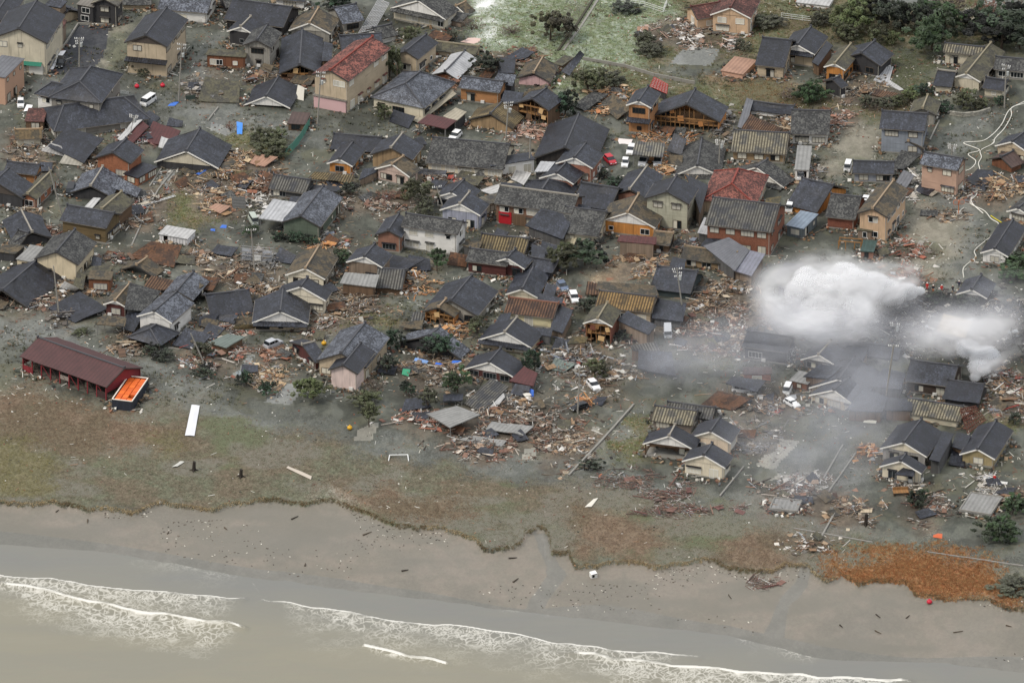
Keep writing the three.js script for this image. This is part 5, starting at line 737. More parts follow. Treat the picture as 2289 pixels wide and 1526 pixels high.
house("orange brick house with two small windows",-86.77,-85.89,-0.362,7.67,8.65,4.2,0.46,'orangebrick','slate',{});
flatHouse("white plaster end wall with slate cap of the long bungalow",-0.42,-85.68,-1.226,3.68,10.0,3.0,'white','slate',{});
house("tall pink brick house beside the red car",15.01,-84.24,-0.329,8.02,8.65,3.81,0.46,'brickpink','slate',{"wg":"white"});
slab("crushed slate eave in front of the long bungalow",[[-20.9,0.53,-83.49],[-14.8,0.42,-81.5],[-14.34,1.47,-82.96],[-19.97,1.47,-84.07]],'slate',{"sag":0.2});
slab("pale tan plywood sheet panel on the levelled house",[[-64.01,0.53,-83.03],[-60.62,0.42,-79.37],[-57.23,1.47,-83.61],[-61.42,1.26,-82.99]],'tansheet',{"sag":0.15});
house("pale blue grey bungalow with broken white window",79.85,-82.45,-1.642,9.12,6.54,2.41,0.46,'bluegreylite','slate',{});
house("low grey roof with white gable behind the red hip roof",55.16,-81.91,-0.571,4.81,14.26,0.39,0.46,'dark','grey',{"wg":"white","sk":1});
flatHouse("orange brick annex with black lean roof",-82.0,-81.74,-0.622,3.8,6.77,2.07,'orangebrick','black',{});
house("pale pink bungalow sunk among red brush",-25.17,-81.0,-0.531,4.7,9.03,2.79,0.46,'pinkpale','mud',{"wg":"pinkpale"});
slab("long muddy roof strip sliding off the collapsed dark house",[[-70.86,0.32,-80.94],[-66.86,0.32,-80.38],[-61.03,1.26,-88.25],[-62.26,1.26,-89.94]],'mud',{});
house("orange walled house with slate roof beside the leaning thin pole",-107.63,-80.5,-1.834,7.46,5.43,3.05,0.46,'orange','slate',{});
slab("flattened black roof beside the three fire hoses",[[100.06,0.42,-80.14],[103.97,0.32,-74.83],[106.75,1.26,-83.2],[102.82,1.37,-84.08]],'black',{"sag":0.2});
house("pink brick house with low slate gable",11.51,-80.11,-0.383,9.47,8.22,2.28,0.46,'brickpink','slate',{"wg":"white"});
slab("plain white flat shed roof beside the dark utility pole",[[4.89,2.73,-79.57],[7.92,2.73,-79.85],[9.58,2.94,-84.39],[6.31,2.94,-84.67]],'whitemetal',{});
slab("tan tiled porch roof crushed under the orange gable",[[-45.14,1.26,-79.48],[-35.28,1.26,-76.98],[-34.62,2.1,-79.2],[-43.52,2.1,-80.87]],'tanstripe',{});
slab("crumpled white sheet metal shed between two dark roofs",[[-0.25,1.05,-79.47],[2.55,0.63,-77.11],[4.19,2.73,-78.89],[0.69,3.15,-79.58]],'white',{"sag":0.6});
slab("slate slope falling beside the pale pink bungalow",[[-33.79,1.68,-77.48],[-29.88,2.1,-80.96],[-29.19,2.73,-82.28],[-32.92,2.52,-81.65]],'slate',{});
slab("grey metal box panel fallen against the peach house",[[84.13,0.84,-77.31],[86.34,0.63,-74.47],[88.57,2.52,-78.4],[86.34,2.73,-80.7]],'greymetal',{});
slab("grey green roof chunk on the brown rubble",[[-10.78,1.05,-77.07],[-7.63,1.05,-75.95],[-6.01,1.89,-79.28],[-10.1,1.89,-79.56]],'moss',{"sag":0.2});
house("pink tan house with cracked walls and two white windows",94.87,-76.77,-1.973,8.95,6.56,6.48,0.46,'pinktan','silver',{});
slab("rust brown sheet on edge in the levelled house",[[-57.37,0.42,-76.62],[-54.49,0.42,-73.85],[-51.81,1.68,-78.69],[-54.23,1.89,-81.55]],'rustsheet',{"sag":0.2});
slab("mossy lean to between two slate roofs",[[32.67,1.68,-75.78],[34.86,1.68,-74.67],[35.84,2.52,-77.71],[33.4,2.52,-78.27]],'moss',{});
house("sunken grey house with wet silver roof beside the black van",-91.37,-75.61,-0.212,10.15,9.63,1.26,0.46,'dark','silver',{"sag":0.2});
house("slate roofed house with stripped reddish ridge",27.79,-74.65,-0.317,12.68,9.05,1.51,0.46,'pinkbrown','slate',{});
house("low dark grey shop with white framed glass door",-48.3,-74.5,-1.89,8.54,7.4,2.02,0.46,'darkgrey','stripe2',{});
slab("tipped white shed roof in front of the brown rubble",[[-6.97,0.63,-74.48],[-3.93,0.63,-71.72],[-1.61,1.89,-72.11],[-2.78,1.89,-75.15]],'white',{"sag":0.5});
slab("shiny silver tiled roof slab lying behind the olive house",[[-88.21,1.68,-74.27],[-82.32,1.26,-69.72],[-81.22,2.31,-71.7],[-87.05,2.73,-77.37]],'silver',{});
slab("black roof slope wedged behind the tall pale green house",[[38.03,5.25,-73.16],[43.03,4.73,-68.3],[40.88,4.2,-54.72],[39.66,5.25,-62.68]],'black',{});
slab("dark canopy edge over the boards beside the hedge",[[-44.53,1.47,-72.52],[-37.54,1.47,-71.96],[-38.05,1.78,-74.28],[-44.35,1.78,-75.11]],'black',{"posts":1});
house("long orange brick wing with mossy roof beside the leaning pole",-103.78,-71.65,-0.357,12.25,4.18,2.77,0.46,'orangebrick','moss',{});
house("black hip roof behind the house with the red shutter",7.36,-71.47,-0.278,5.55,11.5,0.76,0.46,'dark','black',{"hip":1});
house("black and white walled house with slate gable roof",-111.81,-71.04,-0.375,6.89,13.42,2.78,0.46,'dark','slate',{"wg":"dark"});
house("low black roofed house with bright square window",19.35,-70.4,-1.945,8.75,11.7,1.0,0.46,'dark','black',{});
house("red tiled hip roof house with small white vents",48.87,-69.96,-0.211,7.92,12.29,3.27,0.46,'tan','red',{"hip":1});
house("slate roofed house with bright orange end wall",66.96,-69.9,-2.08,7.66,15.55,1.25,0.46,'brightorange','slate',{});
house("slate roofed rear wing of the pale blue house",-11.9,-68.98,-0.392,7.03,8.13,2.27,0.46,'white','slate',{"wg":"white"});
slab("black rear roof behind the long brick and timber house",[[-2.78,3.57,-68.4],[2.67,3.57,-67.85],[1.98,3.89,-70.82],[-2.55,3.89,-71.71]],'black',{});
flatHouse("cream walled lean to with ribbed roof beside the pale blue house",-4.62,-65.84,-1.071,3.87,6.52,2.51,'cream','striperoof',{});
slab("peach plaster panel fallen at the edge of the levelled house",[[-66.39,0.63,-65.62],[-63.72,0.63,-62.34],[-61.51,0.95,-65.44],[-64.82,0.95,-67.37]],'pinkwall',{});
slab("narrow slate link roof behind the white carport sheet",[[-48.81,2.52,-64.37],[-46.27,2.52,-64.7],[-45.75,2.73,-66.85],[-48.41,2.73,-66.96]],'slate',{});
slab("tan plank porch roof sticking out beside the red hip roof",[[55.14,2.31,-63.69],[58.37,2.31,-63.42],[58.94,2.73,-66.84],[55.66,2.73,-65.74]],'tansheet',{});
house("white gabled house with broad grey roof beside the yellow hose",112.54,-63.0,-0.504,9.36,5.58,2.26,0.46,'white','grey',{"wg":"white"});
slab("small black roof chunk behind the olive house",[[-84.07,0.53,-61.67],[-80.21,0.53,-63.31],[-81.21,1.47,-65.51],[-83.96,1.47,-64.69]],'black',{"sag":0.2});
house("dark tiled house with white curtained windows and brick wall",72.87,-60.93,-1.825,6.72,12.0,2.88,0.46,'brick','grey',{});
house("long brick and timber house with a bright red shutter",5.92,-60.54,-1.879,17.78,9.53,4.76,0.46,'brickwood','grey',{"red":1});
house("tall pale green grey house with black roof",34.7,-59.8,-0.274,8.36,10.13,6.66,0.46,'palegreen','black',{});
slab("white wall strip standing behind the olive house roof",[[-93.55,3.15,-59.79],[-91.88,3.15,-58.7],[-89.75,4.2,-62.83],[-91.38,4.2,-63.11]],'white',{});
house("rear wing of the olive brown house with peeled mossy roof",-87.22,-59.17,-0.413,9.5,6.51,3.77,0.46,'brown','moss',{});
house("pale blue boarded house with white gable",-10.3,-58.96,-0.334,6.14,9.44,3.76,0.46,'paleblue','slate',{"wg":"white"});
house("grey green house with silver roof and clipped hedge",-43.53,-58.64,-0.293,15.86,9.07,3.25,0.46,'green','silver',{});
house("long peach house with stripped mossy roof",80.71,-57.07,-0.345,15.13,7.05,6.02,0.46,'peach','mud',{});
house("bright orange house with maroon shop awning",26.28,-56.8,-0.264,9.7,12.65,2.75,0.46,'brightorange','mud',{"wg":"white"});
slab("slate link roof between the leaning wall and black roofed house",[[11.23,3.15,-56.17],[16.17,3.15,-55.08],[17.35,4.2,-58.49],[13.56,4.2,-60.13]],'slate',{});
flatHouse("small shed with pale blue metal roof",63.09,-54.99,-0.446,3.88,7.79,2.61,'glass','bluemetal',{});
slab("white carport sheet roof beside the grey green house",[[-55.07,3.36,-54.22],[-49.43,3.36,-52.59],[-46.64,3.36,-62.13],[-52.2,3.36,-64.16]],'whitemetal',{"posts":1,"rib":1});
house("grey roofed shop front with sliding doors beside the orange house",16.07,-54.2,-1.859,9.23,13.21,2.37,0.46,'cream','grey',{});
house("olive brown house with long plain slate roof",-91.46,-53.23,-1.957,11.12,8.24,4.0,0.46,'olive','slate',{});
house("low slate roofed house beside the white kei wagon",-105.37,-52.96,-2.879,11.64,8.74,1.25,0.46,'dark','slate',{});
slab("small slate porch slab lying before the red shutter",[[-4.07,0.84,-51.7],[-1.77,0.84,-49.54],[-0.62,1.47,-50.8],[-3.15,1.47,-53.23]],'slate',{});
flatHouse("small taupe porch box in front of the long peach house",76.82,-51.51,-0.308,3.16,2.3,2.27,'taupe','moss',{});
house("low hip gable with white triangle in front of the red brick house",47.19,-51.35,-0.32,5.72,8.86,1.49,0.46,'maroonwall','slate',{"wg":"white"});
slab("tipped slate roof of the house leaning on the cream wall",[[2.8,3.36,-50.55],[11.04,2.31,-45.67],[13.38,4.2,-53.22],[6.48,5.46,-54.94]],'slate',{});
flatHouse("white steel storage container with a dark doorway",-72.65,-50.41,-0.387,6.58,4.22,1.77,'whitebox','white',{});
house("red brick house with half black half streaked roof",50.74,-50.12,-1.838,14.91,14.35,5.99,0.46,'redbrick','stripe2',{});
slab("leaning cream wall torn from the tipped slate roof",[[10.48,0.32,-49.78],[13.21,0.32,-46.01],[15.78,3.15,-53.02],[12.55,4.2,-52.77]],'creamwall',{});
house("small dark shed with mottled roof beside the beige balcony",-105.75,-48.42,-2.166,2.78,7.36,1.24,0.46,'dark','grey',{});
slab("white ribbed skylight panel beside the hip gable",[[40.15,2.73,-48.19],[42.32,2.73,-47.38],[43.96,2.94,-53.93],[41.81,2.94,-55.56]],'whitemetal',{"rib":1});
house("narrow pink brown house with barred window",-25.63,-47.8,-0.251,8.6,5.94,3.99,0.46,'pinkbrown','slate',{});
house("white two storey house with dark window awning",-16.78,-46.79,-1.903,12.97,6.79,5.35,0.46,'white','grey',{});
house("brown walled side wing beside the maroon awning",32.86,-46.17,-1.821,4.2,6.49,2.24,0.46,'brown','mud',{});
flatHouse("bare brown timber frame beside the teal roofed shed",73.26,-46.16,-0.187,5.12,1.94,2.04,'none','woodbeam',{"posts":1});
house("buckled roof with curved tan tile patch",-1.41,-45.4,-1.82,10.53,9.39,0.99,0.46,'dark','tanstripe',{"sag":0.3});
house("white cottage with long black roof beside the hose lane",106.26,-44.81,-0.319,15.4,6.28,2.48,0.46,'white','black',{"wg":"white"});
slab("muddy lean to beside the buckled tan roof",[[-10.8,2.1,-43.18],[-7.24,2.1,-40.51],[-6.34,2.73,-43.73],[-9.89,2.73,-44.43]],'mud',{});
flatHouse("little pink brown shed with teal roof",77.09,-43.09,-0.179,2.65,5.27,1.92,'pinkbrown','teal',{});
slab("broken slate roof under the leaning cream wall",[[6.04,0.63,-42.98],[9.46,0.53,-40.55],[10.16,1.58,-44.05],[6.51,1.78,-46.25]],'slate',{"sag":0.3});
slab("slate roof wreck on the lot beside the scaffold",[[-65.26,0.53,-42.73],[-60.61,0.53,-40.59],[-59.1,1.26,-43.74],[-63.73,1.26,-45.35]],'slate',{"sag":0.2});
slab("maroon awning roof over the entrance of the bright orange house",[[22.62,3.36,-42.26],[31.05,3.36,-40.65],[31.31,4.2,-42.76],[23.32,4.2,-43.83]],'maroon',{});
slab("black porch lean to below the hip gable",[[40.61,2.73,-41.3],[44.35,2.73,-40.23],[46.48,3.36,-43.45],[42.04,3.36,-44.15]],'black',{});
slab("rusty brown sheet roof lying beside the white container",[[-82.88,0.42,-41.05],[-72.82,0.42,-35.46],[-71.3,1.68,-43.8],[-78.01,1.89,-45.47]],'rustsheet',{"sag":0.4});
slab("muddy lean to roof beside the beige balcony wing",[[-111.53,2.1,-40.02],[-107.11,2.1,-38.68],[-104.96,2.94,-41.31],[-109.35,2.94,-42.12]],'mud',{});
slab("grey standing seam roof bent over the timber house",[[41.23,3.78,-39.34],[47.79,3.15,-28.02],[51.25,3.36,-38.16],[46.77,4.62,-41.97]],'greymetal',{});
slab("slate roof chunk leaning on the bent scaffold",[[-51.53,0.53,-38.94],[-47.6,0.42,-37.32],[-46.49,1.68,-38.99],[-50.0,2.1,-42.31]],'slate',{"sag":0.3});
flatHouse("beige flat roofed balcony wing beside the beige house",-103.53,-38.6,-0.403,3.59,7.11,2.25,'beige','palemetal',{});
house("timber house with torn curved roof patch and clay showing",42.87,-38.44,-1.884,11.71,6.89,1.73,0.46,'woodtan','mudgrey',{});
slab("splintered slate slope above the dark back building",[[4.05,0.84,-38.36],[6.9,0.63,-38.31],[7.37,2.1,-41.64],[4.29,2.31,-43.41]],'slate',{"sag":0.2});
slab("curved brown water tank roof beside the maroon boarded house",[[-14.01,0.63,-36.33],[-9.9,0.42,-35.74],[-9.45,2.31,-37.84],[-13.33,2.52,-38.96]],'rustsheet',{"sag":-0.4});
house("beige house with grey gable roof and balcony",-96.05,-35.9,-0.296,11.68,10.07,4.21,0.46,'beige','grey',{});
house("maroon boarded house with curtained windows",-4.6,-35.0,-1.851,9.26,6.63,2.97,0.46,'maroonwall','grey',{});
house("dark roofed back building beside the big garden tree",6.69,-34.14,-1.96,6.75,6.5,1.48,0.46,'dark','slate',{});
house("crushed brown gable roof below the rusty sheet",-79.55,-34.1,-0.517,4.12,8.78,0.49,0.46,'brown','mud',{});
slab("collapsed black roof beside the taupe house",[[-28.83,1.05,-34.07],[-23.35,0.84,-32.95],[-18.81,2.31,-35.46],[-26.13,2.52,-37.65]],'black',{"sag":0.4});
slab("small slate lean to at the end of the beige house",[[-90.57,1.68,-33.72],[-88.34,1.68,-32.39],[-88.27,2.31,-36.01],[-90.29,2.31,-37.6]],'slate',{});
house("maroon house front with two white gables",-0.19,-33.54,-0.374,4.68,8.1,2.72,0.46,'maroonwall','slate',{"wg":"white"});
slab("flattened black roof below the white two storey house",[[-23.13,0.63,-33.3],[-17.44,0.53,-34.07],[-17.7,1.68,-37.29],[-22.29,1.68,-39.43]],'black',{"sag":0.2});
house("taupe house with white gable over metal porch roofs",-30.63,-32.32,-0.328,6.6,8.3,4.08,0.46,'taupe','slate',{"wg":"white"});
slab("slate lean to under the torn curved roof patch",[[33.64,2.1,-31.66],[36.92,2.1,-30.61],[37.45,2.73,-34.74],[34.63,2.73,-35.91]],'slate',{});
house("cream white two storey house with mud covered rear roof",-42.98,-31.5,-0.235,11.15,8.88,2.59,0.46,'creamwhite','mud',{"wg":"creamwhite"});
slab("slate roof corner above the white smoke",[[56.24,0.73,-30.75],[59.52,0.63,-33.63],[63.17,1.58,-34.14],[58.88,1.68,-35.5]],'slate',{"sag":0.2});
slab("grey roof chunk in the timber above the storehouse",[[-57.25,0.53,-30.12],[-53.95,0.42,-26.14],[-53.16,1.26,-30.57],[-56.36,1.37,-31.39]],'grey',{"sag":0.2});
slab("lavender grey flat sheet roof beside the debris",[[47.17,2.73,-29.5],[51.29,2.73,-26.34],[54.53,3.15,-36.5],[50.5,3.15,-38.9]],'lavmetal',{});
slab("mossy lean to roof beside the broken open room",[[-93.06,1.68,-28.24],[-86.73,1.68,-28.77],[-85.29,2.52,-32.42],[-90.26,2.52,-31.63]],'moss',{});
house("dark corrugated lean to beside the taupe house",-25.68,-27.75,-1.741,6.01,9.84,1.47,0.46,'brown','stripe2',{});
house("dark house with teal windows behind the tall white pole",35.41,-26.65,-1.859,8.95,11.84,1.47,0.46,'darkteal','slate',{});
flatHouse("broken open room with shoji panes showing",-88.04,-25.92,-0.098,4.75,3.65,3.14,'rustwood','mud',{});
house("slate roofed house with pale yellow gable",3.32,-25.63,-0.218,11.43,7.25,0.98,0.46,'creamlite','slate',{"wg":"creamlite"});
house("fallen black roof with grey rear slope beside the tall concrete pole",-105.38,-25.35,-0.42,16.22,13.11,0.39,0.46,'dark','black',{});
slab("brown ribbed roof wreck behind the mottled grey slope",[[-78.97,0.84,-24.65],[-73.47,0.84,-23.08],[-72.0,1.68,-26.44],[-77.31,1.68,-28.54]],'browntile',{"sag":0.2});
slab("grey door sheet tilted beside the tall concrete pole",[[-96.85,0.84,-24.39],[-93.4,0.63,-23.29],[-92.37,2.1,-21.56],[-95.73,2.1,-25.23]],'palemetal',{});
slab("rusty roof wreck above the tilted storehouse",[[-69.92,0.84,-24.12],[-63.99,0.84,-23.08],[-62.31,1.89,-27.54],[-67.32,1.89,-28.07]],'rustsheet',{"sag":0.2});
slab("mossy ribbed roof against the broken open room",[[-94.13,1.47,-23.45],[-91.58,1.47,-22.4],[-91.31,2.31,-28.66],[-93.07,2.31,-29.71]],'moss',{"rib":1});
slab("slate roof scrap half under the white smoke",[[56.81,0.32,-23.44],[59.23,0.32,-21.35],[59.79,0.84,-24.88],[57.33,0.84,-25.93]],'slate',{"sag":0.2});
slab("pale corrugated metal porch roof below the taupe house",[[-36.81,2.94,-22.34],[-29.09,2.94,-20.24],[-28.36,3.78,-24.64],[-35.74,3.78,-25.96]],'palemetal',{"rib":1});
house("silver roofed house behind the bright white house",-69.78,-22.22,-0.323,9.97,7.44,1.72,0.46,'darkgrey','silver',{});
slab("mud caked roof behind the silver roofed house",[[-72.66,1.47,-22.14],[-69.09,1.26,-17.39],[-65.89,2.31,-22.87],[-68.02,2.52,-25.55]],'mud',{});
house("small slate roofed gatehouse beside the rescuers",99.16,-22.08,-0.323,7.57,6.94,1.72,0.46,'dark','slate',{"wg":"white"});
slab("brown ribbed roof chunk beside the yellow clay tiles",[[15.62,0.84,-21.56],[18.44,0.84,-21.04],[18.7,1.68,-24.75],[16.11,1.68,-25.8]],'browntile',{});
slab("small slate shed roof beside the red rubble",[[6.61,1.58,-19.17],[8.98,1.58,-18.13],[9.67,2.31,-22.6],[7.3,2.31,-23.75]],'slate',{});
slab("bare clay roof strip above the yellow tiles",[[17.86,3.15,-18.81],[31.26,3.15,-15.82],[30.57,3.57,-19.86],[18.42,3.57,-21.85]],'mud',{});
house("tilted black roofed storehouse with white end wall",-60.72,-17.64,-1.313,9.48,11.6,0.39,0.46,'white','black',{});
house("cream white lower wing with black roof and long side wall",-44.27,-16.45,-0.28,4.56,11.09,3.43,0.46,'creamwhite','black',{"wg":"creamwhite"});
slab("muddy eave strip under the tilted storehouse",[[-64.27,0.32,-15.64],[-59.89,0.32,-13.05],[-58.85,1.05,-16.08],[-62.76,1.05,-18.16]],'mud',{"sag":0.2});
house("slate house with tan stripped ridge and broken front",-10.75,-15.62,-0.341,12.91,12.13,2.19,0.46,'palegrey','slate',{});
slab("flattened black roof beside the maroon gabled house",[[-98.86,0.42,-15.57],[-92.64,0.32,-8.56],[-85.87,1.47,-13.22],[-92.32,1.89,-20.61]],'black',{"sag":0.3});
house("narrow maroon gabled house with white window",-82.91,-15.55,-0.315,8.72,5.44,2.81,0.46,'maroonwall','mud',{"wg":"white"});
slab("muddy roof scrap beside the white smoke",[[50.07,0.32,-13.29],[52.73,0.32,-11.74],[53.7,0.95,-14.47],[51.04,0.95,-16.03]],'mud',{"sag":0.2});
house("tan house with yellow clay tile roof",24.62,-12.9,-1.825,12.35,8.09,3.03,0.46,'tan','yellowtile',{});
slab("broad slate roof behind the cream yellow house",[[4.8,2.73,-11.93],[10.08,2.73,-10.38],[10.99,3.78,-13.06],[5.94,3.78,-15.76]],'slate',{});
house("cream yellow house with red brown barrel tile roof",4.61,-10.62,-1.849,10.92,7.79,2.68,0.46,'creamyellow','redbrown',{});
house("broad slate roofed house with white gable and crushed porch",-48.9,-10.12,-0.025,11.24,11.92,2.07,0.46,'tan','slate',{"wg":"white","sk":1});
slab("broken slate slab below the tilted storehouse",[[-63.03,0.42,-10.02],[-58.9,0.42,-7.45],[-58.06,1.47,-9.75],[-62.12,1.47,-10.27]],'slate',{"sag":0.2});
house("wrecked porch showing bright broken wood",-14.81,-9.51,-0.378,4.03,7.44,2.68,0.46,'woodorange','mud',{"ow":1});
slab("rusty sheet heap beside the crushed silver van",[[33.19,0.42,-8.98],[36.29,0.42,-6.92],[37.69,1.05,-9.64],[35.04,1.05,-12.23]],'rustsheet',{"sag":0.2});
slab("muddy flattened eave between storehouse and broad slate house",[[-59.19,0.32,-8.35],[-54.2,0.32,-6.8],[-54.71,1.26,-9.34],[-58.95,1.26,-8.31]],'mud',{"sag":0.2});
slab("slate skirt roof below the teal windows",[[29.63,2.1,-7.26],[36.1,2.1,-5.2],[37.12,3.15,-12.15],[29.97,3.15,-14.74]],'slate',{});
house("bright white two storey house with silver roof",-73.32,-7.25,-0.43,10.58,8.34,3.9,0.46,'white','silver',{"wg":"white"});
slab("mottled grey roof slope beside the maroon gable",[[-82.07,4.2,-6.92],[-77.87,3.36,-7.76],[-74.64,3.78,-16.68],[-81.38,5.67,-17.12]],'grey',{});
slab("muddy roof chunk behind the tilted storehouse",[[-66.76,0.63,-6.83],[-63.31,0.53,-4.5],[-61.8,1.58,-6.79],[-65.21,1.68,-8.1]],'mud',{"sag":0.2});
slab("short ribbed black roof beside the wrecked porch",[[-21.63,1.05,-6.22],[-18.93,0.95,-5.43],[-18.53,1.89,-10.02],[-21.01,1.89,-10.54]],'stripe2',{"rib":1});
slab("black roof wreck under the tilted storehouse",[[-66.41,0.63,-6.08],[-62.91,0.63,-8.65],[-62.28,1.68,-10.44],[-66.25,1.68,-8.38]],'black',{"sag":0.2});
slab("tan gable fragment in front of the broad slate roof",[[-59.42,0.42,-4.93],[-54.39,0.42,-5.44],[-54.13,1.68,-4.7],[-58.39,1.68,-4.96]],'tansheet',{});
slab("muddy roof wreck above the silver ribbed roof",[[-23.78,1.05,-4.76],[-19.09,1.05,-3.74],[-18.76,1.68,-6.81],[-23.13,1.68,-6.4]],'mud',{"sag":0.2});
slab("cream corrugated metal sheet standing in charred rubble",[[89.75,0.42,-3.99],[95.63,0.42,-0.92],[97.33,2.52,-4.46],[91.47,2.52,-8.07]],'creamribs',{"rib":1});
slab("dark side roof between the maroon gable and the white house",[[-82.64,1.47,-3.05],[-79.91,1.26,-1.98],[-77.67,3.15,-8.06],[-81.3,3.15,-9.09]],'slate',{});
slab("slate lean to roof beside the brown brick house",[[22.13,3.57,-3.03],[28.74,3.15,3.2],[30.58,3.78,-0.0],[24.4,4.41,-5.79]],'slate',{"sag":0.2});
slab("muddy porch roof under the maroon gable",[[-87.89,2.52,-3.0],[-81.8,2.52,-1.97],[-81.44,3.36,-4.21],[-86.45,3.36,-6.01]],'mud',{"posts":1});
slab("slate skirt roof on the end of the cream yellow house",[[-4.03,2.31,-2.99],[-0.41,2.52,-4.57],[-0.19,3.15,-7.65],[-2.47,3.15,-6.72]],'slate',{});
house("brown brick house standing on bare posts",19.1,-2.46,-0.267,7.81,6.49,4.5,0.46,'brick','moss',{"wg":"white","ow":1});
slab("slate side roof beside the cream yellow house",[[8.03,2.31,-1.23],[10.71,2.1,0.35],[13.0,3.15,-8.62],[9.65,3.36,-11.25]],'slate',{});
slab("dark slate roof heap between the hip porch and the red laths",[[-66.09,0.53,-0.98],[-63.12,0.42,0.82],[-60.55,1.68,-3.03],[-64.2,1.89,-5.13]],'slate',{"sag":0.3});
house("dark hip porch roof on posts before the white house",-75.64,0.37,-0.55,2.31,8.52,1.7,0.46,'none','slate',{"hip":1});
slab("slate skirt roof below the cream yellow house",[[4.29,2.1,0.42],[8.19,2.1,1.95],[8.65,2.73,-0.59],[4.52,2.73,-1.2]],'slate',{});
house("black hip gable house with white triangle and stripped slope",-0.24,1.59,-0.35,7.34,11.96,1.93,0.46,'tan','black',{"wg":"white","sk":1});
slab("sunken slate roof beside the bright white house",[[-71.76,0.42,2.42],[-66.08,0.42,4.96],[-63.31,1.89,0.57],[-69.01,2.1,-2.55]],'slate',{"sag":0.3});
slab("flat green grey sheet roof by the silver estate car",[[-64.08,1.68,3.96],[-60.09,1.68,6.5],[-56.23,1.89,1.62],[-59.97,1.89,0.09]],'greenmetal',{});
house("wet silver grey roof behind the round dark tree",-16.48,3.98,-0.474,4.86,15.02,0.97,0.46,'dark','silver',{"sag":0.4});
slab("slate roof scrap beside the mixed heap",[[8.23,0.63,4.89],[11.68,0.63,5.4],[12.37,1.37,2.09],[9.13,1.37,1.48]],'slate',{"sag":0.2});
slab("tan plywood canopy sheet hanging off the brown brick house",[[11.54,1.68,4.89],[15.56,1.68,3.88],[16.02,2.52,2.93],[12.67,2.52,2.93]],'tansheet',{});
house("long black roof edge just below the white smoke",75.37,5.34,-1.865,13.52,5.94,0.72,0.46,'dark','black',{});
house("smoke veiled dark house with two white windows",54.19,6.62,-1.885,9.83,7.77,3.14,0.46,'dark','black',{});
house("slate roofed maroon wing beside the pink house",-36.56,8.96,-0.396,7.94,5.51,1.93,0.46,'maroonwall','slate',{});
house("small maroon garage with curved slate roof",-42.75,9.11,-1.047,2.93,11.37,2.29,0.3,'maroonwall','slate',{});
slab("ribbed roof edge above the smoke veiled roof",[[25.34,2.31,9.19],[31.12,2.31,9.19],[30.26,3.36,6.94],[24.67,3.36,8.97]],'stripe2',{"rib":1});
house("long house with silver ribbed roof behind the pink house",-33.3,10.98,-0.319,15.17,11.05,3.62,0.46,'tan','silver',{});
house("grey house with thin white gable boards in the smoke",65.58,10.98,-0.417,6.93,8.16,1.93,0.46,'darkgrey','slate',{"wg":"white"});
slab("crumpled sea green sheet beside the bare wooden pole",[[7.75,0.53,13.78],[10.84,0.53,15.53],[13.3,1.05,12.91],[9.1,1.05,9.64]],'greenmetal',{"sag":0.3});
slab("black roof slope directly below the dense smoke",[[68.2,3.15,14.7],[73.21,3.15,16.71],[74.84,4.2,11.61],[70.34,4.2,10.5]],'black',{});
slab("dark hip roof veiled by thin smoke",[[26.28,1.26,15.32],[34.21,1.05,18.37],[33.45,2.73,10.49],[26.58,2.73,9.48]],'slate',{});
house("black gable house with streaked maroon wall and white boards",-3.61,15.37,-0.361,6.74,11.18,1.68,0.46,'maroonwall','black',{"wg":"white"});
house("long dark red boat shed with open red steel frame",-90.01,16.66,-2.228,23.67,11.93,3.27,0.36,'boat','boat',{});
house("pink white house with brick base and black roof",-33.4,18.05,-0.325,10.88,6.63,4.32,0.46,'pinkwhite','black',{});
flatHouse("low pink brick wall stump in the smoke",51.21,18.88,-0.0,5.67,2.7,2.4,'brickpink','brownmetal',{});
house("dark brown house with white bay window in the smoke",88.03,21.02,-1.872,10.09,10.26,2.87,0.46,'darkbrown','slate',{});
flatHouse("rust walled annex with pale ribbed roof beside the kei van",60.73,21.07,-0.472,3.88,4.47,1.96,'rustwood','palemetal',{});
house("black house with long white bargeboards in the smoke",69.76,21.24,-0.344,11.16,12.94,1.19,0.46,'tan','black',{"wg":"white"});
slab("maroon sheet metal lean to roof with rust streaks",[[-0.61,1.68,22.2],[4.46,1.68,24.68],[5.35,2.94,20.95],[2.48,2.94,17.96]],'maroon',{});
slab("slate side roof beside the house with long white bargeboards",[[60.55,3.15,23.11],[65.81,3.15,24.11],[68.9,4.2,20.56],[64.19,4.2,19.46]],'slate',{});
slab("tilted grey carport sheet over the white sedan",[[44.45,2.1,24.22],[50.94,2.1,28.19],[52.83,2.52,23.64],[45.83,2.52,21.65]],'slate',{"posts":1});
slab("low slate slab below the maroon lean to",[[-0.47,0.53,25.65],[3.27,0.53,27.13],[3.93,1.68,24.68],[0.63,1.89,23.65]],'slate',{"sag":0.2});
slab("slate roof slope between the two smoky houses",[[74.92,2.52,26.41],[80.69,2.52,27.9],[82.02,3.57,22.38],[77.39,3.57,19.79]],'slate',{});
house("black roofed annex of the house with white bay window",94.33,26.99,-1.853,7.72,9.68,1.43,0.46,'dark','black',{});
flatHouse("open navy container filled with orange crates beside the boat shed",-79.33,27.09,-0.258,4.27,11.22,2.28,'crate','none',{"crate":1});
slab("fallen tan lattice roof battens by the white van",[[52.93,0.21,28.92],[56.48,0.21,27.93],[53.97,1.68,22.69],[51.03,1.68,21.69]],'lattice',{"lat":1});
house("lower front wing with two white gable panels in the smoke",68.31,28.96,-0.536,6.67,11.54,1.67,0.46,'tan','slate',{"wg":"white"});
slab("ribbed dark roof lying beside white wreckage",[[-9.88,0.63,30.49],[-6.13,0.32,34.0],[-0.65,1.68,24.85],[-4.4,2.1,21.79]],'stripe2',{"rib":1});
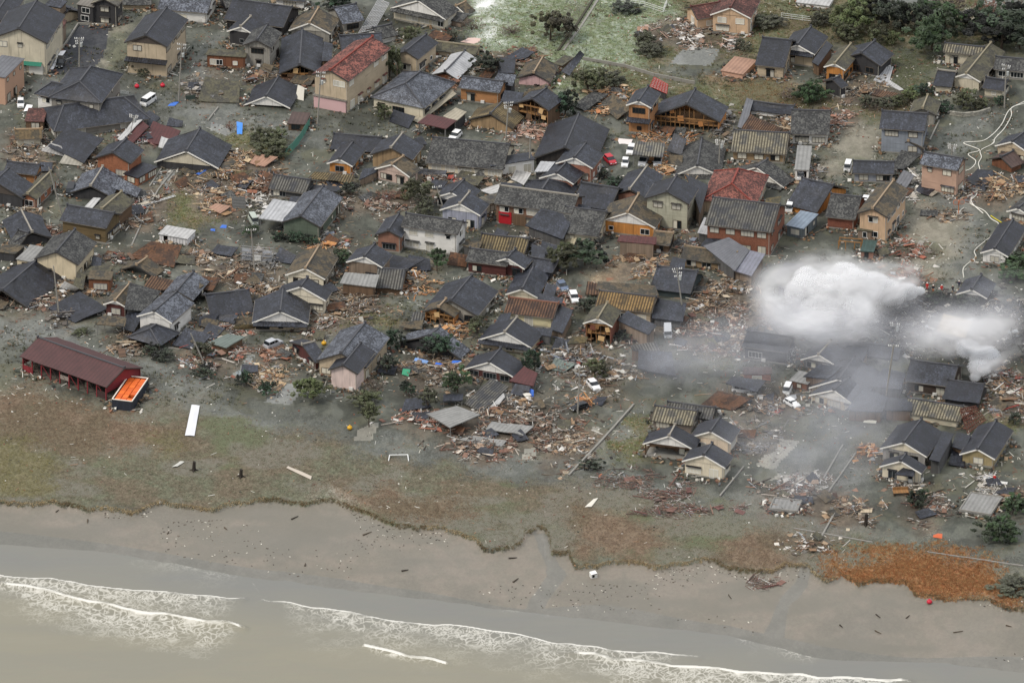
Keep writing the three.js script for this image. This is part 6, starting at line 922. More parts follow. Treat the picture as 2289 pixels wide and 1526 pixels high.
slab("brown fallen roof behind the ribbed black roof",[[39.12,0.32,30.51],[45.87,0.32,32.97],[49.66,1.47,30.05],[42.72,1.68,26.55]],'rustsheet',{});
slab("flat dark truck bed canopy under the green tree",[[-14.34,1.47,31.21],[-10.24,1.47,30.71],[-10.12,1.47,27.8],[-14.26,1.47,28.0]],'slate',{"posts":1});
house("low slate roof beside the streaked shop row",79.62,32.3,-1.746,5.78,4.58,1.26,0.46,'dark','slate',{});
slab("white wall panel under the ribbed dark roof",[[-5.54,0.21,32.79],[-3.35,0.21,31.8],[-1.49,0.95,28.46],[-1.82,1.26,25.68]],'white',{});
slab("slate roof wreck beside the flat grey ribbed shed",[[-22.9,0.53,34.1],[-16.72,0.53,32.12],[-17.63,1.26,28.73],[-22.06,1.26,29.73]],'slate',{"sag":0.2});
house("dark ribbed roof behind the weathered wood shed",37.16,34.8,-1.849,10.09,5.87,1.01,0.46,'dark','stripe2',{});
house("cream walled shop row with streaked grey roof",87.58,35.53,-1.926,11.86,7.24,1.64,0.46,'cream','stripe',{});
slab("black eave roof before the dark brown house",[[76.86,2.52,37.28],[82.63,2.52,37.77],[82.82,3.15,33.48],[77.48,3.15,32.89]],'black',{});
slab("broad slate lean to in the smoke behind the shop row",[[68.85,2.73,37.8],[76.36,2.73,38.77],[77.88,3.57,33.47],[73.13,3.57,29.33]],'slate',{});
house("weathered wood shed with streaked white roof",33.88,38.72,-1.855,8.93,7.29,1.76,0.46,'woodgrey','stripe',{});
slab("flat grey ribbed shed roof on leaning posts near the shore",[[-17.63,2.52,39.24],[-12.73,2.31,45.18],[-6.6,2.52,39.73],[-11.48,2.62,35.71]],'palemetal',{"posts":1,"rib":1});
slab("grey flat roof sheet resting on the red timber sprawl",[[-5.43,0.95,42.88],[2.27,0.95,45.53],[4.48,1.26,42.09],[-4.11,1.26,40.12]],'palemetal',{"sag":0.1});
slab("upturned rusty roof lattice beside the olive cottage",[[93.8,0.63,44.55],[97.79,1.05,39.24],[95.73,3.36,37.46],[92.42,3.15,38.57]],'rustlattice',{"lat":1});
slab("grey curled roof sheet at the shore road edge",[[-10.95,0.42,46.52],[-2.15,0.42,49.65],[-1.06,0.84,47.91],[-7.87,0.84,45.66]],'palemetal',{"sag":0.3});
house("peach house with two awninged windows at the beach road",41.65,49.11,-0.32,6.64,8.86,3.01,0.46,'peachlite','black',{"wg":"creamlite"});
house("olive tan cottage with one broken window near the orange suited rescuer",97.22,51.85,-0.338,13.72,7.57,2.25,0.46,'olivetan','black',{"wg":"olivetan"});
house("grey boarded two storey house with cream gable at the shore",81.9,52.08,-0.368,11.4,10.16,2.75,0.46,'greyboard','black',{"wg":"creamlite"});
house("open fronted hut on posts with white gable",32.64,52.94,-0.254,4.95,11.02,3.0,0.46,'none','black',{"wg":"white"});
slab("black link roof behind the olive tan cottage",[[89.91,2.1,53.13],[92.45,2.1,55.17],[94.12,2.73,49.5],[91.33,2.73,47.86]],'black',{});
slab("black roof wreck between the shore houses",[[89.08,0.42,58.21],[92.36,0.42,59.22],[92.92,1.26,52.61],[90.33,1.26,51.39]],'black',{"sag":0.2});
house("cream garage front with collapsed doorway at the beach road",39.85,60.79,-0.335,5.55,9.3,3.11,0.46,'creamlite','black',{"wg":"creamlite"});
slab("black side roof of the grey boarded house",[[84.89,3.57,62.01],[86.93,3.36,62.57],[90.66,3.57,50.28],[88.28,3.78,49.45]],'black',{});
house("cream front wing on dark posts at the shore",79.53,63.55,-0.364,3.39,9.04,2.74,0.46,'creamlite','black',{"wg":"creamlite"});
slab("small black porch roof on two timber posts",[[77.58,2.73,66.97],[81.41,2.73,67.98],[81.96,3.15,65.85],[79.96,3.36,64.53]],'black',{"posts":1});
slab("small white door panel in the red tangle",[[33.68,0.21,67.58],[34.58,0.21,68.08],[34.15,0.53,66.74],[33.24,0.53,66.24]],'white',{});
flatHouse("bare raised concrete foundation beside the green thicket",94.71,76.09,-0.344,6.48,8.17,0.63,'pale','palemetal',{"plain":1});
flatHouse("bare raised concrete foundation under the red frame wreck",55.26,76.27,-0.24,5.54,4.81,0.49,'pale','palemetal',{"plain":1});
// ---- cars
car("black family car parked beside white heaped plastic in the dark car park",-102.98,-143.69,-0.089,'wagon','black');
car("small white hatchback beside the hip roofed slate house",-110.74,-120.88,0.058,'kei','white');
car("white minivan on the crossroads beside the blue sheet",-82.08,-122.43,-0.519,'minivan','white');
car("red hatchback half hidden by the low slate wing",-87.19,-120.88,0.246,'kei','red');
car("white car beside the maroon carport",-12.67,-103.53,-0.436,'hatch','white');
car("bright red hatchback on the open lot",21.71,-90.57,0.404,'hatch','red');
car("white car standing beside the striped carport",26.54,-96.03,-0.205,'hatch','white');
car("white kei truck parked in front of the striped carport",25.09,-88.88,-0.12,'kei','white');
car("silver family car nosing out of the striped carport",29.1,-89.83,-0.192,'wagon','silver');
car("silver car deep under the striped carport",32.32,-89.83,-0.091,'wagon','silver');
car("white van parked inside the white garage",63.8,-82.38,-0.09,'keivan','white');
car("white van wedged beside the orange end wall",60.8,-65.48,-0.178,'keivan','white');
car("white kei van parked on the gravel yard by the bungalow",74.36,-86.69,-0.178,'keivan','white');
car("white van tucked behind the long peach house",77.37,-67.91,-0.25,'keivan','white');
car("black van beside the sunken grey house",-97.04,-74.26,-0.057,'minivan','black');
car("white kei wagon between the low slate roofs",-104.43,-50.13,0.106,'kei','white');
car("pale kei van stranded near the white carport",-56.48,-58.83,0.334,'keivan','palegreen');
car("silver estate car in front of the broad slate house",-50.31,2.3,2.331,'wagon','silver');
car("white hatchback tipped on red rubble",13.19,-20.12,0.206,'hatch','white');
car("blue grey car behind the tipped white hatchback",10.87,-25.44,0.297,'hatch','bluegrey');
car("white hatchback on the mud beside the bare pole",16.98,21.98,0.399,'hatch','white');
car("black car wrecked at the foot of the bare pole",13.97,32.12,-0.992,'hatch','black');
car("crushed silver van with torn hood beside the long splintered heap",32.99,-3.54,0.001,'minivan','silver');
car("white sedan seen side on under the tilted carport sheet",47.88,23.9,1.317,'hatch','white');
car("white kei van with an open door beside the rust walled annex",57.34,24.32,-0.244,'keivan','white');
car("white car smashed open beside the white gable panels",58.06,30.38,0.663,'hatch','white');
// ---- utility poles: base, top
pole("short pole crowded with white insulators in the dark car park",-98.52,-139.6,0.22,8.61,3);
pole("tall grey utility pole at the crossroads beside the tan house",-75.27,-123.47,1.01,14.32,2);
pole("concrete pole leaning over the lane by the orange brick wing",-98.27,-62.98,-2.66,11.49,0);
pole("thin upright sign pole behind the orange brick wing",-99.8,-78.1,0.12,4.66,0);
pole("utility pole in front of the pink shop annex",-43.68,-110.15,0.99,13.32,2);
pole("utility pole with white transformer beside the striped tan roof",-1.48,-100.53,0.73,10.08,3);
pole("utility pole with white insulators rising through the flattened grey roof",45.85,-88.24,0.13,6.27,3);
pole("tall pale utility pole beside the teal windowed house",36.5,-11.69,-1.6,11.69,3);
pole("bare wooden utility pole standing over the black wrecked car",13.57,33.98,0.44,10.81,1);
pole("tall concrete pole beside the fallen black roof",-96.33,-13.52,-0.9,11.26,0);
pole("tipped concrete pole in the shrubs by the shore road",-63.76,13.56,-3.38,8.51,0);
pole("leaning road mirror pole by the two dark shrubs",-55.98,21.52,-1.76,5.88,0);
pole("slim pole beside the bent scaffold",-55.32,-33.94,-0.65,10.24,1);
pole("tilting pole in front of the pale blue house",-14.13,-61.05,-2.32,7.78,1);
pole("thin pole rising through the smoke before the white bay window",77.1,32.03,1.71,14.92,1);
pole("utility pole among charred beams below the white smoke",81.33,3.27,-0.82,5.82,2);
pole("pole of white insulators behind the pink tan house",97.16,-86.5,0.15,6.15,3);
pole("utility pole beside the cream porch wing",110.93,-119.87,0.12,10.62,2);
pole("dark utility pole beside the crushed dark gable roof",3.82,-86.0,0.2,8.2,1);
pole("utility pole beside the maroon sheet wreck",-85.55,-103.05,1.28,5.74,2);
// ---- trees and shrubs
tree("big dull olive tree alone on the pale field",8.82,-157.62,5.2,7,'dullolive');
tree("dark tree between the silver shed and the orange walled house",-5.77,-139.08,3.5,5,'dark');
tree("olive tree below the green field",17.17,-128.65,4.4,6,'olive');
tree("deep green conifer beside the curled grey roof sheet",12.0,-116.02,3.2,6.5,'deep');
tree("bare brown shrub beside the snow patches",-9.3,-163.52,3,3,'brown');
tree("dull green shrub below the white gabled shed",-13.36,-157.62,2.6,3,'dull');
tree("brown heaped brush ringed with snow on the pale field",-0.01,-161.9,3,2,'brown');
tree("tall garden tree beside the long red roofed building",-27.79,-136.98,3.6,8,'olive');
tree("deep green garden tree behind the muddy brown gable",-41.18,-175.97,4.2,4.5,'deep');
tree("spreading olive shrub by the green net fence",-53.22,-102.04,4.6,3.6,'olive');
tree("rust red shrub beside the blue bag",-63.01,-107.1,2,2.4,'rust');
tree("olive tree beside the small tan house",-23.13,-157.62,3,4,'olive');
tree("thin olive tree before the cream hip roofed house",-28.71,-113.72,2,4,'olive');
tree("clipped pine before the tan two storey house",-86.14,-139.6,1.8,5,'dull');
tree("low garden shrub before the tan two storey house",-83.52,-138.03,2,2,'dull');
tree("dull thicket on the field above the grey slab",29.74,-154.95,3.2,3.4,'dull');
tree("low thicket beside the grey concrete slab",31.59,-149.63,3.6,3,'dull');
tree("dark hedge below the white wire fence",26.57,-174.88,4,2,'dark');
tree("green bush behind the white scrap roof",67.07,-121.92,3.6,5,'green');
tree("brown bramble on the slope below the glass door wing",62.73,-125.02,3.4,2.6,'brown');
tree("dull shrub beside the broken pink outbuilding",52.48,-152.82,2.4,2.4,'dull');
tree("bare brown tree above the peach annex",51.76,-174.34,3,3,'brown');
tree("bright olive tree behind the stripped ridge house",78.17,-163.52,5.5,8.5,'olivebright');
tree("dark broad tree beside the bright olive tree",85.06,-162.98,4.6,9,'dark');
tree("large green tree shading the lawn",96.18,-152.28,6.4,10,'green');
tree("massive dark tree behind the cream house",112.01,-151.22,7,10,'darkgreen');
tree("olive shrub behind the dark slate barn",76.4,-157.08,4,5,'olive');
tree("round olive tree behind the lawn",83.2,-154.95,3,5,'olive');
tree("small bright tree at the lawn corner",87.05,-154.41,2.6,4,'olivebright');
tree("dark reddish thicket below the road fence",101.41,-174.34,6,6,'darkred');
tree("bare dark tree between the two large trees",89.64,-164.05,3,7,'dark');
tree("dark tree at the end of the pale grey house",116.4,-152.82,4.5,8,'darkgreen');
tree("green shrub beside the scattered white bags",95.79,-170.54,3.5,5,'green');
tree("dark tall tree behind the bright olive tree",82.32,-174.88,5,8,'dark');
tree("mid green tree between two larger crowns",80.68,-166.75,4.4,7,'olive');
tree("dark tree merging into the large green tree",93.48,-162.98,4.4,8,'dark');
tree("green tree beside the streaked rear wing",99.74,-162.98,4.6,7,'green');
tree("dark tree beside the scattered white bags",106.87,-162.98,4.6,7,'darkgreen');
tree("dark tree below the white road fence",115.66,-165.67,5,8,'darkgreen');
tree("rust brown thicket below the white road fence",109.97,-172.16,4.4,4,'rust');
tree("brown bramble bank at the road fence",116.42,-171.08,4.6,4,'brown');
tree("dark thicket above the dark blue roofed wing",59.93,-164.59,4,3,'dull');
tree("dull thicket behind the stripped ridge",70.82,-166.75,3.6,3.4,'dull');
tree("low scrub behind the orange planks",21.9,-133.85,4,3,'dull');
tree("dark shrub beside the slate lean to",23.02,-0.78,2.4,2.4,'dark');
tree("thin olive scrub on the muddy lot",-55.26,-100.5,3.6,2.6,'olive');
tree("dark shrub beside the fallen concrete pole",-73.01,8.21,2.6,2,'dark');
tree("dark scorched shrub below the rescuers",91.37,-19.49,3,2.6,'dark');
tree("dark scorched thicket beside the gatehouse",96.0,-16.27,4,3,'dark');
tree("leafy green bush below the glass door wing",68.55,-124.5,3.6,4.4,'green');
tree("hedge shrub beside the brown planks",80.0,-119.87,2.6,3,'dull');
tree("hedge shrub behind the slatted fence",83.38,-119.87,2.6,3,'dull');
tree("olive hedge shrub near the lawn end",86.38,-120.89,2.6,3.2,'olive');
tree("bright hedge shrub near the lawn end",89.88,-123.47,2.8,3.4,'olivebright');
tree("deep green shrub beside the black roofed side wing",92.81,-127.09,2.6,3,'deep');
tree("rounded garden shrub before the cream house",101.75,-119.87,3.6,4.2,'olive');
tree("dark clipped garden shrub above the stone wall",97.42,-117.81,2.6,2.6,'deep');
tree("low garden shrub above the stone wall end",105.94,-119.35,2.6,2.8,'olive');
tree("small deep green shrub at the porch wing",109.97,-121.41,1.7,2.2,'deep');
tree("thorny olive bush beside the green net fence end",-52.97,-93.47,4.6,4,'olive');
tree("clipped hedge bush in front of the grey green house",-50.55,-50.97,2,2.1,'deep');
tree("clipped hedge bush in front of the grey green house",-48.09,-50.25,2,2.1,'deep');
tree("clipped hedge bush in front of the grey green house",-45.63,-49.3,2,2.1,'deep');
tree("clipped hedge bush in front of the grey green house",-43.16,-48.34,2,2.1,'deep');
tree("green shrub beside the slim pole",-56.7,-52.4,2,2.2,'green');
tree("green bush between the cream white house and taupe house",-36.66,-38.16,2.6,3,'green');
tree("dark shrub behind the grey green house",-35.92,-73.2,2.6,3,'dark');
tree("red brown brush in front of the pink bungalow",-28.47,-70.75,3.2,2,'rust');
tree("broad olive tree beside the pale blue house",-20.15,-69.29,4.0,5.53,'olive');
tree("dull shrub below the broad olive tree",-19.06,-62.98,3,4,'dull');
tree("small dark shrub on the lot by the red car",20.9,-82.54,1.7,2.2,'dark');
tree("low hedge below the lot with the red car",22.3,-79.09,2.6,2,'deep');
tree("big dark garden tree before the grey roofed shop",15.75,-37.69,5.1,6.75,'darkgreen');
tree("olive tree beside the big dark garden tree",11.69,-35.81,4,6.5,'olive');
tree("tree with bare trunk before the white two storey house",-16.14,-34.41,2.8,5.5,'green');
tree("dark shrub below the white house porch",-75.1,5.52,2.6,2.6,'dark');
tree("tangled dark shrub round the tipped pole",-64.06,16.22,3.0,2.72,'dark');
tree("dull tree beside the tipped pole",-65.74,7.76,3,4,'dull');
tree("low olive mound beside the maroon house",-90.17,-3.95,2.24,1.35,'olive');
tree("wide bright olive tree before the pink white house",-41.38,27.23,3.91,5.4,'olivebright');
tree("small deep green shrub by the leaning mirror pole",-55.4,21.08,2,3.2,'deep');
tree("round deep green shrub by the shore road",-51.18,25.04,2.6,3,'deep');
tree("spreading olive bush below the pink white house",-30.43,29.85,3.75,3.2,'olive');
tree("round deep green tree beside the silver ribbed roof",-24.17,3.72,2.4,5,'deep');
tree("dark tree behind the pink white house",-26.17,15.33,2.6,4.6,'dark');
tree("deep green shrub beside scattered bags",-21.42,26.35,2.2,3.4,'deep');
tree("brown brush beside the pink white house",-27.99,23.72,3,3,'brown');
tree("round dark tree before the wet silver roof",-15.17,8.65,4.32,5.61,'deep');
tree("green tree above the levelled grey roof",-11.33,24.16,3.52,5.95,'green');
tree("tall deep green tree beside the streaked maroon wall",4.69,15.78,2.55,6.3,'deep');
tree("olive bush above the white hatchback",17.23,16.66,3,4.2,'olive');
tree("dark shrub beside the tipped white hatchback",15.54,-14.44,3,4,'dark');
tree("olive shrub before the slate house with tan ridge",-7.35,-3.95,3,4,'olive');
tree("thin dull tree on the shore mud",-17.5,31.59,2.4,5,'dull');
tree("leaning pine on the shore road",-29.49,40.2,2.6,6,'olive');
tree("fallen dark tree on the beach road",16.78,59.56,2.8,2.4,'dark');
tree("dark upright shrub beside the red wreck",82.98,75.54,2.6,4.4,'darkgreen');
tree("dark low shrub before the shore house",81.71,76.86,2,2.8,'dark');
tree("large thicket beside the orange board",97.72,88.63,5.6,5,'green');
tree("green thicket behind the concrete foundation",101.94,78.17,4,4,'green');
tree("dark round shrub behind the olive cottage",103.87,39.16,2.2,2.8,'dark');
tree("low dark shrubbery at the end of the rust reeds",98.56,112.18,5,1.8,'dull');
tree("green thicket behind the gatehouse",108.01,-30.17,4,3,'green');
tree("green garden hedge below the white cottage",108.38,-36.28,4,3,'green');
// ---- debris heaps
heap(-83.35,-105.43,6,9.0,1,'maroon',"the maroon wreck behind the orange brick house");
heap(-107.93,-102.9,6,7.5,0.9,'wood',"the scraps round the rusty hut");
heap(-68.75,-130.57,7,9.0,0.7,'grey',"the tiles beside the crossroads");
heap(-66.56,-143.14,4,3.75,0.8,'wood',"the rubble at the open rack");
heap(-54.64,-137.36,6,4.5,0.8,'wood',"the planks before the big slate house");
heap(-47.12,-134.74,6,4.5,0.9,'wood',"the planks between the slate house and red roof");
heap(-59.69,-135.26,2,4.5,1.4,'mix',"the bundle between two flattened roofs");
heap(4.81,-106.44,7,10.5,0.8,'pink',"the pink boards below the wrecked dark house");
heap(-13.83,-133.18,6,6.0,1.2,'rust',"the rust scraps before the silver shed");
heap(-2.58,-142.61,7,9.0,0.9,'wood',"the brush heap above the silver tiled house");
heap(1.7,-147.89,7,6.0,0.8,'rust',"the rubble at the field edge");
heap(22.41,-123.84,9,10.5,1.2,'orange',"the orange planks above the crushed gable");
heap(38.24,-160.68,11,10.5,0.8,'pinkwhite',"the rubble slope below the peach house");
heap(49.98,-155.87,3,6.0,0.6,'pinkwhite',"the plaster scraps beside the pink outbuilding");
heap(35.24,-103.91,9,6.0,0.8,'orange',"the planks at the orange timber frame");
heap(47.74,-109.99,4,10.5,1.2,'grey',"the grey sheets beside the orange timber frame");
heap(61.39,-109.99,4,9.0,1,'wood',"the splinters behind the white walled house");
heap(79.04,-127.46,8,9.0,0.8,'wood',"the brown planks below the bright orange house");
heap(73.63,-113.56,7,6.0,0.7,'pink',"the tile scraps by the gravel yard");
heap(-106.64,-91.32,7,10.5,1,'wood',"the wreck round the toppled white house");
heap(-92.91,-91.32,3,10.5,1,'wood',"the timber behind the orange brick house");
heap(-105.21,-66.22,4,4.5,0.8,'wood',"the scraps under the orange brick wing");
heap(-100.93,-55.59,7,6.0,0.6,'red',"the red boards beside the olive house");
heap(-79.77,-71.09,6,10.5,0.8,'mix',"the antenna wreck on the lane");
heap(-81.29,-58.96,6,6.0,0.6,'wood',"the boards behind the white container");
heap(-68.24,-43.2,5,7.5,0.7,'wood',"the splinters below the white container");
heap(-84.49,-39.89,7,4.5,0.7,'mix',"the sheets above the crushed brown gable");
heap(-68.37,-79.91,9,7.5,0.7,'wood',"the long planks beside the blue tarp");
heap(-60.36,-83.87,11,15.0,1.1,'tan',"the tan boards of the levelled house");
heap(-54.63,-78.93,6,10.5,1.2,'rust',"the rust boards of the levelled house");
heap(-64.41,-69.13,6,9.0,0.8,'tan',"the plaster scraps of the levelled house");
heap(-38.5,-78.44,6,4.5,0.8,'tan',"the boards under the tan porch roof");
heap(-30.09,-69.13,12,7.5,0.6,'red',"the red brush before the pink bungalow");
heap(-55.57,-69.13,4,6.0,0.5,'white',"the scraps beside the dark grey shop");
heap(-39.68,-46.99,5,3.0,0.5,'orange',"the orange scraps beside the hedge");
heap(-53.84,-38.47,7,7.5,0.8,'grey',"the bent metal at the scaffold");
heap(-38.94,-50.33,6,4.5,0.5,'mix',"the litter along the grey green house");
heap(-59.67,-31.41,10,12.0,0.9,'wood',"the timber above the tilted storehouse");
heap(-53.04,-24.88,6,10.5,0.9,'wood',"the boards beside the cream white house");
heap(-94.7,-26.28,4,7.5,1,'wood',"the timber beside the tall concrete pole");
heap(-104.11,-18.87,8,6.0,0.8,'red',"the red scraps at the fallen black roof");
heap(-90.37,-23.96,4,6.0,0.8,'wood',"the boards before the broken room");
heap(-94.33,-11.53,6,6.0,0.7,'dark',"the dark scraps by the concrete pole foot");
heap(-81.01,1.19,5,7.5,0.9,'wood',"the boards by the hip porch");
heap(-64.91,-1.97,6,13.5,0.9,'mix',"the wreck beside the hip porch");
heap(-61.42,5.24,7,15.0,0.9,'redwhite',"the red and white rubble");
heap(-60.82,-6.05,4,6.0,0.8,'red',"the red lath bundle");
heap(-41.7,-11.98,6,13.5,0.8,'mix',"the rubble at the cream white wing");
heap(-34.24,-17.49,10,10.5,1,'wood',"the timber before the metal porch");
heap(-49.37,6.13,6,6.0,0.4,'rust',"the rust boards behind the silver estate car");
heap(-51.41,17.27,6,9.0,0.3,'tan',"the boards on the bare foundation");
heap(-16.1,14.17,13,10.5,0.7,'wood',"the scraps with blue tarps");
heap(-20.93,-30.0,6,9.0,0.9,'orange',"the wood scraps below the white two storey house");
heap(-12.51,-5.6,5,6.0,0.9,'orange',"the torn wood porch");
heap(10.59,-20.26,5,9.0,0.9,'redwhite',"the red rubble under the tipped hatchback");
heap(12.01,7.03,10,13.5,1.1,'mix',"the mixed heap beside the brown brick house");
heap(0.96,29.14,10,10.5,0.9,'woodwhite',"the wreck beside the ribbed dark roof");
heap(15.76,28.27,5,4.5,0.4,'orange',"the orange scraps by the wrecked black car");
heap(20.56,17.27,8,9.0,0.5,'woodwhite',"the scraps above the white hatchback");
heap(-2.16,40.36,18,13.5,0.8,'red',"the red timber sprawl on the shore");
heap(-20.54,37.74,7,6.0,0.5,'redwhite',"the scraps beside the levelled grey roof");
heap(-6.81,49.88,8,6.0,0.6,'red',"the red timber edge on the shore road");
heap(11.45,48.16,8,13.5,0.3,'wood',"the scraps on the pale foundations");
heap(44.5,-21.18,11,13.5,1,'wood',"the wood heap before the white smoke");
heap(38.54,-4.69,11,10.5,0.9,'red',"the long splintered heap");
heap(46.58,-8.79,12,15.0,0.4,'red',"the splinters strewn in the smoke");
heap(52.18,30.01,11,9.0,0.7,'mix',"the wreck between battens and brown roof");
heap(26.19,-1.07,4,6.0,0.7,'red',"the dark scraps below the slate lean to");
heap(47.95,-0.62,6,7.5,0.5,'wood',"the boards at the smoke veiled house");
heap(88.6,-11.98,11,15.0,1,'char',"the charred rubble under the white smoke");
heap(81.57,-1.97,14,12.0,0.8,'char',"the charred beams below the white smoke");
heap(100.62,-13.36,11,16.5,0.7,'char',"the charred yard before the gatehouse");
heap(104.92,-5.15,9,13.5,0.7,'char',"the charred corner beside the thin smoke");
heap(84.79,-28.61,6,7.5,1,'rust',"the rust frames behind the smoke");
heap(103.02,17.27,7,9.0,0.7,'mix',"the grey wreck beside the smoke");
heap(103.54,28.27,8,9.0,0.4,'mix',"the litter behind the black annex");
heap(25.64,65.51,12,7.5,0.4,'redbranch',"the red branches on the beach road");
heap(31.81,71.27,8,9.0,0.5,'redbranch',"the red tangle before the cream garage");
heap(31.48,78.31,10,3.0,0.3,'redbranch',"the red twigs on the beach grass");
heap(57.44,71.27,11,10.5,0.6,'red',"the red frame wreck on the foundation");
heap(58.64,65.51,6,6.0,0.3,'white',"the white litter beside the smoky lane");
heap(41.16,77.0,8,3.0,0.3,'redbranch',"the red strip on the beach grass");
heap(50.08,46.61,6,9.0,0.3,'grey',"the grey litter beside the peach house");
heap(81.69,68.62,6,4.5,0.4,'woodwhite',"the scraps before the shore house");
heap(100.25,72.6,6,6.0,0.6,'wood',"the wood behind the concrete foundation");
heap(84.04,78.31,5,9.0,0.5,'red',"the red wreck by the dark upright shrub");
heap(74.3,52.5,4,7.5,0.4,'orange',"the orange litter beside the shore house");
heap(96.62,65.51,6,6.0,0.3,'white',"the white litter beside the rescuer");
heap(68.15,78.75,8,7.5,0.3,'wood',"the pale driftwood on the beach grass");
heap(107.91,-76.96,8,10.5,1,'tan',"the stacked boards beside the hose lane");
heap(93.98,-62.82,6,3.75,0.3,'wood',"the litter round the traffic mirror");
heap(85.1,-43.67,7,9.0,0.4,'redwhite',"the red scraps on the vacant lot");
heap(89.6,-74.02,10,4.5,0.6,'white',"the broken plaster round the pink tan house");
heap(90.01,-82.38,3,6.0,0.8,'white',"the plaster beside the fallen metal panel");
heap(67.74,-84.86,5,6.0,0.3,'grey',"the scraps by the white garage");
heap(101.51,-76.96,4,9.0,0.4,'mix',"the litter between pink tan house and hose");
heap(33.31,-89.82,3,15.0,0.8,'orange',"the orange splinters beside the carport");
heap(27.77,-39.89,8,12.0,0.5,'tan',"the bare soil below the bright orange house");
heap(37.47,-49.38,5,7.5,0.4,'mix',"the litter beside the hip gable");
heap(-4.98,-82.88,8,7.5,1,'wood',"the brown rubble before the long bungalow");
heap(-15.95,-82.38,9,7.5,0.7,'mix',"the wreck above the pale blue house");
heap(4.66,-47.47,8,7.5,0.7,'grey',"the wreck below the tipped slate roof");
heap(59.92,92.44,6,4.5,0.5,'woodwhite',"the white driftwood knot on the scarp");
heap(50.26,107.72,4.8,4.5,0.1,'redbranch',"the bark strewn on the sand");
// ---- people
person("rescuer in red with a white helmet at the edge of the smoke",88.86,-25.28,'red');
person("rescuer in black top and orange trousers watching the smoke",90.11,-24.12,'blackorange');
person("rescuer in grey with white helmet crouched beside the red pair",91.34,-23.56,'grey');
person("rescuer in red turned away toward the charred rubble",91.91,-24.12,'red');
person("small figure in dark clothes on the path to the gatehouse",94.24,-23.89,'dark');
person("rescuer in navy with white helmet behind the gatehouse",95.73,-26.21,'navy');
person("lone rescuer in orange red beside the olive tan cottage",98.11,65.14,'red');
// ================= smaller things =================
function tarp(label, pts, hex, name = 'tarpaulin', cat = 'tarpaulin') { let cx = 0, cz = 0; for (const p of pts) { cx += p[0] / 4; cz += p[2] / 4; } const g = sheet(...pts.map(p => [p[0] - cx, p[1] + (name === 'white_cloth' ? .22 : .12), p[2] - cz]), { th: .04, rough: name === 'white_cloth' ? .1 : .3, sag: -.12 }); const m = new THREE.Mesh(g, flat(hex, .55)); m.position.set(cx, groundY(cx, cz), cz); tagged(m, name, label, cat); }
function polyThing(name, label, cat, pts, build) { let cx = 0, cz = 0; for (const [x, z] of pts) { cx += x / pts.length; cz += z / pts.length; } const g = thing(name, label, cat, cx, cz); build(g, pts.map(([x, z]) => [x - cx, z - cz])); return g; }
function wireFence(label, pts, m, h = 1.3, step = 2.4) {
  polyThing('wire_fence', label, 'fence', pts, (g, P) => { for (let s = 0; s + 1 < P.length; s++) { const [a, b] = [P[s], P[s + 1]], l = Math.hypot(b[0] - a[0], b[1] - a[1]), n = Math.max(1, Math.round(l / step)); for (let i = 0; i <= n; i++) if (i || !s) part('post', box(.1, h, .1), m, g, lerp(a[0], b[0], i / n), h / 2, lerp(a[1], b[1], i / n)); for (const y of [.25, h * .6, h - .04]) part('rail', bar([a[0], y, a[1]], [b[0], y, b[1]], .06), m, g); } });
}
function lowWall(label, pts, h, w, m = CONCRETE) { polyThing('low_wall', label, 'wall', pts, (g, P) => { for (let s = 0; s + 1 < P.length; s++) { const a = P[s], b = P[s + 1], l = Math.hypot(b[0] - a[0], b[1] - a[1]), n = Math.max(1, Math.round(l / 3)); for (let i = 0; i < n; i++) { const u = i / n, v = (i + .985) / n; part('wall_block', bar([lerp(a[0], b[0], u), h / 2, lerp(a[1], b[1], u)], [lerp(a[0], b[0], v), h / 2 + rr(-.02, .02), lerp(a[1], b[1], v)], w, h), m, g); } } }); }
function hose(label, pts, hex) { const c = new THREE.CatmullRomCurve3(pts.map(([x, z]) => new THREE.Vector3(x, groundY(x, z) + .12, z))); tagged(new THREE.Mesh(new THREE.TubeGeometry(c, pts.length * 14, .11, 6), flat(hex, .7)), 'fire_hose', label, 'hose'); }
const WHITEP = flat(0xd8dad8, .5);
wireFence('white wire fence along the field below the dark hedge', [[24.45,-179.24], [30.73,-177.06], [35.02,-173.52], [35.98,-178.7]], WHITEP);
wireFence('white wire fence in front of the white flat roofed hall', [[62.28,-170.54], [71.92,-167.29], [78.69,-165.67]], WHITEP);
wireFence('white road fence behind the bright olive tree', [[82.29,-179.52], [87.82,-176.51], [93.65,-175.7]], WHITEP);
wireFence('white road fence above the white bags', [[109.25,-178.7], [113.63,-175.42], [118.72,-173.25]], WHITEP);
wireFence('low white guard rail beside the hip roofed slate house', [[-91.16,-128.39], [-86.63,-126.83]], WHITEP, .9, 2);
wireFence('brown slatted garden fence below the hedge shrubs', [[80.36,-118.32], [85.82,-117.81]], flat(0x5e564c, .9), 1.1, .7);
polyThing('net_fence', 'green net fence curving past the little brown hut', 'fence', [[-45.35,-109.89], [-46.59,-104.57], [-47.53,-100.5], [-48.89,-96.48], [-50.46,-92.97]], (g, P) => { for (let i = 0; i < P.length; i++) { const [x, z] = P[i]; part('post', rod([x, 0, z], [x, 2.1, z], .06), flat(0x5c6c66, .6), g); if (i) { const [u, w] = P[i - 1]; part('net_panel', sheet([u, .1, w], [x, .1, z], [x, 2, z], [u, 2, w], { th: .03, rough: .08 }), flat(0x4f8474, .8), g); } } });
lowWall('low concrete wall edging the dark car park', [[-105.84,-138.82], [-100.12,-166.64], [-91.54,-165.94]], .5, .35);
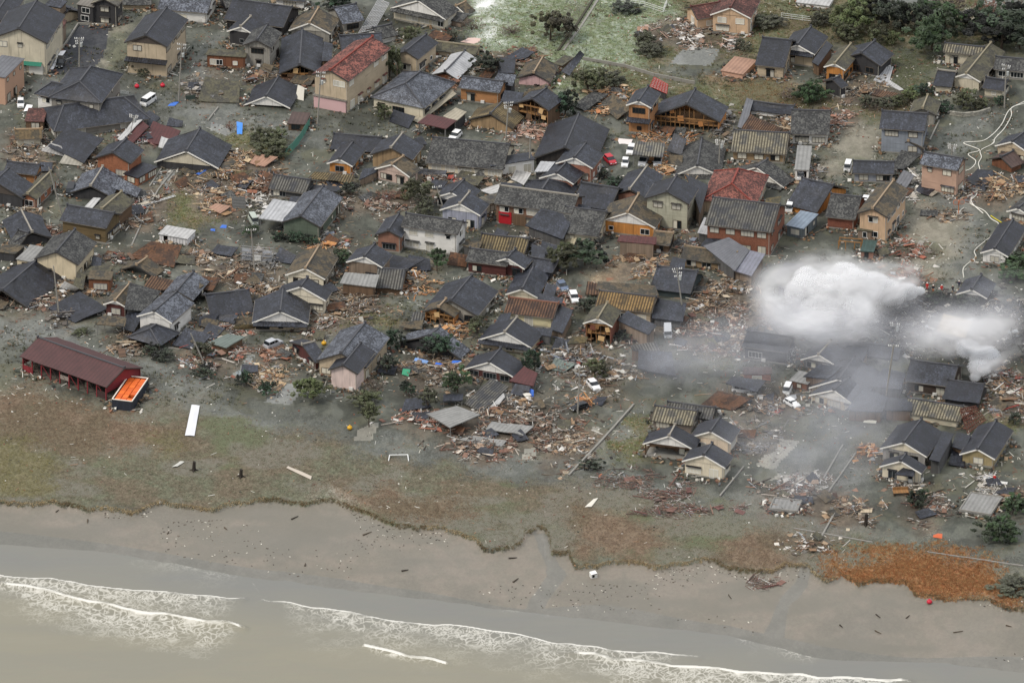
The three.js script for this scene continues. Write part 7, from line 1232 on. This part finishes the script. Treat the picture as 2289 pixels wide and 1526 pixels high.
lowWall('concrete kerb along the narrow grey lane beside the brick annex', [[-82.4,-47.15], [-79.9,-64.43], [-77.91,-75.65], [-74.83,-86.25]], .3, .3);
lowWall('concrete kerb of the lane behind the sunken grey house', [[-79.85,-77.61], [-76.33,-92.47]], .3, .3);
lowWall('broken drain wall crossing the muddy lot by the blue bag', [[-68.24,-112.7], [-66.18,-119.87]], .35, .3);
lowWall('long drain kerb between the cream garage and the foundation', [[42.09,71.79], [47.3,58.66]], .35, .3);
lowWall('straight kerb of the smoky lane beside the white litter', [[63.36,64.03], [67.93,48.74]], .3, .3);
lowWall('kerb of the smoky lane beside the shore house', [[63.38,72.01], [66.77,62.69], [70.44,52.36]], .3, .3);
lowWall('drain wall running down to the beach beside the grass patch', [[11.55,62.54], [18.86,45.84], [25.31,30.13]], .4, .4);
lowWall('dark drain channel wall on the beach grass', [[62.04,89.49], [65.6,77.29]], .35, .35);
lowWall('garden wall above the green field behind the pink gable', [[16.26,-146.45], [25.84,-142.23], [32.45,-137.25], [41.52,-132.81]], .8, .25);
lowWall('kerb along the gravel yard beside the blue grey house', [[93.26,-102.04], [95.9,-112.7]], .4, .25);
lowWall('concrete edge of the beach road below the red tangle', [[56.59,85.73], [72.13,91.86]], .25, .3);
lowWall('concrete edge of the road above the rust reeds', [[82.92,96.03], [101.78,102.08]], .25, .3);
polyThing('stone_wall', 'curved dry stone wall below the cream house garden', 'wall', [[98.38,-116.02], [101.28,-114.99], [104.69,-115.76], [107.55,-117.81]], (g, P) => { const st = [0, 1, 2].map(i => new RoundedBoxGeometry(.62, .36, .5, 1, .1)); for (let s = 0; s + 1 < P.length; s++) { const a = P[s], b = P[s + 1], n = Math.round(Math.hypot(b[0] - a[0], b[1] - a[1]) / .62); for (let r = 0; r < 3; r++) for (let i = 0; i < n; i++) { const t = (i + .5 + (r & 1) * .4) / n, m = part('stone', st[(i + r) % 3], flat(pick([0x8c8a80, 0x7c7a72, 0x9a978c]), .9), g, lerp(a[0], b[0], t), .18 + r * .35, lerp(a[1], b[1], t)); m.rotation.y = -Math.atan2(b[1] - a[1], b[0] - a[0]) + rr(-.1, .1); } } });
lowWall('dark overgrown drainage bank crossing the pale field', [[10.51,-151.49], [14.91,-166.21], [19.4,-183.08]], .35, .5, flat(0x3e3c30, .95));
lowWall('pale concrete strip beside the dark drainage bank', [[11.8,-151.75], [15.77,-165.13], [20.27,-181.98]], .15, .5, CONCRETE);
hose('white fire hose looping toward the pink tan house', [[115.68,-123.21], [112.26,-119.1], [109.63,-110.15], [106.99,-104.31], [104.96,-101.76], [100.73,-100.75], [104.06,-96.73], [101.44,-94.72], [102.91,-90.98], [101.43,-86.75], [100.34,-85.76]], 0xd4d2c8);
hose('long white fire hose running down the lane to the gatehouse', [[115.61,-122.18], [112.62,-119.87], [112.28,-115.76], [110.14,-108.11], [107.73,-102.55], [107.4,-100.5], [104.25,-96.48], [104.26,-92.97], [103.47,-89.98], [103.57,-86.0], [102.77,-79.09], [102.16,-73.69], [100.47,-69.05], [103.32,-64.92], [104.71,-60.57], [106.02,-58.4], [104.68,-52.88], [102.43,-49.06], [100.03,-44.31], [100.18,-41.47], [97.25,-35.81], [97.0,-31.1]], 0xd0cec4);
hose('white fire hose lying beside the dark tarpaulin roof', [[101.6,-84.12], [102.67,-81.06], [102.37,-75.65], [100.73,-70.02], [103.03,-63.47]], 0xdcdad2);
hose('bright yellow length of fire hose on the lane', [[104.62,-62.5], [105.54,-60.81], [106.76,-58.88]], 0xc8b820);
tarp('blue tarpaulin flat on the crossroads beside the white minivan', [[-78.02,0,-120.89], [-76.01,0,-120.89], [-75.14,0,-122.96], [-76.72,0,-122.7]], 0x3a6cc0);
tarp('blue bag upright beside the rust red shrub', [[-61.49,0,-105.58], [-60.34,0,-105.58], [-60.29,1.6,-108.14], [-61.67,1.6,-108.65]], 0x3f86dc, 'blue_bag', 'bag');
tarp('blue tarpaulin at the foot of the collapsed dark house', [[-69.98,0,-84.02], [-68.07,0,-82.79], [-66.28,0.6,-85.2], [-67.54,0.6,-85.69]], 0x3a64b4);
tarp('small blue scrap on the mud by the stranded pale van', [[-65.65,0,-54.79], [-64.62,0,-54.55], [-64.63,0.3,-55.11], [-65.55,0.3,-55.11]], 0x3868c0);
tarp('larger blue scrap beside the stranded pale van', [[-63.66,0,-56.23], [-62.23,0,-56.23], [-62.14,0.4,-56.92], [-63.17,0.4,-57.06]], 0x3868c0);
tarp('pale blue tarpaulin end before the wet silver roof', [[-20.86,0,10.44], [-18.1,0,11.11], [-17.51,0.5,10.57], [-20.28,0.5,9.23]], 0x6a90c4);
tarp('blue tarpaulin middle fold below the round dark tree', [[-16.51,0,13.11], [-15.52,0,13.33], [-14.16,0.5,11.46], [-15.93,0.5,11.46]], 0x2f68c8);
tarp('bright blue tarpaulin end by the olive shrub', [[-13.38,0,11.33], [-11.61,0,10.89], [-10.53,0.5,10.34], [-12.4,0.5,10.34]], 0x2f6cd0);
tarp('blue tarpaulin stuffed against the maroon lean to', [[3.2,0,26.35], [4.47,0,26.35], [4.57,0.9,25.53], [3.69,0.9,24.66]], 0x2f64c0);
tarp('green crate cover in the scraps with blue tarps', [[-23.02,0,16.22], [-21.64,0,16.66], [-21.26,0.9,15.38], [-22.83,0.9,14.94]], 0x2f8a66);
tarp('long white cloth stretched over the beach grass', [[-67.3,0,44.62], [-65.35,0,44.71], [-64.77,0,30.83], [-66.48,0,30.3]], 0xcfd0d4, 'white_cloth', 'cloth');
tarp('small pale cloth lying above the two stumps', [[-69.45,0,58.88], [-68.3,0,58.54], [-66.96,0,56.32], [-67.82,0,56.15]], 0xb8b8b0, 'white_cloth', 'cloth');
tarp('long pale rag on the grass near the leaning pine', [[-46.07,0,59.14], [-40.93,0,64.23], [-40.77,0,62.96], [-45.71,0,58.29]], 0xb4aa9c, 'white_cloth', 'cloth');
tarp('white scrap sheet beside the drain on the beach grass', [[14.7,0,76.42], [16.04,0,76.42], [17.42,0,72.66], [16.46,0,73.08]], 0xd0ccc0, 'white_cloth', 'cloth');
tarp('white bags heaped beside the small white hatchback', [[-109.93,0,-117.56], [-108.35,0,-117.56], [-107.91,0.8,-119.37], [-109.29,0.8,-119.63]], 0xe4e4e4, 'plastic_heap', 'heap');
tarp('white plastic heaped along the black family car', [[-105.52,0,-140.92], [-104.56,0,-140.92], [-102.05,0.6,-150.13], [-103.32,0.6,-149.86]], 0xe2e4e8, 'plastic_heap', 'heap');
tarp('white plastic spread on the lot above the striped carport', [[23.89,0,-100.5], [26.39,0,-99.74], [26.94,0.2,-102.33], [23.5,0.2,-103.08]], 0xd8d0cc, 'plastic_heap', 'heap');
tarp('pink sheet spread at the edge of the snow patched field', [[-11.85,0,-156.55], [-7.97,0,-155.48], [-7.12,0.2,-158.23], [-10.14,0.2,-158.77]], 0xc8aea4, 'pink_sheet', 'sheet');
tarp('white sheet hanging in strips beside the flattened gable', [[-48.98,0,-124.5], [-47.05,0,-123.47], [-46.93,1.4,-127.59], [-48.44,1.6,-128.7]], 0xb8b4a8, 'white_cloth', 'cloth');
tarp('orange board lying flat beside the large thicket', [[84.39,0,89.71], [86.16,0,90.14], [86.37,0,87.98], [84.6,0,87.41]], 0xc05a2c, 'orange_board', 'board');
tarp('orange board lying on the beach road near the fallen tree', [[17.05,0,63.64], [17.7,0,63.81], [18.49,0,61.69], [17.84,0,61.09]], 0xcc6a34, 'orange_board', 'board');
tarp('white board beside the smoky lane end', [[72.45,0,38.25], [75.11,0,38.7], [75.67,1.0,37.03], [73.32,1.0,36.8]], 0xd6d4c6, 'white_board', 'board');
{ // dark notice board on two legs
  const g = thing('notice_board', 'dark notice board on two legs by the crossroads', 'board', -72.48,-122.44, .2); part('panel', box(2.2, 1, .08), flat(0x33403a, .7), g, 0, 1.5, 0); for (const s of [-1, 1]) part('leg', box(.1, 1.4, .1), DARKTRIM, g, s, .6, 0);
  const b = thing('bench', 'brown wooden bench washed up before the shore house', 'bench', 78.78,70.69, .1); for (let i = 0; i < 4; i++) part('slat', box(3.2, .08, .3), WOOD, b, 0, .7, (i - 1.5) * .36); for (const s of [-1, 1]) part('leg', box(.12, .7, 1.3), DARKWOOD, b, s * 1.4, .33, 0); part('backrest', box(3.2, .6, .08), WOOD, b, 0, 1.05, -.75);
  const m = thing('traffic_mirror', 'orange post with twin round traffic mirrors on the vacant lot', 'mirror', 97.59,-63.22, .2); part('post', rod([0, 0, 0], [0, 3.6, 0], .09), flat(0xc07040, .6), m); for (const s of [-1, 1]) { const d = part('mirror_disc', new THREE.CylinderGeometry(.62, .62, .1, 24), flat(0xb87456, .5), m, s * .7, 3.1, .08); d.rotation.x = 1.4; const q = part('mirror_glass', new THREE.CylinderGeometry(.5, .5, .03, 24), flat(0x8a8078, .2), m, s * .7, 3.11, .15); q.rotation.x = 1.4; } part('concrete_foot', box(1.2, .3, .9), CONCRETE, m, .2, .15, 0);
  const s = thing('goal_frame', 'white tube goal frame fallen on the shore grass', 'goal', -23.24,54.87); for (const [a, b] of [[[-2, .1, .9], [-1.8, .5, -.9]], [[-1.8, .5, -.9], [1.9, .5, -1.1]], [[1.9, .5, -1.1], [2.1, .1, 1]]]) part('tube', rod(a, b, .11), WHITEP, s);
  const f = thing('scaffold', 'bent steel scaffold frame beside the slim pole', 'scaffold', -54.96,-38.63, -.2), sm = flat(0x9a9c9e, .5, .4); for (const x of [-3.4, -1.2, 1.2, 3.4]) for (const z of [-.6, .6]) part('standard', rod([x, 0, z], [x + rr(-.3, .3), 4, z], .06), sm, f); for (const y of [.8, 1.7, 2.6, 3.4]) for (const z of [-.6, .6]) part('ledger', rod([-3.5, y + rr(-.2, .2), z], [3.5, y + rr(-.2, .2), z], .05), sm, f); for (const y of [.9, 1.8, 2.7]) for (const x of [-2.3, 2.3]) { const q = part('deck_plank', box(2, .06, 1.1), flat(0x77797c, .6), f, x, y, 0); q.rotation.z = rr(-.12, .12); } part('brace', rod([-3.4, .1, .6], [-1.2, 3.4, .6], .05), sm, f); part('door_panel', box(1.8, 1.9, .08), flat(0xd0d2d0, .6), f, 0, 1, .3);
  const st = thing('stair', 'dark concrete stair left standing by the levelled house', 'stair', -59.7,-66.37, .1); for (let i = 0; i < 8; i++) part('step', box(3, .2, .36), flat(0x5e5e5c, .9), st, 0, .1 + i * .2, -i * .34);
  const w = thing('washing_machine', 'white washing machine tipped on the dry sand', 'appliance', 16.15,105.14, .4); w.rotation.x = .2; part('cabinet', new RoundedBoxGeometry(1.3, 1.2, 1.1, 2, .08), flat(0xdcdcd8, .5), w, 0, .55, 0); part('door', new THREE.CylinderGeometry(.3, .3, .06, 18).rotateX(1.57), GLASS, w, -.2, .6, .56); part('control_panel', box(1.1, .2, .05), flat(0x6a6a6c, .5), w, 0, 1, .56);
  const an = thing('fallen_mast', 'white lattice mast fallen across the lane kerb', 'mast', -79.43,-67.83, -.9); for (const q of [-.25, .25]) part('rail', rod([q, .4, -7], [q, .7, 7], .07), WHITEP, an); for (let i = 0; i < 12; i++) part('rung', rod([-.25, .42 + i * .025, -6.6 + i * 1.15], [.25, .44 + i * .025, -6.2 + i * 1.15], .04), WHITEP, an); for (const z of [3, 4.2, 5.4]) part('antenna_arm', rod([-1.6, .7, z], [1.6, .9, z], .05), WHITEP, an);
}
for (const [l, x, z] of [['red float on the road before the carved dark gable', -85.01,-130.98], ['red float by the drive of the tan two storey house', -79.2,-131.5], ['red float against the salmon walled block', -111.23,-132.55], ['red ball washed onto the wet sand', 82.34,116.56], ['yellow barrel near the silver ribbed roof', -39.65,1.7], ['yellow crate bucket under the leaning pine', -33.45,41.33]]) { const c = /yellow/.test(l) ? 0xc89a20 : 0xb81c34, g = thing('float', l, 'float', x, z); const q = part('body', new THREE.SphereGeometry(.55, 18, 12), flat(c, .5), g, 0, .45, 0); q.scale.y = .85; part('cap', new THREE.CylinderGeometry(.16, .2, .2, 12), flat(c, .5), g, 0, .95, 0); }
for (const [l, x, z, h] of [['tall dark stump on the beach grass beside a plank', -64.89,59.99, 2.1], ['shorter dark stump on the beach grass', -55.22,62.96, 1.8], ['thick dark post stub by the drain on the shore', 71.14,84.29, 2.6]]) { const g = thing('tree_stump', l, 'stump', x, z), bk = flat(0x2e2822, .95); part('trunk', rod([0, -.2, 0], [.1, h, .05], .42, .3, 9), bk, g); for (let i = 0; i < 4; i++) part('root', rod([0, .4, 0], [Math.cos(i * 1.7) * 1, 0, Math.sin(i * 1.7) * 1], .18, .06, 6), bk, g); part('stub_branch', rod([0, h * .7, 0], [.5, h * .95, .2], .1, .05, 6), bk, g); }
{ // driftwood on the sand
  const spots = [[-69.11,85.97], [-64.84,93.36], [-57.58,84.31], [-44.32,82.08], [-43.81,79.75], [-92.02,80.75], [-85.51,81.17], [-97.3,81.66], [-91.85,76.84], [-71.63,84.97], [-41.22,99.47], [-45.79,98.01], [-29.08,86.54], [-15.7,95.24], [-21.29,102.07], [-17.57,97.2], [0.18,97.28], [-5.86,100.29], [0.74,106.35], [-12.26,101.5], [71.75,128.03], [62.6,131.71], [72.03,121.54], [67.09,135.38], [87.44,128.03], [88.97,129.44], [97.46,125.87], [60.51,125.25], [64.58,125.56], [90.31,123.4], [43.05,113.43], [48.81,107.15], [77.85,121.85], [60.74,110.92]];
  spots.filter((_, i) => i % 2 === 0).forEach(([x, z], i) => { const l = rr(.8, 2.2), g = rod([-l / 2, .12, 0], [l / 2, .16, 0], rr(.1, .2), .07, 7); tagged(new THREE.Mesh(g, flat(pick([0x453c32, 0x52483c, 0x3a342e]), .95)), 'driftwood_log', 'dark driftwood log lying on the bare sand', 'driftwood', 'driftwood logs on the sand').position.set(x, groundY(x, z), z); scene.children[scene.children.length - 1].rotation.y = rr(-1.6, 1.6); });
}
// ================= ground cover and litter (nobody could count it) =================
function scatter(name, label, geo, m, n, place) { const im = new THREE.InstancedMesh(geo, m, n); let k = 0; for (let t = 0; t < n * 30 && k < n; t++) if (place(dummy)) { dummy.updateMatrix(); im.setMatrixAt(k, dummy.matrix); im.setColorAt(k, tint); k++; } im.count = k; if (k) kindOf(im, name, 'stuff', label); }
const blades = n => { const P = [], q = mulberry(n * 31 + 5); for (let i = 0; i < n; i++) { const a = q() * 6.28, r = .5 * q(), x = Math.cos(a) * r, z = Math.sin(a) * r, d = q() * 6.28, w = .09; P.push(x - Math.cos(d) * w, 0, z - Math.sin(d) * w, x + Math.cos(d) * w, 0, z + Math.sin(d) * w, x + (q() - .5) * .8, .5 + .5 * q(), z + (q() - .5) * .8); } const g = new THREE.BufferGeometry(); g.setAttribute('position', new THREE.Float32BufferAttribute(P, 3)); g.computeVertexNormals(); return g; };
const grassMat = mat('grass_blades', { color: 0xffffff, roughness: .9 });
const inView = () => { const z = rr(-190, 120), w = 108 - z * .06; return [rr(-w, w), z]; };
const GCOL = { field: [0x8c9c78, 0x7a8a62, 0x6e7852], olive: [0x62643e, 0x6e6044, 0x545a38], lawn: [0x565c3e], brownslope: [0x7c6244, 0x6a6040], grass: [0x6a6c40, 0x5a6438, 0x7a6a48], beachgrass: [0x5e5c48, 0x645a48, 0x565e46, 0x6c6452], browngrass: [0x6a5845, 0x5e5040, 0x705f4a], yellowgrass: [0x6e683e, 0x66613c], rustgrass: [0x9a6a42, 0xa67850, 0x8a5e3c, 0xae8c60, 0x92724e] };
const ZN = Object.fromEntries(Object.entries(ZC).map(([k, v]) => [v, k]));
scatter('grass', 'short dry and green grass over the field and shore terrace', blades(7), grassMat, 46000, d => { const [x, z] = inView(), k = ZN[zoneAt(x, z, R() - .5, R() - .5)]; if (!GCOL[k] || k === 'rustgrass') return false; const s = rr(.5, 1.3); d.position.set(x, groundY(x, z) - .02, z); d.rotation.set(0, rr(0, 6.28), 0); d.scale.set(s, rr(.06, k === 'beachgrass' || k === 'browngrass' || k === 'yellowgrass' ? .16 : .4), s); tint.setHex(pick(GCOL[k])); return true; });
scatter('reeds', 'rust coloured reeds flattened above the sand', blades(9), grassMat, 7000, d => { const x = rr(55, 112), z = rr(60, 120); if (zoneAt(x, z, (R() - .5) * 1.6, (R() - .5) * 1.6) !== ZC.rustgrass) return false; const s = rr(.35, .9); d.position.set(x, groundY(x, z) - .02, z); d.rotation.set(rr(-.2, .4), rr(0, 6.28), rr(-.3, .3)); d.scale.set(s, rr(.15, .5), s); tint.setHex(pick(GCOL.rustgrass)); return true; });
scatter('bank_tussocks', 'matted grass and roots hanging over the eroded bank', blades(9), grassMat, 2600, d => { const x = rr(-110, 110), z = scarpZ(x) + rr(-1, .1), b = vn(x * .09, 5) ; const s = rr(.5, 1.1); d.position.set(x, groundY(x, z) - .05, z); d.rotation.set(rr(.1, .9), rr(0, 6.28), rr(-.3, .3)); d.scale.set(s * .8, rr(.15, .4), s * .8); tint.setHex(pick(b > .5 ? [0x9c8a68, 0xa89878, 0x86765a] : [0x6a5a42, 0x78664a, 0x625c3e])); return true; });
scatter('litter', 'small scattered litter and splinters over the muddy ground', chip, chipMat, 14000, d => { const [x, z] = inView(), past = z - scarpZ(x); if (past > 0 || vn(x * .12 + 4, z * .09) + .35 * R() < .55) return false; if (past > -45 && R() < .8) return false; d.position.set(x, groundY(x, z) + .05, z); d.rotation.set(rr(-.3, .3), rr(0, 6.28), rr(-.3, .3)); const q = R(); q < .5 ? d.scale.set(rr(.1, .4), rr(.05, .2), rr(.1, .35)) : d.scale.set(rr(.4, 1.8), rr(.03, .08), rr(.04, .12)); tint.setHex(pick([0xd4d2ca, 0xc4c0b4, 0x8a7a64, 0x6a5444, 0x4a4640, 0x3a3a38, 0x94745a, 0x7c4a3c, 0x5c5a4c, 0x544e40])); return true; });
scatter('yard_clutter', 'mixed household clutter and splinters heaped round the house walls', chip, chipMat, 17000, d => { const [hx, hz, a, W, L] = pick(FOOT), s = R() < W / (W + L), u = rr(-.55, .55), o = Math.pow(R(), 1.6) * 2.6 - .5, lx = s ? u * W : (R() < .5 ? -1 : 1) * (W / 2 + o), lz = s ? (R() < .5 ? -1 : 1) * (L / 2 + o) : u * L, x = hx + Math.cos(a) * lx + Math.sin(a) * lz, z = hz - Math.sin(a) * lx + Math.cos(a) * lz; if (vn(x * .2 + 14, z * .16) < .38) return false; d.position.set(x, groundY(x, z) + rr(.02, .35), z); d.rotation.set(rr(-.5, .5), rr(0, 6.28), rr(-.5, .5)); const q = R(); q < .35 ? d.scale.set(rr(.2, .7), rr(.15, .6), rr(.2, .6)) : q < .7 ? d.scale.set(rr(.5, 2.2), rr(.03, .09), rr(.05, .16)) : d.scale.set(rr(.4, 1.3), rr(.03, .08), rr(.3, .9)); tint.setHex(pick([0x3c3a36, 0x4a463e, 0x2e2e2c, 0x5c5448, 0x6a5a48, 0x7c6248, 0x84604a, 0x8c8a82, 0xb4b0a6, 0xd0cec6, 0x565a5c, 0x3a4038, 0x6e4a3c, 0x96836a])); return true; });
scatter('tangle', 'low dark weeds and twisted twigs between the houses', blades(8), grassMat, 6000, d => { const [x, z] = inView(); if (z > 30 || z - scarpZ(x) > -30 || zoneAt(x, z) === ZC.gravel || vn(x * .1 + 40, z * .08 + 3) < .6) return false; const s = rr(.6, 1.5); d.position.set(x, groundY(x, z), z); d.rotation.set(rr(-.4, .4), rr(0, 6.28), rr(-.4, .4)); d.scale.set(s, rr(.2, .6), s); tint.setHex(pick([0x464a34, 0x3a3e2e, 0x55503c, 0x5e5a44])); return true; });
scatter('shell_scatter', 'dark pebbles and shell bits strewn on the sand', chip, chipMat, 700, d => { const x = rr(-108, 108), f = R(), z = lerp(scarpZ(x) + .5, waterZ(x) - 2, f * f); if (vn(x * .05 + 3, z * .07) < .55) return false; d.position.set(x, groundY(x, z) + .02, z); d.rotation.set(0, rr(0, 6.28), 0); d.scale.set(rr(.08, .5), rr(.04, .12), rr(.08, .25)); tint.setHex(pick([0x4a443c, 0x3c3834, 0x5c5248, 0x8a8478, 0xc8c4b8])); return true; });
// ================= smoke: fine pale particles in rolling billows =================
function smoke(name, label, blobs, n, size, hexes, soft) {
  const geo = new THREE.OctahedronGeometry(1, 0), m = new THREE.MeshPhysicalMaterial({ name, color: 0xffffff, roughness: 1, transmission: .65, thickness: 0, side: THREE.DoubleSide });
  let tot = 0; const vol = blobs.map(b => tot += b[3] * b[4] * b[5] * b[6]);
  scatter(name, label, geo, m, n, d => {
    const t = R() * tot, b = blobs[vol.findIndex(v => v >= t)]; let x, y, z, r; do { x = rr(-1, 1); y = rr(-1, 1); z = rr(-1, 1); r = x * x + y * y + z * z; } while (r > 1);
    x = b[0] + x * b[3]; y = b[1] + y * b[4]; z = b[2] + z * b[5]; if (y < .3) return false; const f = fbm3(x * soft[0], y * soft[0], z * soft[0]);
    if (f - .5 < soft[1] * (r - soft[2]) + (R() - .5) * soft[3]) return false;
    d.position.set(x, y, z); d.rotation.set(rr(0, 3), rr(0, 3), 0); d.scale.setScalar(rr(size[0], size[1])); tint.setHex(pick(hexes)); return true;
  });
}
const bl = (p, rx, ry, rz, w = 1) => [...p, rx, ry, rz, w];
smoke('smoke_plume', 'dense white smoke plume drifting from the charred rubble', [bl([86.81,2.2,-20.07], 1.6, 1.2, 1.6, 4), bl([84.28,3.4,-17.56], 2.6, 2, 2.4, 3), bl([80.3,4.6,-14.18], 3.8, 3, 3.6, 1.8), bl([76.29,5.6,-14.29], 4.8, 4, 4.4, 1.1), bl([72.13,6.4,-12.62], 5.8, 4.8, 5.2), bl([70.39,7.6,-17.16], 4.2, 2.8, 4.2, 1.3), bl([66.83,6.4,-10.43], 5.8, 4.6, 5.4), bl([62.59,6.2,-10.85], 5, 4, 5), bl([63.04,7.2,-16.23], 3.4, 2.4, 3.4, 1.4), bl([70.96,4.6,-6.31], 5.6, 4.2, 5.4), bl([65.68,4.6,-4.14], 5.6, 4, 5.4, .9)], 560000, [.03, .06], [0xfdfdfd, 0xf8f9fa], [.2, .8, .64, .45]);
smoke('smoke_plume', 'smaller pale smoke plume rising behind the black roofed annex', [bl([96.54,1.6,20.08], 1.5, 1.1, 1.5, 1.6), bl([97.33,3.0,18.7], 2.8, 2, 2.6), bl([98.61,4.0,15.23], 3.8, 2.6, 3.4), bl([95.47,4.4,12.65], 3.4, 2, 3.4, .5)], 70000, [.025, .055], [0xf4f5f7, 0xeceef0], [.22, .9, .5, .8]);
// drifting layers of thin smoke at four heights, densest along the drift
function smokeLayer(label, x0, x1, z0, z1, y, seed, blobs, strength, hex = 0xccd0d8) {
  const N = 256, a = tex(N, N, (i, j) => { const u = (i + .5) / N, v = (j + .5) / N, x = lerp(x0, x1, u), z = lerp(z0, z1, v); let s = 0; for (const [bx, bz, rx, rz, w] of blobs) { const d = ((x - bx) / rx) ** 2 + ((z - bz) / rz) ** 2; if (d < 1) s += w * (1 - d) * (1 - d); } const f = fbm(x * .07 + seed, z * .055 + seed * 3, 5), g = fbm(x * .22 + seed, z * .16, 4); return g3(255 * clamp(Math.min(s, 1.3) * sstep(.28, .78, f * .75 + g * .3) * strength)); }, false);
  a.wrapS = a.wrapT = THREE.ClampToEdgeWrapping;
  const q = new THREE.PlaneGeometry(x1 - x0, z1 - z0, 50, 50); q.rotateX(-Math.PI / 2); const p = q.attributes.position, uv = q.attributes.uv, cx = (x0 + x1) / 2, cz = (z0 + z1) / 2;
  for (let i = 0; i < p.count; i++) { p.setY(i, 2.4 * (fbm(p.getX(i) * .09 + seed, p.getZ(i) * .08, 3) - .5)); uv.setXY(i, (p.getX(i) + cx - x0) / (x1 - x0), (p.getZ(i) + cz - z0) / (z1 - z0)); } q.computeVertexNormals();
  const m = kindOf(new THREE.Mesh(q, new THREE.MeshPhysicalMaterial({ name: 'thin_smoke', color: hex, roughness: 1, alphaMap: a, transparent: true, side: THREE.DoubleSide, transmission: .45, thickness: 0, depthWrite: false })), 'thin_smoke', 'stuff', label); m.position.set(cx, y, cz);
}
const DRIFT = [[30.37,19.58, 12, 18, .7], [39.72,18.53, 14, 22, .9], [50.11,14.3, 14, 24, .9], [61.71,3.65, 14, 24, 1.5], [54.78,-15.85, 8, 16, .8], [69.33,1.51, 12, 20, 1.4], [74.18,20.63, 14, 26, 1.1], [81.29,7.93, 12, 22, .9], [90.9,3.65, 13, 20, 1.2], [102.69,-4.96, 10, 20, 1.2], [72.38,41.41, 14, 28, .8], [64.4,57.68, 18, 34, .6], [50.89,51.61, 16, 30, .4], [55.66,73.65, 22, 34, .35], [77.62,-15.85, 10, 14, .8]];
['lower', 'middle', 'upper'].forEach((w, i) => smokeLayer(`${w} drifting layer of thin bluish smoke over the low roofs`, 5, 120, -45, 125, 3.6 + i * 2.2, 3.7 + i * 11.3, DRIFT, [.24, .2, .16][i]));
const BILLOW = [[84.67,-15.87, 4, 6, 1.2], [79.77,-13.13, 7, 10, 1.6], [74.49,-12.14, 10, 14, 1.9], [68.7,-10.06, 12, 18, 2], [62.03,-8.96, 11, 18, 1.9], [56.33,-7.77, 8, 14, 1.3], [67.97,-16.87, 10, 12, 1.2], [66.52,-1.05, 13, 16, 1.6], [60.75,2.19, 10, 14, 1.2], [71.08,3.36, 10, 12, .9], [96.57,19.42, 4, 7, 1.4], [98.1,16.08, 7, 11, 1.7], [94.18,10.77, 9, 12, 1.2], [102.24,8.54, 8, 12, 1.1], [88.4,13.96, 9, 12, .8]];
['lower', 'middle', 'upper'].forEach((w, i) => smokeLayer(`${w} soft white fringe of the smoke plumes`, 5, 120, -45, 75, 4.2 + i * 2.6, 61.7 + i * 7.3, BILLOW, [.62, .56, .46][i], 0xf2f3f5));

renderer.render(scene, camera);
